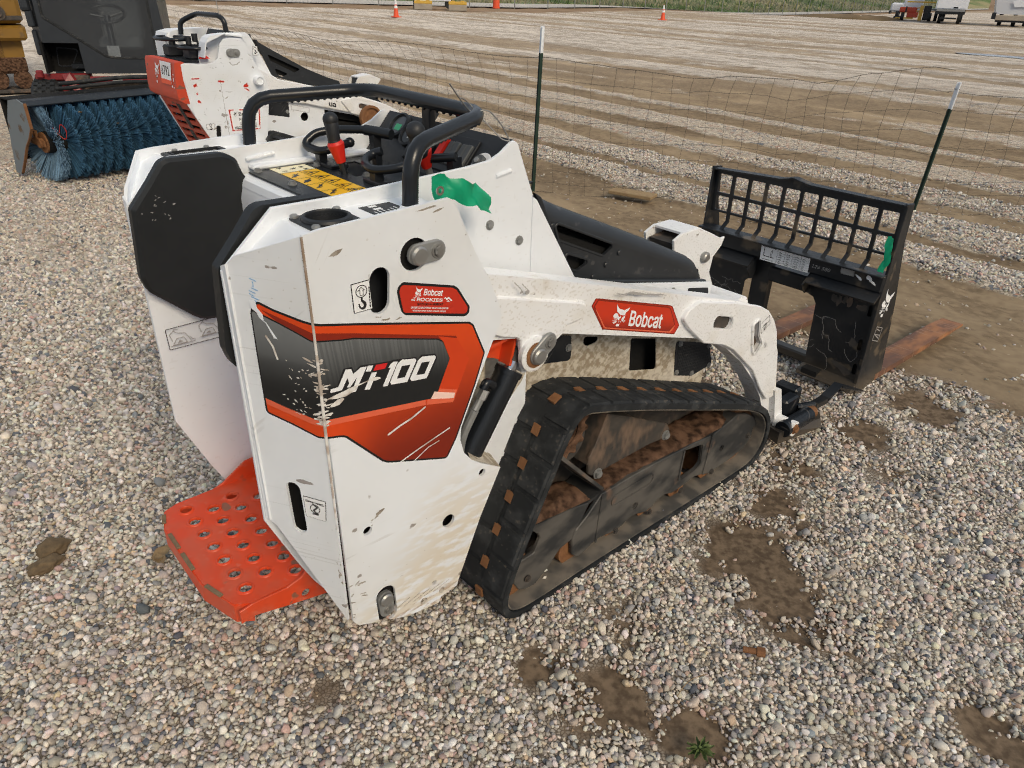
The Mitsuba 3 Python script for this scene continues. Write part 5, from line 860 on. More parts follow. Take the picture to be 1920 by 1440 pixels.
ob('print', ex(unary_union([q0.difference(q0.buffer(-.003)), LineString([(2.605, .295), (2.672, .27)]).buffer(.0018), LineString([(2.62, .285), (2.66, .26)]).buffer(.0022), LineString([(2.62, .315), (2.64, .305), (2.66, .295)]).buffer(.002)]), FY(-.462), .0004, .001), 'print_grey', PK + '__side_plate')
# the two attach plates
def leg(ya, yb, sgn, nm):
    F = FX(XF - .012); inner = yb if sgn > 0 else ya
    p = pg([(ya, .05), (yb, .05), (yb, .455), (ya, .455)])
    arch = .035
    if sgn < 0: p = pg([(y0, .02), (-.200, .03), (-.185, .355), (-.165, .385), (-.140, .39), (-.140, .47), (y0 + .004, .475)], .006)
    else: p = pg([(y1, .02), (.205, .03), (.190, .355), (.175, .372), (.150, .378), (.150, .455), (y1 - .004, .462)], .006)
    for u, v in (((-.428, .40), (-.425, .235), (-.430, .115)) if sgn < 0 else ((.430, .40),)): p = p.difference(stad((u, v - .018), (u, v + .018), .009))
    k = ob('attach_plate', ex(p, F, -.008, 0, bev=.002), 'forkblack', PK, label=nm)
    a, b = (-.142, y0 + .004) if sgn < 0 else (y1 - .004, .152); z = .485 if sgn < 0 else .475
    ob('hook_flange', [hull([(XF - .020 - d, y, z - dz) for d, dz in ((0, -.012), (.060, .030), (.066, .022), (.004, -.022)) for y in (a, b)])], 'forkblack', k)
    ob('end_cap', [ex([(XF - .088, z - .036), (XF - .020, z + .012), (XF - .012, z - .07), (XF - .05, z - .085)], FY(-.138 if sgn < 0 else .146), -.008, 0)], 'forkblack', k)
    lipp = [(XF - .020, .060), (XF - .075, .045), (XF - .082, .030), (XF - .055, .010), (XF - .015, .03)]
    c, d = (y0 + .002, -.195) if sgn < 0 else (.20, y1 - .002)
    ob('lower_lip', displace(hull([(x, y, z_) for x, z_ in lipp for y in np.linspace(c, d, 5)]).subdivide().subdivide(), .0015, 40), 'mudcake' if 0 else 'forkblack', k)
    ob('lip_hole', [bx((XF - .055, (-.255 if sgn < 0 else .30), .046), (.05, .075, .03))] + ([lathe([(0, .0), (.018, 0)], at(fr((0, 0, 0), (1, 0, .45), (0, 1, 0)), XF - .045, -.43, .0), 14)] if 0 else []), 'void', k)
    r = np.random.default_rng(3 if sgn < 0 else 4)
    L = []
    for _ in range(9):
        u, v = r.uniform(-.38, -.2) if sgn < 0 else r.uniform(.22, .4), r.uniform(.14, .36); pts = [(u, v)]; a_ = r.uniform(0, 6)
        for _ in range(6): a_ += r.normal(0, .8); pts.append((pts[-1][0] + .022 * math.cos(a_), pts[-1][1] + .022 * math.sin(a_)))
        L.append(LineString(pts).buffer(.0004))
    ob('scratch', ex(unary_union(L).intersection(p.buffer(-.01)), F, -.0086, -.0081), 'print_grey', k, kind='stuff')
    if sgn < 0: ob('mud_smear', ex(unary_union([blob(-.30 + .05 * r.normal(), .43 - .03 * r.uniform(), .020, .012, 1.5, s=.6, rr=r) for _ in range(7)] + [blob(-.40, .40, .03, .016, .3, s=.5, rr=r), blob(-.395, .235, .022, .02, .3, s=.5, rr=r), blob(-.37, .10, .045, .02, .3, s=.5, rr=r)]).intersection(p.buffer(-.006)), F, -.0088, -.0080), 'ucmud', k, kind='stuff')
leg(y0, -.142, -1, 'right attach plate smeared with mud'); leg(.152, y1, 1, 'left attach plate')
# load chart, torn labels
FB = fr((XF - .0497, 0, 0), (0, -1, 0), (0, 0, 1))
SK = ob('load_chart', ex([(-.118, .562), (.128, .564), (.128, .494), (-.115, .492)], FB, .0006, .0012), 'print_white', CB, label='white load chart sticker')
ln = [LineString([(u, .496), (u, .560)]).buffer(.0005) for u in (-.032, .006, .044, .086)] + [LineString([(-.032, v), (.126, v)]).buffer(.0004) for v in (.545, .535, .524, .513, .503)] + [LineString([(-.10, .555), (-.10, .515), (-.045, .515)]).buffer(.0016), LineString([(-.065, .515), (-.065, .54), (-.058, .55), (-.058, .515)]).buffer(.0009), LineString([(-.105, .50), (-.05, .50)]).buffer(.001)]
ln += [sbox(u, v, u + .012 + .006 * ((i * 7 + j * 3) % 3), v + .0022) for i, u in enumerate((-.022, .014, .052, .094)) for j, v in enumerate((.5475, .5375, .527, .516, .5055, .4975))] + [sbox(-.112, .558, -.04, .5605)]
ob('print', ex(unary_union(ln), FB, .0014, .0019), 'print_black', SK)
SL = ob('serial_label', ex(pg([(.270, .565), (.330, .565), (.335, .537), (.275, .535)], .003), FB, .0006, .0012), 'zinc', CB); ob('print', ex(unary_union([sbox(.28 + .004 * k, .540, .282 + .004 * k, .555) for k in range(12)]), FB, .0014, .0018), 'print_grey', SL)
ob('torn_label', ex(unary_union([blob(.355, .540, .014, .006, -.6, s=.5), blob(.400, .548, .012, .012, .2, s=.5), blob(.42, .535, .016, .006, -.5, s=.5)]), FB, .0006, .0012), 'print_white', CB)
def chalk(txt, bl, w, h, F, z): return letters(txt, F, bl, (bl[0] + w, bl[1]), (bl[0] + .004, bl[1] + h), z, .0004, False)
ob('chalk_number', [chalk('126 380', (.14, .525), .085, .016, FB, .0006)], 'print_grey', CB)
# tines
for y, nm in ((-.402, 'right rusty fork tine'), (.128, 'left rusty fork tine')):
    ob('tine', [hull([(XF + .0, y - .055, .042), (XF + .0, y + .055, .042), (XF + .0, y - .055, .006), (XF + .0, y + .055, .006), (3.60, y - .055 - .03, .034), (3.60, y + .055 - .03, .034), (3.60, y - .085, .010), (3.60, y + .025, .010), (3.78, y - .088, .020), (3.78, y + .020, .020), (3.78, y - .088, .010), (3.78, y + .020, .01)]), ], 'tine', PK, label=nm)
    ob('tine_heel', bx((XF + .035, y, .27), (.05, .09, .48), bev=.006), 'forkblack', PK)
# ---------------------------------------------------------------- green tape tags
def tag(key, label, P, w, seed):
    """crumpled tape along the points P, width vector w"""
    r = np.random.default_rng(seed); P = fillet(P, .02, 4); n, m = len(P), 5; w = np.array(w, float); V = []
    for i, p in enumerate(P):
        for j in range(m):
            t = j / (m - 1); V.append(p + w * (t - .5) * (1 + .15 * math.sin(i * 1.3)) + np.array([0, -1, .3]) * .006 * math.sin(i * .9 + j * 1.4 + seed) + r.normal(0, .0012, 3))
    V = np.array(V); F = [q for i in range(n - 1) for j in range(m - 1) for q in ([i * m + j, (i + 1) * m + j, (i + 1) * m + j + 1], [i * m + j, (i + 1) * m + j + 1, i * m + j + 1])]
    k = thing(key, label, 'ribbon', 'green tape tags') if 0 else num(key); lab(k, label, 'ribbon')
    T_ = trimesh.Trimesh(V, F, process=False); T2_ = T_.copy(); T2_.vertices = T_.vertices + T_.vertex_normals * -.0008; T2_.invert()
    scene[k] = mikit.ply(cat([T_, T2_]), 'mat_teal', smooth=True); return k
t1 = tag('tape_tag', 'crumpled green tape tag tied beside the hand rail of the front loader', [(.318, -.372, 1.250), (.345, -.385, 1.256), (.385, -.400, 1.238), (.425, -.385, 1.225), (.475, -.36, 1.195)], (.012, 0, -.052), 1)
ob('eyelet', lathe([(.0095, 0), (.0095, .002), (.005, .002), (.005, 0)], at(FY(-.388), .322, 1.252, .001), 18), 'chrome', t1)
tag('tape_tag', 'green tape tied to the right edge of the pallet fork backrest', [(XF - .04, -.438, .735), (XF - .045, -.442, .68), (XF - .04, -.44, .62), (XF - .045, -.436, .585)], (0, .026, .006), 4)
k = num('tie_wire'); scene[k] = mikit.ply(cat([tube([(.441, -.27, 1.43), (.478, -.262, 1.392), (.515, -.25, 1.362), (.55, -.262, 1.372), (.59, -.265, 1.335), (.612, -.268, 1.297)], .0016, 6, fil=.03), tube([(.49, -.25, 1.384), (.50, -.225, 1.395), (.53, -.215, 1.384), (.555, -.235, 1.348), (.595, -.262, 1.300), (.612, -.268, 1.297)], .0014, 6, fil=.02)]), 'mat_steel', smooth=60); lab(k, 'loose silver tie wire looped round the front corner of the hand rail', 'wire')
# ---------------------------------------------------------------- T-posts and woven wire fence
P('post_green', lambda p, n, uv: mix((.012, .035, .026), (.030, .055, .040), fbm(p.x * 30, p.y * 30, p.z * 12, 3)), .5)
P('wire', (.05, .043, .036), .6, .2)
PZ1 = np.array([4.03, 3.25, 0]); PZ2 = np.array([6.20, .77, 0]); PZ3 = np.array([4.12, 12.1, 0]); PZ4 = np.array([8.35, -1.75, 0]); PZ5 = np.array([4.06, 7.7, 0])
def tpost(base, top, yaw, label, white=.20):
    b, t = np.array(base, float), np.array(top, float); d = t - b; L_ = np.linalg.norm(d)
    sec = pg([(-.0175, 0), (.0175, 0), (.0175, .005), (.003, .005), (.003, .034), (-.003, .034), (-.003, .005), (-.0175, .005)])
    ez = d / L_; exx = np.array([math.cos(yaw), math.sin(yaw), 0]); exx -= ez * (exx @ ez); exx /= np.linalg.norm(exx); ey = np.cross(ez, exx)
    F = np.eye(4); F[:3, 0], F[:3, 1], F[:3, 2], F[:3, 3] = exx, ey, ez, b
    k = thing('fence_post', label, 'fence post', None)
    ob('shaft', ex(sec, F, -.15, L_ - white), 'post_green', k); ob('painted_top', ex(sec, F, L_ - white, L_), 'white_clean', k, label='white painted top')
    st_ = []
    for z in np.arange(.05, L_ - white, .055): st_.append(ex(sbox(-.004, -.005, .004, .0), F, z, z + .018))
    ob('stud', st_, 'post_green', k, kind='stuff'); ob('wire_clip', [ex(pg([(-.021, -.004), (.021, -.004), (.021, .010), (-.021, .010)]).difference(pg([(-.0185, -.0015), (.0185, -.0015), (.0185, .0075), (-.0185, .0075)])), F, z, z + .004) for z in (.1, .25, .42, .6, .78, .95)], 'wire', k, kind='stuff')
    return k
tpost(PZ1, PZ1 + [0, -.045, 1.30], 2.3, 'green T-post with white tip at the fence corner, behind the front loader')
tpost(PZ2, PZ2 + [-.02, -.07, 1.0], 2.3, 'green T-post with white tip behind the pallet fork')
tpost(PZ3, PZ3 + [-.05, .03, 1.33], 1.6, 'green T-post with white tip far back beside the black cab')
WF = thing('wire_fence', 'sagging woven wire fence strung between the green T-posts', 'fence')
lev = [0, .09, .20, .33, .48, .64, .80, .96, 1.12]
def fence_run(A, B, lean, seed, step=.16, hs=1.):
    r = np.random.default_rng(seed); d = B - A; L_ = np.linalg.norm(d[:2]); u = d / L_; nr = np.array([-u[1], u[0], 0]); N = int(L_ / step); ph = r.uniform(0, 6)
    def pt(s, z):
        t = s / L_; bow = math.sin(math.pi * t); sag = .10 * bow * (z / 1.12) + .02 * math.sin(s * 2.3 + ph) * (z / 1.1)
        q = A + u * s + nr * (lean * bow * (.22 * max(z - .92, 0) / .2 - .04) * 1.0 + .025 * math.sin(s * 3 + z * 4 + ph)) ; return np.array([q[0], q[1], z * hs - sag + float(height(np.array(q[0]), np.array(q[1])))])
    for z in lev: ob('line_wire', tube([pt(s, z) for s in np.linspace(0, L_, max(10, N))], .0014 if 0 < z < 1.1 else .0020, 5), 'wire', WF)
    for k in range(1, N):
        s = k * step + r.normal(0, .01); ob('stay_wire', tube([pt(s + .012 * math.sin(z * 9 + k), z) for z in lev], .0014, 4), 'wire', WF)
fence_run(PZ1, PZ2, -1., 1, hs=1.); fence_run(PZ2, PZ4, -1., 2, .20, .9); fence_run(PZ1, PZ3, 1., 3, .18); 
# ---------------------------------------------------------------- small things on the ground
P('leafdry', lambda p, n, uv: mix((.20, .13, .07), (.33, .24, .13), fbm(p.x * 60, p.y * 60, p.z * 60, 3)), .85)
P('weed', (.10, .14, .045), .6)
P('clod', lambda p, n, uv: mix((.075, .052, .030), (.19, .135, .075), fbm(p.x * 70, p.y * 70, p.z * 70, 3)), .95)
def rock(c, s, seed, fr_=9):
    m = trimesh.creation.icosphere(subdivisions=3); v = m.vertices * (1 + .9 * (meshkit.fbm(m.vertices * 1.6 + seed * 7, 4)[:, None] - .5)); m.vertices = v * np.array(s) + np.array(c); return m
for c, s, sd, lb in (((-.43, .71, .010), (.045, .038, .026), 1, 'larger crumbly brown mud clod on the gravel at the left'), ((-.465, .64, .008), (.048, .030, .022), 2, 'smaller crumbly brown mud clod in front of the larger one at the left')):
    k = num('mud_clod'); scene[k] = mikit.ply(rock(c, s, sd), 'mat_clod', smooth=40); lab(k, lb, 'mud clod')
def leaf(c, a, L_, W_, curl, m):
    n, w = 9, 5; V = []
    for i in range(n):
        t = i / (n - 1); hw = W_ * math.sin(math.pi * (t * .9 + .06)) ** .8
        for j in range(w): s_ = j / (w - 1) * 2 - 1; x, y = L_ * (t - .5), hw * s_; V.append((c[0] + x * math.cos(a) - y * math.sin(a), c[1] + x * math.sin(a) + y * math.cos(a), c[2] + curl * (s_ * s_ * .6 + (t - .5) ** 2) + .004 * math.sin(9 * t + 3 * s_)))
    F = [q for i in range(n - 1) for j in range(w - 1) for q in ([i * w + j, (i + 1) * w + j, (i + 1) * w + j + 1], [i * w + j, (i + 1) * w + j + 1, i * w + j + 1])]
    return trimesh.Trimesh(np.array(V), F, process=False)
k = num('dry_leaf'); scene[k] = mikit.ply(cat([leaf((-.175, .455, .012), .5, .075, .022, .018, 0), leaf((-.19, .43, .014), 1.6, .05, .016, .012, 0)]), 'mat_leafdry', smooth=True); lab(k, 'curled dry brown leaf on the gravel beside the orange step', 'leaf')
W0 = np.array([.56, -1.06, 0]); ms = []
for i in range(11): a = i * 2.4; ms.append(leaf(W0 + [.014 * math.cos(a), .014 * math.sin(a), .010 + .004 * (i % 3)], a, .040, .005, .012, 0))
k = num('weed'); scene[k] = mikit.ply(cat(ms), 'mat_weed', smooth=True); lab(k, 'small green weed sprouting in the mud at the bottom of the picture', 'weed')
k = num('bolt'); scene[k] = mikit.ply(cat([cyl((.925, -.985, .014), (.905, -.955, .012), .009, 12), cyl((.938, -1.003, .015), (.925, -.985, .014), .014, 6)]), 'mat_rust', smooth=40); lab(k, 'rusty old bolt lying on the gravel right of the track', 'bolt')
for pts, lb in (([(-.72, .12, .012), (-.66, .16, .018), (-.62, .20, .012)], 'thin pale dry straw on the gravel at the left edge'), ([(.64, -.93, .012), (.70, -.92, .02), (.76, -.94, .012)], 'thin dry twig on the mud below the track')):
    k = num('straw'); scene[k] = mikit.ply(tube(fillet(pts, .05), .0013, 5), 'mat_leafdry', smooth=60); lab(k, lb, 'straw')
WP = num('wood_board'); scene[WP] = mikit.ply(bx((4.55, 2.52, .0), (.16, .40, .03), np.array([[.96, -.28, 0], [.28, .96, 0], [0, 0, 1.]]), .004), 'mat_leafdry'); lab(WP, 'flat rusty brown board lying in the mud beyond the hood of the front loader', 'board')
# ---------------------------------------------------------------- the older loader behind
Y2 = 3.60; F2 = FY(Y2)
M2 = thing('track_loader', 'older scratched white tracked loader behind, with a square orange rear panel and number 6791', 'loader')
plate2 = [(1.234, 1.112), (1.396, 1.10), (1.440, 1.104), (1.478, 1.13), (1.504, 1.212), (1.533, 1.243), (1.576, 1.25), (1.653, 1.245), (1.683, 1.202), (1.727, 1.091), (1.778, 1.004), (1.805, .929), (1.80, .894), (1.72, .45), (1.62, .28), (1.40, .28), (1.352, .62), (1.311, .699), (1.264, .793), (1.231, .862)]
p2_ = pg(plate2, .008).difference(stad((1.409, .70), (1.404, .655), .016))
S2 = ob('side_panel', ex(p2_, F2, -.008, 0, bev=.002), 'white', M2, label='scratched right side panel with torn decals')
ob('rear_flange', hull([(1.229, 3.60, 1.11), (1.229, 3.585, 1.10), (1.229, 3.60, .862), (1.262, 3.585, .80), (1.25, 3.585, 1.11), (1.262, 3.60, .79)]), 'white', S2)
r2_ = np.random.default_rng(12)
rd = [sbox(1.285, 1.012, 1.335, 1.019), blob(1.300, .975, .014, .011, .2, s=.4, rr=r2_), blob(1.305, .925, .006, .007, 0, rr=r2_), blob(1.312, .875, .008, .010, .4, s=.5, rr=r2_), blob(1.475, .990, .020, .007, -.1, s=.3, rr=r2_), blob(1.640, .955, .020, .012, .5, s=.4, rr=r2_), blob(1.645, .93, .018, .004, -.6, rr=r2_)]
ob('decal_remnant', ex(unary_union(rd), F2, .0004, .001), 'dec_red', S2)
RK2 = ob('dealer_decal', ex(pg([(1.495, .811), (1.715, .802), (1.701, .667), (1.500, .672)]), F2, .0004, .0008), 'print_white', S2, label='worn white dealer decal with ragged red border')
bq = pg([(1.495, .811), (1.715, .802), (1.701, .667), (1.500, .672)]); bq = bq.difference(bq.buffer(-.008)).difference(unary_union([circ(1.5 + .2 * r2_.random(), .67 + .14 * r2_.random(), .012) for _ in range(26)]))
ob('print', ex(bq, F2, .0009, .0013), 'dec_red', RK2)
for tx, z, h in (('Bobcat', .765, .025), ('ROCKIES', .735, .018), ('(877) GO-4-BOBCAT', .705, .016)): ob('lettering', letters(tx, F2, (1.56, z), (1.68, z - .005), (1.56, z + h), .0009, .0004), 'print_black', RK2)
ob('print', ex(unary_union([sbox(1.52, .692, 1.68, .697), sbox(1.52, .682, 1.68, .687)]), F2, .0009, .0013), 'print_black', RK2); ob('emblem', head(F2, (1.525, .765), (1.55, .764), (1.525, .795), .0009), 'print_black', RK2)
for q, nm in (([(1.722, 1.195), (1.759, 1.197), (1.757, 1.139), (1.719, 1.138)], 'lift_sticker'), ([(1.329, .731), (1.39, .731), (1.38, .692), (1.329, .697)], 'tie_down_sticker')):
    c_ = np.mean(q, 0); pq = pg(q); k = ob(nm, ex(pq, F2, .0004, .0008), 'print_black', S2)
    ob('print', ex(pq.buffer(-.002), F2, .0009, .0012), 'print_white', k); ob('print', ex(unary_union([circ(c_[0], c_[1] + .012, .010).difference(circ(c_[0], c_[1] + .012, .0075)), LineString([(c_[0], c_[1]), (c_[0] + .007, c_[1] - .01), (c_[0], c_[1] - .018), (c_[0] - .007, c_[1] - .013)]).buffer(.003)]), F2, .0013, .0016), 'print_black', k)
pin(F2, (1.563, 1.160), (1.605, 1.158), .001, S2, .022, .012, .026)
ob('lock_stub', [lathe([(.030, 0), (.030, .05), (.024, .055), (.020, .045), (0, .045)], at(F2, 1.724, .985), 20)], 'white_clean', S2, smooth=40)
ob('socket', [ex(stad((1.409, .70), (1.404, .655), .022), F2, -.02, -.012)], 'void', S2)
mk = [blob(r2_.uniform(1.27, 1.75), r2_.uniform(.65, 1.2), r2_.uniform(.003, .014), r2_.uniform(.0006, .002), r2_.uniform(-1, .6), s=.6, rr=r2_) for _ in range(60)] + [blob(1.462, .78, .018, .009, -.2, s=.5, rr=r2_), blob(1.475, .735, .006, .02, .2, s=.5, rr=r2_), blob(1.478, .70, .008, .006, .2, s=.5, rr=r2_)]
mk += [LineString([(1.55, 1.105), (1.57, 1.085), (1.60, 1.09), (1.62, 1.103)]).buffer(.0022), LineString([(1.475, .60), (1.470, 1.0)]).buffer(.0012)]
ob('scrape_mark', ex(unary_union(mk).intersection(p2_), F2, .0004, .0008), 'print_grey', S2, kind='stuff')
IN2 = [(1.392, 1.10), (1.392, 1.137), (1.415, 1.225), (1.435, 1.252), (1.461, 1.266), (1.55, 1.274), (1.731, 1.273), (1.755, 1.255), (1.768, 1.232), (1.88, .999), (1.88, .80), (1.40, .80)]
IW2 = ob('inner_wall', [ex(pg(IN2, .01), FY(Y2 + .10), -.008, 0), hull([(x, y, z) for x, z in ((1.415, 1.225), (1.435, 1.252), (1.461, 1.266), (1.55, 1.274), (1.461, 1.258), (1.425, 1.225)) for y in (Y2, Y2 + .10)]), hull([(x, y, z) for x, z in ((1.392, 1.137), (1.415, 1.225), (1.398, 1.137), (1.422, 1.225)) for y in (Y2 + .002, Y2 + .10)]), hull([(x, y, z) for x, z in ((1.55, 1.274), (1.70, 1.255), (1.55, 1.266), (1.70, 1.247)) for y in (Y2, Y2 + .10)])], 'white_clean', M2)
IL2 = ob('inner_wall', [ex(pg([(1.384, .9), (1.384, 1.22), (1.407, 1.259), (1.47, 1.272), (1.664, 1.277), (1.753, 1.269), (1.86, 1.05), (1.86, .9)], .01), FY(4.18), -.01, 0), hull([(x, y, z) for x, z in ((1.36, 1.20), (1.38, 1.25), (1.45, 1.265), (1.66, 1.27), (1.75, 1.262), (1.75, .9), (1.36, .9)) for y in (4.19, 4.40)])], 'white_clean', M2, label='left tower')
OR2 = ob('rear_panel', hull([(x, y, z) for x, z in ((1.195, 1.118), (1.188, 1.10), (1.175, .93), (1.182, .895), (1.215, .872), (1.25, .868), (1.25, 1.118)) for y in (3.59, 4.14)]), 'orange_old', M2, smooth=30, label='scuffed orange rear panel with auction number')
FO = fr((1.1786, 3.9, 1.0), (0, -1, 0), (.075, 0, 1))
ob('number_tag', [ex([(.065, -.02), (.235, -.02), (.262, .112), (.060, .112)], FO, .002, .003)], 'print_white', OR2, label='white auction tag 6791')
ob('lettering', letters('6791', FO, (.085, .030), (.222, .030), (.088, .090), .0035, .0006), 'print_black', OR2 + '__number_tag')
ob('tag_band', ex([(.060, -.022), (.238, -.022), (.240, .006), (.062, .006)], FO, .0035, .0042), 'cone_orange', OR2 + '__number_tag')
ob('emblem', [head(FO, (-.050, .005), (.045, .005), (-.050, .10), .003, .0008), ex(unary_union([blob(-.03, -.025, .008, .008, 0, rr=r2_), blob(.285, .015, .006, .012, .3, rr=r2_), blob(.288, .045, .008, .004, .3, rr=r2_), blob(.255, -.028, .01, .006, 0, rr=r2_), blob(.282, -.032, .006, .005, 0, rr=r2_)]), FO, .003, .0038)], 'print_white', OR2)
ob('bolt', bolt(F2, 1.240, 1.098, 0, .012, .01), 'zinc', S2)
FL = fr((1.240, 3.612, .866), (0, 1, 0), (.42, 0, -1))           # lower slatted cover: u to the left, v down
slots = []
for k in range(5):
    v = .055 + .058 * k
    for u in (.055, .30): slots.append(pg([(u, v), (u + .19, v + .008), (u + .19, v + .034), (u, v + .026)], .004))
low = Polygon([(0, 0), (.53, 0), (.53, .42), (0, .42)]).difference(unary_union(slots)); LC = ob('lower_cover', ex(low, FL, -.012, 0), 'orange_old', M2, label='orange slatted lower cover')
ob('cover_back', ex(sbox(.005, .005, .515, .41), FL, -.04, -.03), 'void', LC); ob('grip_tape', [ex(sbox(.20, .03, .27, .21), FL, .0004, .002), ex(sbox(.26, .23, .33, .31), FL, .0004, .002)], 'plastic', LC)
ob('tower_edge', hull([(1.25, 4.14, .85), (1.25, 4.20, .85), (1.45, 4.20, .40), (1.45, 4.14, .40), (1.27, 4.14, .86), (1.27, 4.20, .86), (1.47, 4.20, .42), (1.47, 4.14, .42)]), 'white', M2)
ob('deck', [bx((1.42, 3.92, 1.11), (.30, .42, .012)), bx((1.66, 3.95, 1.14), (.26, .44, .03))], 'black', M2)
D2 = ob('dash', hull([(1.60, y, 1.16) for y in (3.72, 4.16)] + [(1.66, y, 1.275) for y in (3.85, 4.16)] + [(1.80, y, 1.255) for y in (3.78, 4.16)] + [(1.80, y, 1.12) for y in (3.72, 4.16)]), 'plastic', M2); ob('switch', bx((1.628, 3.98, 1.235), (.03, .06, .035), bev=.006), 'grip_red', D2)
def wheelbar(c, r, z, m2_, nm):
    t = np.linspace(0, 2 * np.pi, 22); k = ob(nm, tube(np.c_[c[0] + r[0] * np.cos(t), c[1] + r[1] * np.sin(t), np.full(22, z)], .011, 8), 'tube_black', m2_, smooth=50); ob('post', [cyl((c[0], c[1], 1.11), (c[0], c[1], z), .022, 12), bx((c[0], c[1], 1.15), (.10, .12, .07), bev=.01)], 'plastic', k); ob('spoke', [tube([(c[0] - r[0], c[1], z), (c[0], c[1], z - .01), (c[0] + r[0], c[1], z)], .009, 6), tube([(c[0], c[1] - r[1], z), (c[0], c[1], z - .01), (c[0], c[1] + r[1], z)], .009, 6)], 'plastic', k)
wheelbar((1.36, 4.06), (.10, .16), 1.225, M2, 'steering_bar'); wheelbar((1.40, 3.80), (.085, .12), 1.185, M2, 'steering_bar')
for a_, b_ in (((1.42, 3.90, 1.12), (1.415, 3.90, 1.245)), ((1.49, 3.88, 1.12), (1.46, 3.90, 1.26))):
    k = ob('joystick', tube([a_, b_], [.008, .008], 8), 'black', M2); ob('knob', hull(np.vstack([tube([np.array(b_) - [0, 0, .05], b_], [.018, .02], 10).vertices])), 'plastic', k)
ob('red_lever', hull([(1.39, 3.70, 1.125), (1.45, 3.70, 1.125), (1.39, 3.66, 1.125), (1.45, 3.66, 1.125), (1.42, 3.68, 1.155), (1.40, 3.68, 1.15)]), 'grip_red', M2)
ob('hand_rail', tube([(1.625, 3.75, 1.22), (1.618, 3.75, 1.345), (1.600, 3.79, 1.372), (1.56, 4.06, 1.372), (1.515, 4.12, 1.345), (1.470, 4.15, 1.318), (1.462, 4.15, 1.24)], .0165, 12, fil=.03), 'tube_black', M2, smooth=60)
ob('antenna_wire', tube([(1.60, 3.77, 1.37), (1.595, 3.775, 1.46)], .002, 6), 'steel', M2)
prof2 = np.array([(1.795, 1.225), (1.90, 1.165), (2.02, 1.10), (2.15, 1.03), (2.30, .966), (2.42, .925), (2.43, .89), (2.187, .907), (1.90, .985)])
sp2 = Polygon(prof2); so2 = sp2.difference(pg([(1.876, 1.133), (2.116, 1.022), (2.066, 1.004), (1.892, 1.09)], .006)).difference(pg([(1.918, 1.04), (2.017, .997), (1.967, .98), (1.929, .999)], .006))
HD2 = ob('hood', [ex(so2, FY(Y2 + .12), -.005, 0)] + [hull([(a[0], y, a[1]) for y in (Y2 + .122, Y2 + .55)] + [(b[0], y, b[1]) for y in (Y2 + .122, Y2 + .55)] + [(a[0], y, a[1] - .008) for y in (Y2 + .122, Y2 + .55)] + [(b[0], y, b[1] - .008) for y in (Y2 + .122, Y2 + .55)]) for a, b in zip(prof2[:6], prof2[1:6])], 'hoodplastic', M2, label='black hood with two louvre openings')
ob('louvre_screen', ex(sp2.buffer(-.02), FY(Y2 + .15), 0, .002), 'void', HD2); ob('edge_seal', ex([(1.795, 1.228), (1.812, 1.225), (1.915, .985), (1.895, .980)], FY(Y2 + .12), -.002, .006), 'plastic', HD2)
ob('hood_frame', ex([(1.70, 1.25), (1.755, 1.25), (1.88, 1.0), (1.92, .975), (1.92, .90), (1.70, .90)], FY(Y2 + .115), 0, .006), 'white_clean', M2)
arm2 = pg([(1.746, 1.06), (1.838, 1.01), (1.893, .978), (2.194, .907), (2.484, .839), (2.715, .764), (2.842, .702), (2.906, .636), (2.915, .553), (2.93, .30), (2.97, .10), (2.90, .08), (2.85, .30), (2.75, .50), (2.65, .61), (2.448, .708), (2.081, .80), (1.798, .845)], .01)
AR2 = ob('lift_arm', ex(arm2, FY(Y2 + .03), -.06, 0, bev=.006), 'arm', M2, label='right lift arm with faded lettering')
ob('end_plate', ex(pg([(2.363, .803), (2.482, .823), (2.754, .748), (2.875, .686), (2.914, .628), (2.838, .635), (2.532, .681), (2.441, .708)], .006).difference(stad((2.53, .753), (2.57, .743), .018)), FY(Y2 + .03), 0, .014, bev=.003), 'arm', AR2); ob('slot_back', ex(stad((2.53, .753), (2.57, .743), .022), FY(Y2 + .03), .0005, .002), 'ucmud', AR2)
ob('lettering', [letters('ua', FY(Y2 + .03), (2.268, .770), (2.325, .757), (2.268, .800), .001, .001)], 'print_black', AR2)
bd2 = pg([(1.72, .95), (1.90, .93), (2.44, .78), (2.60, .70), (2.62, .45), (1.72, .45)]).difference(pg([(2.24, .745), (2.60, .66), (2.60, .55), (2.24, .62)])).difference(circ(2.076, .708, .030))
BD2 = ob('body', ex(bd2, FY(Y2 + .06), -.006, 0), 'white', M2, label='white body side with round hole'); ob('window', ex(pg([(1.806, .838), (1.962, .82), (1.958, .715), (1.79, .747)], .006), FY(Y2 + .06), .0005, .002), 'black', BD2); ob('cavity', ex(bd2.buffer(.05), FY(Y2 + .12), -.3, 0), 'void', BD2)
ob('bolt', bolt(FY(Y2 + .06), 1.945, .755, .002, .010, .008), 'zinc', BD2); ob('sticker', ex(LineString([(1.98, .80), (2.12, .765), (2.115, .735), (1.978, .765), (1.98, .80)]).buffer(.0016), FY(Y2 + .06), .0004, .0009), 'print_grey', BD2)
b2, l2, g2 = belt([(u * .92 + 1.10, v * 1.03) for u, v in LOOP], Y2 - .03, Y2 + .16, .104)
TK2 = ob('track', b2, 'rubber', M2, smooth=40, label='rubber track of the older loader'); ob('lugs', l2, 'rubber', TK2, kind='stuff')
ob('roller_frame', ex(Polygon([(u * .92 + 1.10, v * 1.03) for u, v in LOOP]).buffer(-.05), FY(Y2 + .02), -.1, 0), 'ucframe', TK2)
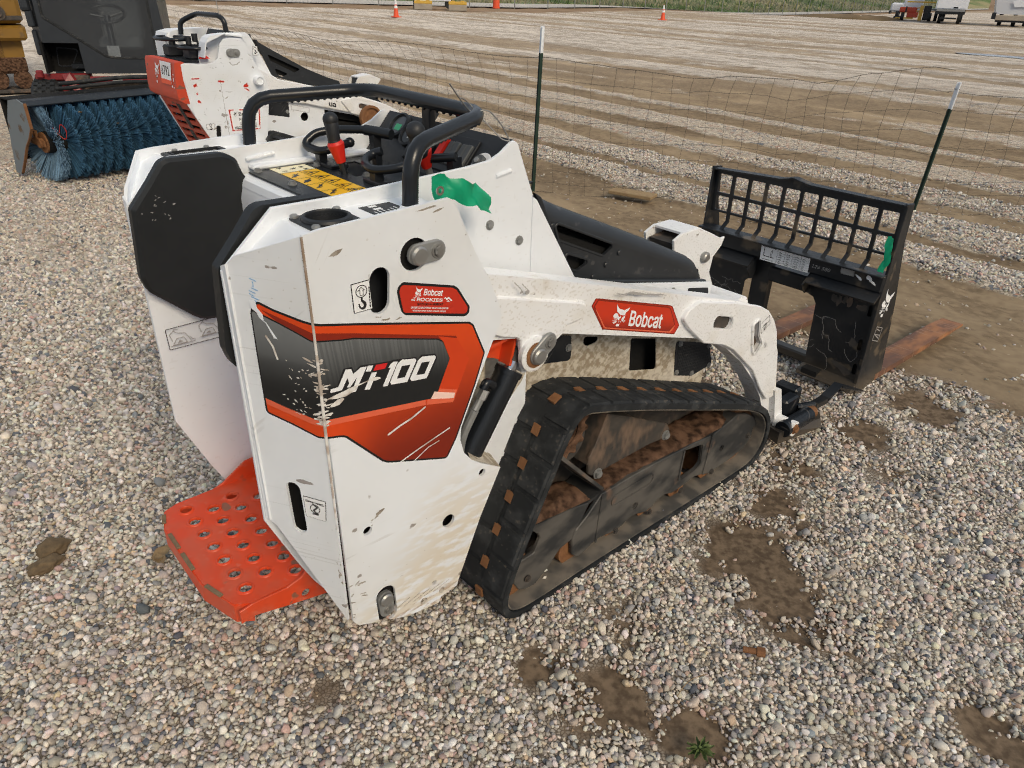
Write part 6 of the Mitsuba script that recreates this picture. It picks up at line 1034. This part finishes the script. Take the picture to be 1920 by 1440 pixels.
ob('drive_disc', [lathe([(.0, .0), (.03, 0), (.03, -.004), (.075, -.004), (.075, .014), (.092, .014), (.092, -.02), (.0, -.02)], at(FY(Y2 - .02), 2.590, .665), 30)], 'rust', M2, smooth=30)
ob('tilt_cover', [ex(pg([(2.662, .878), (2.681, .909), (2.70, .925), (2.798, .936), (2.895, .897), (2.867, .865), (2.80, .80), (2.78, .70), (2.70, .72), (2.67, .80)]), FY(3.90), 0, .01), ex(pg([(2.662, .878), (2.681, .909), (2.70, .925), (2.798, .936), (2.895, .897), (2.867, .865), (2.80, .80), (2.70, .80)]), FY(4.0), -.01, 0), hull([(x, y, z) for x, z in ((2.69, .922), (2.798, .938), (2.895, .899), (2.69, .914), (2.798, .93), (2.895, .891)) for y in (3.90, 4.0)])], 'arm', M2)
ob('hose_bundle', [hull([(2.69, 3.91, .91), (2.78, 3.91, .92), (2.69, 3.99, .91), (2.78, 3.99, .92), (2.67, 3.91, .80), (2.78, 3.91, .80), (2.67, 3.99, .80)]), hull([(2.58, 3.70, .83), (2.70, 3.70, .81), (2.78, 3.70, .74), (2.60, 3.70, .74), (2.58, 3.86, .83), (2.70, 3.86, .81), (2.78, 3.86, .74)])], 'black', M2)
# ---------------------------------------------------------------- rotary broom and the cabbed machine behind it
def setfr(o, yaw):
    global AX, BY, O_
    AX = np.array([math.cos(math.radians(yaw)), math.sin(math.radians(yaw)), 0]); BY = np.array([-AX[1], AX[0], 0]); O_ = np.array(o, float)
setfr((.74, 5.70, 0), 10.8)
def L2(a, b, z): return O_ + AX * a + BY * b + np.array([0, 0, z])
def FV(b): return fr(L2(0, b, 0), AX, (0, 0, 1))                 # u along the machine's front, normal to the front
def lb(c, s, bev=0.): return bx(L2(*c), s, np.c_[AX, BY, [0, 0, 1.]], bev)
def lh(pts): return hull([L2(*q) for q in pts])
P('bristle', (.5, .5, .5), .55); scene['mat_bristle']['b']['base_color'] = {'type': 'mesh_attribute', 'name': 'vertex_color'}
P('shield', lambda p, n, uv: mix((.15, .175, .19), (.11, .075, .05), smoothstep(.62, .76, fbm(p.x * 9, p.y * 9, p.z * 9, 4))), .6)
P('slate', lambda p, n, uv: mix((.012, .016, .022), (.026, .032, .041), fbm(p.x * 5, p.y * 5, p.z * 5, 3)), .5)
P('seat_grey', (.10, .105, .11), .6)
P('maroon', lambda p, n, uv: mix((.16, .010, .016), (.24, .03, .03), fbm(p.x * 9, p.y * 9, p.z * 9, 3)), .4)
BR = thing('rotary_broom', 'rotary sweeper broom with a blue bristle drum and grey end shield at the left', 'sweeper broom')
DRC = (.15, .325); DR = .325; rb = np.random.default_rng(21); NR = 17
for k in range(NR):
    a0 = .105 + k * .088; n_b = 900; V, F, C = [], [], []
    th = rb.uniform(0, 2 * np.pi, n_b); wob = .017 * np.sin(2 * th + .9 * k) 
    for i in range(n_b):
        a = a0 + wob[i] + rb.normal(0, .007); t = th[i] + rb.normal(0, .02); r0, r1 = .09, DR * rb.uniform(.93, 1.02); t1 = t + rb.normal(0, .05); a1 = a + rb.normal(0, .009) - (.075 * rb.uniform(.4, 1.2) if k == 0 else 0)
        if math.sin(t1) < -.95: r1 *= .96
        p0 = L2(a, DRC[0] + r0 * math.cos(t), DRC[1] + r0 * math.sin(t)); p1 = L2(a1, DRC[0] + r1 * math.cos(t1), max(.004, DRC[1] + r1 * math.sin(t1)))
        w = .0042; e1 = AX * w; e2 = np.cross(AX, p1 - p0); e2 = e2 / np.linalg.norm(e2) * w; q = len(V) 
        V += [p0 + e1, p0 - .5 * e1 + e2, p0 - .5 * e1 - e2, p1 + e1 * .7, p1 - .35 * e1 + e2 * .7, p1 - .35 * e1 - e2 * .7]; F += [[q, q + 1, q + 4], [q, q + 4, q + 3], [q + 1, q + 2, q + 5], [q + 1, q + 5, q + 4], [q + 2, q, q + 3], [q + 2, q + 3, q + 5], [q + 3, q + 4, q + 5]]
        c = np.array([.060, .160, .27]) * rb.uniform(.6, 1.45) if k else np.array([.20, .33, .45]) * rb.uniform(.6, 1.3)
        C += [c * .8] * 3 + [c] * 3
    ob('brush_ring', (np.array(V), np.array(F)), 'bristle', BR, color=np.clip(np.array(C), 0, 1))
ob('core', cyl(L2(.05, *DRC), L2(1.5, *DRC), .09, 20), 'void', BR)
ob('hub', [cyl(L2(.035, *DRC), L2(.07, *DRC), .085, 20), cyl(L2(.0, *DRC), L2(.04, *DRC), .04, 14), lb((.02, .20, .325), (.012, .26, .05)), lb((.02, .22, .36), (.02, .05, .12))], 'rust', BR, label='rusty bearing hub')
sh = pg([(.0, .655), (.13, .685), (.30, .66), (.42, .50), (.50, .28), (.57, .03), (.45, .045), (.33, .16), (.20, .30), (.09, .38), (.0, .47)], .012)
FSH = fr(L2(-.075, 0, 0), BY, (0, 0, 1))
SHD = ob('end_shield', [ex(sh, FSH, -.010, 0)], 'shield', BR, label='grey end shield with rusty edge')
ob('shield_edge', displace(ex(LineString([(.0, .66), (.0, .47), (.09, .38), (.20, .30), (.33, .16), (.45, .045)]).buffer(.004), FSH, -.011, .010), .002, 30), 'rust', SHD)
HB = ob('broom_hood', [lh([(-.07, .02, .642), (1.55, .02, .642), (-.07, .07, .675), (1.55, .07, .675), (-.07, .025, .634), (1.55, .025, .634), (-.07, .075, .665), (1.55, .075, .665)]), lh([(-.07, .07, .675), (1.55, .07, .675), (-.07, .20, .672), (1.55, .20, .672), (-.07, .07, .665), (1.55, .07, .665), (-.07, .20, .662), (1.55, .20, .662)])], 'slate', BR)
HB2 = ob('hood_back', [lb((.74, .53, .40), (1.6, .02, .52)), lb((.74, .36, .655), (1.6, .34, .01))], 'void', BR)
hz_ = [L2(.36, .42, .70), L2(.48, .30, .715), L2(.66, .22, .735), L2(.90, .22, .735), L2(1.2, .26, .71), L2(1.5, .40, .70)]
P('hoseprint', lambda p, n, uv: mix((.018, .02, .022), (.55, .55, .55), smoothstep(.6, .65, noise(p.x * 60, p.y * 30, p.z * 10)) * smoothstep(.79, .8, p.z + .03)), .45)
ob('hydraulic_hose', tube(fillet(hz_, .2, 8), .016, 10), 'rubber', BR, smooth=50); ob('hydraulic_hose', tube(fillet([q + np.array([.05, .08, .03]) for q in hz_], .2, 8), .018, 10), 'rubber', BR, smooth=50)
ob('dead_leaf', [leaf(L2(.34, .02, .55), .4, .05, .012, .01, 0), leaf(L2(.60, -.06, .44), .2, .045, .01, .01, 0)], 'leafdry', BR)
ob('red_string', tube(fillet([L2(.05, .0, .52), L2(.10, -.05, .40), L2(.13, -.09, .36), L2(.16, -.07, .44), L2(.13, -.05, .50), L2(.10, -.06, .42)], .05), .0025, 5), 'grip_red', BR)
# machine with a black cab
setfr((1.2, 7.2, 0), -24)
VH = thing('utility_tractor', 'black cabbed utility tractor with red frame standing behind the blue broom', 'tractor')
FC = FV(0)
win = pg([(.075, 1.95), (.066, 1.22), (.535, .880), (.62, .864), (.995, .858), (1.0, 1.95)], .03)
cp = pg([(.012, 2.02), (.008, .992), (.312, .988), (.318, .716), (1.13, .712), (1.045, 2.02)])
CF = ob('cab_front', ex(cp.difference(win), FC, -.03, 0, bev=.004), 'slate', VH)
ob('window_seal', ex(win.buffer(.014).difference(win.buffer(-.004)), FC, -.01, .008, bev=.003), 'rubber', CF)
mat('glass', {'type': 'thindielectric', 'int_ior': 1.5, 'specular_transmittance': {'type': 'rgb', 'value': [.75, .80, .84]}})
mat('dusty', {'type': 'blendbsdf', 'weight': .09, 'a': {'type': 'ref', 'id': 'mat_glass'}, 'b': {'type': 'twosided', 'q': {'type': 'diffuse', 'reflectance': {'type': 'rgb', 'value': [.32, .36, .42]}}}})
GL = num(CF + '__windscreen'); gm = ex(win.buffer(.006), FC, -.012, -.0115); gm = trimesh.Trimesh(gm.vertices, gm.faces[np.abs(gm.face_normals @ (FC[:3, 2])) > .9], process=False); gm = trimesh.Trimesh(gm.vertices, gm.faces[gm.face_normals @ FC[:3, 2] > 0], process=False)
scene[GL] = mikit.ply(gm, 'mat_dusty')
ob('cab_side', [lb((.0, .55, 1.52), (.03, 1.0, 1.05)), lb((1.06, .55, 1.40), (.03, 1.0, 1.25)), lb((.53, 1.06, 1.40), (1.06, .03, 1.25)), lb((.60, .55, .78), (.80, 1.0, .04)), lb((.53, .55, 2.03), (1.10, 1.05, .04))], 'black', VH)
ob('door_hinge', [lb((-.05, .06, 1.20), (.06, .10, .14), .01), lb((-.055, .10, .99), (.045, .06, .22), .01)], 'slate', VH)
MR = ob('mirror', [lb((-.065, .03, 1.38), (.085, .05, .24), .015)], 'black', VH); ob('mirror_face', [lb((-.065, .002, 1.39), (.055, .004, .19))], 'slate', MR)
ob('fender_recess', [lb((.15, .27, .86), (.33, .02, .30)), lb((-.012, .13, .86), (.02, .28, .28)), lb((.15, .14, .998), (.31, .26, .012)), lb((.325, .14, .86), (.012, .26, .28))], 'void', VH)
ob('side_window', [ex(pg([(.04, .76), (.17, .76), (.26, .92), (.06, .94)], .02).difference(pg([(.048, .768), (.165, .768), (.25, .912), (.066, .93)], .02)), FV(.255), 0, .006)], 'slate', VH)
ob('cab_corner', [lh([(.012, .0, 2.02), (-.09, .16, 2.02), (.012, .0, .99), (-.10, .16, 1.20), (-.06, .20, 1.02), (-.02, .20, .75), (.0, .05, .80), (-.02, .22, 2.0)])], 'black', VH)
SWH = ob('steering_wheel', tube([L2(.57 + .165 * math.cos(t), .32 + .10 * math.sin(t), 1.235 + .075 * math.sin(t)) for t in np.linspace(0, 2 * np.pi, 26)], .014, 8), 'tube_black', VH, smooth=50, label='steering wheel seen through the windscreen')
ob('column', [cyl(L2(.58, .25, .80), L2(.57, .32, 1.22), .03, 12), tube([L2(.43, .29, 1.23), L2(.57, .32, 1.20), L2(.71, .35, 1.25)], .012, 8)], 'tube_black', SWH)
ob('seat', [lb((.62, .70, .95), (.42, .40, .12), .03), lb((.62, .88, 1.27), (.42, .10, .62), .03)], 'seat_grey', VH); ob('pedal', lb((.60, .10, .90), (.11, .02, .12)), 'print_grey', VH)
FB_ = ob('front_beam', [cyl(L2(.355, -.02, .662), L2(1.10, -.02, .662), .032, 16)], 'maroon', VH, smooth=40); ob('beam_sticker', lb((.60, -.054, .668), (.09, .004, .032)), 'print_grey', FB_)
ob('frame', [lb((.10, .10, .68), (.50, .08, .06), .01), lh([(.11, -.02, .715), (.18, -.02, .725), (.13, -.05, .66), (.19, -.06, .60), (.22, -.08, .53), (.27, -.08, .53), (.11, .03, .715), (.18, .03, .725), (.22, -.03, .53), (.27, -.03, .53), (.22, .0, .68)]), lb((.08, .15, .55), (.05, .05, .28)), lb((-.09, .02, .715), (.06, .06, .07), .01)], 'maroon', VH, label='maroon front frame')
ob('axle_parts', [lb((.27, .05, .66), (.14, .10, .08), .01), cyl(L2(.28, .0, .59), L2(.34, .0, .61), .025, 12), lb((.55, .40, .50), (.9, .5, .22))], 'ucmud', VH)
def tyre(c, r, w, parent, nm='wheel', tread=True):
    A = at(fr((0, 0, 0), BY, (0, 0, 1)), 0, 0, 0); A[:3, 3] = L2(*c)
    k = ob(nm, lathe([(r * .5, -w / 2), (r * .93, -w / 2), (r, -w / 2 + .03), (r * 1.0, w / 2 - .03), (r * .93, w / 2), (r * .5, w / 2)], A, 36), 'rubber', parent, smooth=35)
    ob('rim', [lathe([(0, -w * .3), (r * .5, -w * .3), (r * .5, w * .3), (0, w * .3)], A, 20)], 'slate', k)
    if tread:
        t = []
        for i in range(30):
            a = i * 2 * np.pi / 30
            for j in range(5): q = -w / 2 + .03 + (w - .06) * (j + .5) / 5; aa = a + (.1 if j % 2 else 0); M = np.eye(4); M[:3, 0], M[:3, 1], M[:3, 2] = BY * math.cos(aa) + np.array([0, 0, math.sin(aa)]), -BY * math.sin(aa) + np.array([0, 0, math.cos(aa)]), AX; b = trimesh.creation.box(extents=(.02, .045, w / 6)); b.apply_translation([r, 0, q]); M[:3, 3] = L2(*c); b.apply_transform(M); t.append(b)
        ob('tread', t, 'rubber', k, kind='stuff')
tyre((-.07, .16, .335), .335, .24, VH); tyre((1.12, .16, .335), .335, .24, VH); tyre((-.07, 1.2, .335), .335, .22, VH, tread=False)
# yellow excavator behind
setfr((.80, 5.77, 0), -10.376)
P('yellow_paint', lambda p, n, uv: mix(mix((.26, .135, .010), (.17, .088, .014), fbm(p.x * 3, p.y * 3, p.z * 3, 3)), (.10, .07, .04), smoothstep(.6, .8, fbm(p.x * 9, p.y * 9, p.z * 9, 3)) * .6), .5)
EX_ = thing('excavator', 'yellow excavator with brown crawler tracks at the far left edge', 'excavator')
ob('body', [lb((-.9, 7.4, 1.35), (1.9, 2.6, .85), .05), lb((-.9, 7.2, 1.92), (1.9, 2.2, .4), .05)], 'yellow_paint', EX_); ob('lower_band', [lb((-.9, 6.07, .995), (1.9, .05, .06), .01)], 'ucmud', EX_ + '__body')
ob('swing_pin', [cyl(L2(-.23, 6.08, 1.06), L2(-.23, 6.02, 1.06), .09, 20), cyl(L2(-.23, 6.04, 1.06), L2(-.23, 5.99, 1.06), .05, 16)], 'ucmud', EX_ + '__body')
ob('underside', [lb((-.9, 7.4, .68), (1.7, 2.2, .42)), lb((-.9, 6.35, .80), (1.9, .5, .20), .04)], 'yellow_paint', EX_); ob('swing_gear', [lb((-.9, 7.2, .55), (1.2, 1.8, .3))], 'void', EX_)
ob('track_frame', [lb((-.95, 6.4, .36), (1.8, .30, .22), .04)], 'mudcake', EX_); ob('track_pad', [lb((-.95, 6.4, .02), (2.2, .46, .05), .01)], 'ucmud', EX_)
obs('track_roller', [cyl(L2(a, 6.22, .17), L2(a, 6.5, .17), .12, 18) for a in (-.15, -.45, -.75)], 'mudcake', EX_, smooth=40)
# ---------------------------------------------------------------- far yard: cones, blocks, barrel, trucks, verge
def cone(x, y, h, label):
    z = float(height(np.array(x), np.array(y))); k = thing('traffic_cone', label, 'traffic cone'); w = h * .23; M = np.eye(4); M[:3, 3] = (x, y, z)
    ob('base', bx((x, y, z + h * .025), (w * 2, w * 2, h * .05), bev=h * .01), 'cone_orange', k)
    f = lambda t: w * .72 * (1 - t) + w * .17 * t
    ob('cone_body', lathe([(f(0), h * .05), (f(1), h), (0, h)], M, 24), 'cone_orange', k, smooth=40)
    obs('reflective_band', [lathe([(f((a - .05) / .95) * 1.02, h * a), (f((b - .05) / .95) * 1.02, h * b)], M, 24) for a, b in ((.50, .64), (.70, .98))], 'white_band', k)
cone(20.75, 30.6, .76, 'taller orange cone with white bands, near the centre-left in the far yard'); cone(34.2, 25.5, .74, 'smaller orange cone with white bands, alone in the far right yard')
P('concrete', lambda p, n, uv: mix((.42, .37, .30), (.30, .26, .21), fbm(p.x * 4, p.y * 4, p.z * 4, 3)), .85)
P('yellow_top', (.62, .38, .06), .6)
RT_ = np.array([.80, -.60, 0]); DT_ = np.array([.60, .80, 0])
def fb(P0, c, s, bev=0., R=None): R = RT_ if R is None else R; D_ = np.array([-R[1], R[0], 0]); return bx(np.array(P0) + R * c[0] + D_ * c[1] + [0, 0, c[2]], s, np.c_[R, D_, [0, 0, 1.]], bev)
for P0, lb_ in (((28.0, 38.6, 0), 'left concrete block with yellow painted top in the far yard'), ((29.2, 36.8, 0), 'right concrete block with yellow painted top in the far yard')):
    k = thing('concrete_block', lb_, 'concrete block'); ob('block', fb(P0, (0, 0, .14), (1.06, .55, .32), .02), 'concrete', k); ob('painted_top', fb(P0, (0, 0, .38), (1.065, .555, .16), .02), 'yellow_top', k); obs('knob', [fb(P0, (a, 0, .48), (.22, .22, .05), .02) for a in (-.28, .28)], 'yellow_top', k)
k = thing('barrel', 'orange traffic barrel cut by the top edge of the picture', 'traffic barrel'); M = np.eye(4); M[:3, 3] = (34.8, 39.85, -.02); ob('drum', lathe([(.24, 0), (.24, .05), (.225, .06), (.215, .5), (.20, .52), (.195, .9), (0, .9)], M, 24), 'cone_orange', k, smooth=35); obs('reflective_band', [lathe([(.212, a), (.205, a + .12)], M, 24) for a in (.56, .76)], 'white_band', k)
TRL = thing('trailer', 'small white trailer with black wheel behind the concrete blocks', 'trailer'); P0 = (28.9, 39.7, 0)
ob('bed', [fb(P0, (.5, 0, .50), (2.2, 1.2, .16), .03), fb(P0, (-.45, .3, .36), (.4, .1, .06), .01)], 'white_clean', TRL); obs('wheel', [cyl(np.array(P0) + RT_ * a + DT_ * -.5 + [0, 0, .28], np.array(P0) + RT_ * a + DT_ * -.25 + [0, 0, .28], .28, 20) for a in (-.17, 1.5)], 'rubber', TRL, smooth=40); obs('jack_stand', [fb(P0, (a, -.5, .24), (.07, .07, .5), .01) for a in (-.65, 1.62)], 'black', TRL)
# trucks
RB = np.array([.343, -.939, 0]); GZ = -.85
def tk(P0, c, s, bev=0.): return fb(P0, c, s, bev, RB)
def truck_wheels(P0, root, lst, r=.5):
    for a, b in lst:
        D_ = np.array([-RB[1], RB[0], 0]); c = np.array(P0) + RB * a + D_ * b + [0, 0, r]; k = ob('wheel', cyl(c - RB * .14, c + RB * .14, r, 24), 'rubber', root, smooth=40); ob('rim', cyl(c - RB * .145, c + RB * .15, r * .5, 18), 'zinc', k, smooth=40)
P('box_white', (.74, .76, .80), .4); P('box_side', (.55, .57, .61), .45)
B0 = (75.0, 26.0, GZ); BT = thing('box_truck', 'white box truck seen from behind at the top right', 'truck')
ob('box', tk(B0, (-.25, 3.2, 2.45), (2.45, 6., 2.6), .02), 'box_white', BT); ob('side_skin', tk(B0, (.99, 3.2, 2.45), (.02, 5.9, 2.45)), 'box_side', BT + '__box'); ob('rear_door', tk(B0, (-.25, .18, 2.42), (2.25, .04, 2.4)), 'box_white', BT + '__box'); ob('handle', tk(B0, (.1, .14, 1.28), (.35, .04, .10)), 'black', BT + '__box__rear_door')
ob('chassis', [tk(B0, (-.25, 3., 1.0), (1.4, 6., .25)), tk(B0, (-.25, .2, .92), (2.3, .25, .34)), tk(B0, (-.3, .05, .45), (1.3, .12, .12)), tk(B0, (.65, .15, .7), (.10, .15, .6))], 'black', BT); ob('lift_gate', tk(B0, (-.25, .02, 1.05), (2.2, .10, .18), .02), 'zinc', BT)
truck_wheels(B0, BT, [(-.95, 1.4), (.55, 1.4), (-.75, 6.2), (.7, 6.2)], .48); 
C0 = (79.5, 32.2, GZ); SV = thing('service_truck', 'white service truck with rounded hood at the top right', 'truck')
ob('hood', tk(C0, (-.55, .9, 1.05), (1.15, 1.9, .75), .12), 'box_white', SV); ob('cab', [tk(C0, (.75, .9, 1.25), (1.6, 1.9, 1.1), .08), tk(C0, (.85, .9, 2.0), (1.3, 1.7, .8), .12)], 'box_white', SV); ob('window', [tk(C0, (.9, -.01, 2.02), (.9, .06, .5), .01), tk(C0, (.18, .9, 1.98), (.06, 1.3, .5))], 'black', SV + '__cab'); ob('bumper', tk(C0, (-1.13, .9, .62), (.14, 1.9, .28), .03), 'black', SV)
truck_wheels(C0, SV, [(-.45, .15), (2.9, .15), (-.45, 1.7)], .42); ob('deck', tk(C0, (2.6, .9, .95), (2.2, 1.9, .14)), 'zinc', SV)
E0 = (78.0, 31.4, GZ); TRN = thing('trencher', 'orange and yellow trenching machine in front of the white service truck', 'trencher')
ob('hood', [tk(E0, (.28, 0, .92), (1.45, .8, .42), .06), tk(E0, (.72, -.1, .50), (.95, .6, .45), .05)], 'orange_old', TRN); ob('strap', tk(E0, (.12, -.41, .95), (.12, .02, .5)), 'black', TRN + '__hood')
ob('boom', [tk(E0, (1.40, -.3, .68), (.30, .3, 1.25), .03), tk(E0, (1.25, -.35, 1.58), (2.4, .16, .12), .02), tk(E0, (.1, -.3, .22), (1.5, .2, .10), .02)], 'yellow_top', TRN); obs('tooth', [tk(E0, (1.12, -.34, z), (.26, .1, .08), .02) for z in (.35, .6, .85, 1.1)], 'yellow_top', TRN + '__boom')
ob('axle', [tk(E0, (1.9, .1, .7), (.6, .4, 1.2), .05), tk(E0, (-.5, 0, .25), (.7, .4, .2), .05)], 'black', TRN); truck_wheels(E0, TRN, [(-.1, -.1), (2.2, -.1)], .35)
G0 = (77.5, 22.2, GZ); DM = thing('dump_truck', 'grey dump body with dusty tailgate at the top right corner', 'truck')
ob('bed', [hull([np.array(G0) + RB * a + np.array([.939, .343, 0]) * b + [0, 0, z] for a, b, z in ((-1.2, 0, .9), (1.5, 0, .9), (-1.55, 0, 2.6), (1.8, 0, 2.6), (-1.2, 4, .9), (1.5, 4, .9), (-1.55, 4, 2.6), (1.8, 4, 2.6))])], 'box_side', DM); ob('tailgate', tk(G0, (.1, -.06, .62), (2.5, .12, .40), .03), 'concrete', DM); ob('chassis', [tk(G0, (.1, 1.5, .55), (2.3, 3., .30)), tk(G0, (.1, .1, .36), (2.4, .2, .16)), tk(G0, (-1.3, .1, .75), (.3, .4, .5))], 'black', DM); ob('chute', hull([np.array(G0) + RB * a + np.array([.939, .343, 0]) * -.15 + [0, 0, z] for a, z in ((-.2, 1.9), (.9, 2.15), (1.3, 1.5), (.0, 1.45))] + [np.array(G0) + [0, 0, 1.7]]), 'box_white', DM)
truck_wheels(G0, DM, [(-.7, .9), (.35, .9), (1.2, .9)], .45)
# verge, road and chain link fence beyond the yard
P('road', lambda p, n, uv: mix((.30, .285, .265), (.38, .36, .33), fbm(p.x * .6, p.y * .6, 0., 3)), .85)
P('grass', lambda p, n, uv: mix(mix((.060, .105, .028), (.10, .14, .05), fbm(p.x * .5, p.y * .5, 2., 4)), (.21, .19, .10), smoothstep(.45, .65, fbm(p.x * .12 + 3, p.y * .12, 0., 4))), .9)
def out_(u, v):
    """points on the ground, v metres beyond the far fence line"""
    q = path(np.asarray(u, float)); r = q - CAM[:2]; r /= np.linalg.norm(r, axis=-1, keepdims=True); q = q + r * np.asarray(v, float)[..., None]
    return np.concatenate([q, hfar(q[..., :1])], -1)
def strip(key, v0, v1, z0, z1, m, n=90, rows=6):
    U, W = np.meshgrid(np.linspace(10, 200, n), np.linspace(v0, v1, rows), indexing='ij'); Q = out_(U, W); Q[..., 2] += z0 + (z1 - z0) * np.linspace(0, 1, rows)[None] ** 1.3 + .12 * (f2(Q[..., 0] * .3, Q[..., 1] * .3) - .5) * (z1 > z0 + 1)
    i, j = np.meshgrid(np.arange(n - 1), np.arange(rows - 1), indexing='ij'); k = (i * rows + j).ravel()
    m_ = trimesh.Trimesh(Q.reshape(-1, 3), np.vstack([np.c_[k, k + rows, k + rows + 1], np.c_[k, k + rows + 1, k + 1]]), process=False)
    if m_.face_normals[0][2] < 0: m_.invert()
    scene[key] = mikit.ply(m_, 'mat_' + m, smooth=True); labels[key] = {'kind': 'structure'}
strip('road', .8, 9, .03, .06, 'road'); strip('verge', 9, 75, .06, 6.5, 'grass', 90, 16)
rg = np.random.default_rng(77); N = 20000; u = rg.uniform(40, 180, N); w = 9 + 34 * rg.uniform(0, 1, N) ** 1.4; B = out_(u, w); B[:, 2] += .04 + 6.44 * ((w - 9) / 66) ** 1.3
hh = rg.uniform(.12, .45, N); a = rg.uniform(0, 6.28, N); d1 = np.c_[np.cos(a), np.sin(a), 0 * a] * .09; tip = np.c_[rg.normal(0, .06, N), rg.normal(0, .06, N), hh]
V = np.stack([B - d1, B + d1, B + tip], 1).reshape(-1, 3); P('grass_blade', lambda p, n, uv: mix((.075, .13, .035), (.22, .21, .12), smoothstep(.38, .6, fbm(p.x * .3, p.y * .3, 0., 4))), .85)
ob('grass', (V, np.arange(3 * N).reshape(-1, 3)), 'grass_blade'); lab('grass', 'rough green and straw coloured grass on the bank beyond the yard', 'grass', kind='stuff')
CF_ = thing('chain_link_fence', 'grey chain link fence along the far edge of the yard', 'fence'); MS = []
for i, u in enumerate(np.arange(45, 170, 3.0)):
    q, q2 = out_(u, .3), out_(u + 3, .3); ob('post', cyl(q - [0, 0, .2], q + [0, 0, 1.9], .035, 8), 'zinc', CF_)
    for s in np.linspace(0, 1, 13)[:-1]:
        for sg in (0, 1):
            p0 = q * (1 - s) + q2 * s; s2 = s + (.5 if sg else -.5)
            if 0 <= s2 <= 1: p1 = q * (1 - s2) + q2 * s2; MS.append(tube([p0, p1 + [0, 0, 1.75]], .006, 3, caps=False))
    ob('rail', cyl(q + [0, 0, 1.8], q2 + [0, 0, 1.8], .02, 6), 'zinc', CF_)
ob('mesh', MS, 'zinc', CF_, kind='stuff')
# puddle and a dirt mound
P('water', (.10, .09, .08), .06, spec=.6)
pud = unary_union([affinity.rotate(affinity.scale(Point(26.2, 6.6).buffer(1), .40, 1.2), 0), affinity.scale(Point(25.9, 5.2).buffer(1), .3, .8)])
k = 'puddle'; scene[k] = mikit.ply(ex(pud, FZ(float(height(np.array(26.1), np.array(6.)))), .0, .03), 'mat_water'); labels[k] = {'kind': 'structure'}
k = num('dirt_mound'); m = trimesh.creation.icosphere(subdivisions=4); v = np.array(m.vertices) * [6, 2.2, .42] ; v[:, 2] += .5 * (meshkit.fbm(v * .9, 4) - .5) * (v[:, 2] > 0); a = -.55; m.vertices = np.c_[v[:, 0] * math.cos(a) - v[:, 1] * math.sin(a) + 74.0, v[:, 0] * math.sin(a) + v[:, 1] * math.cos(a) + 35.0, v[:, 2] - .90]; scene[k] = mikit.ply(m, 'mat_clod', smooth=True); lab(k, 'low mound of dark brown dirt left of the far trucks', 'dirt mound')
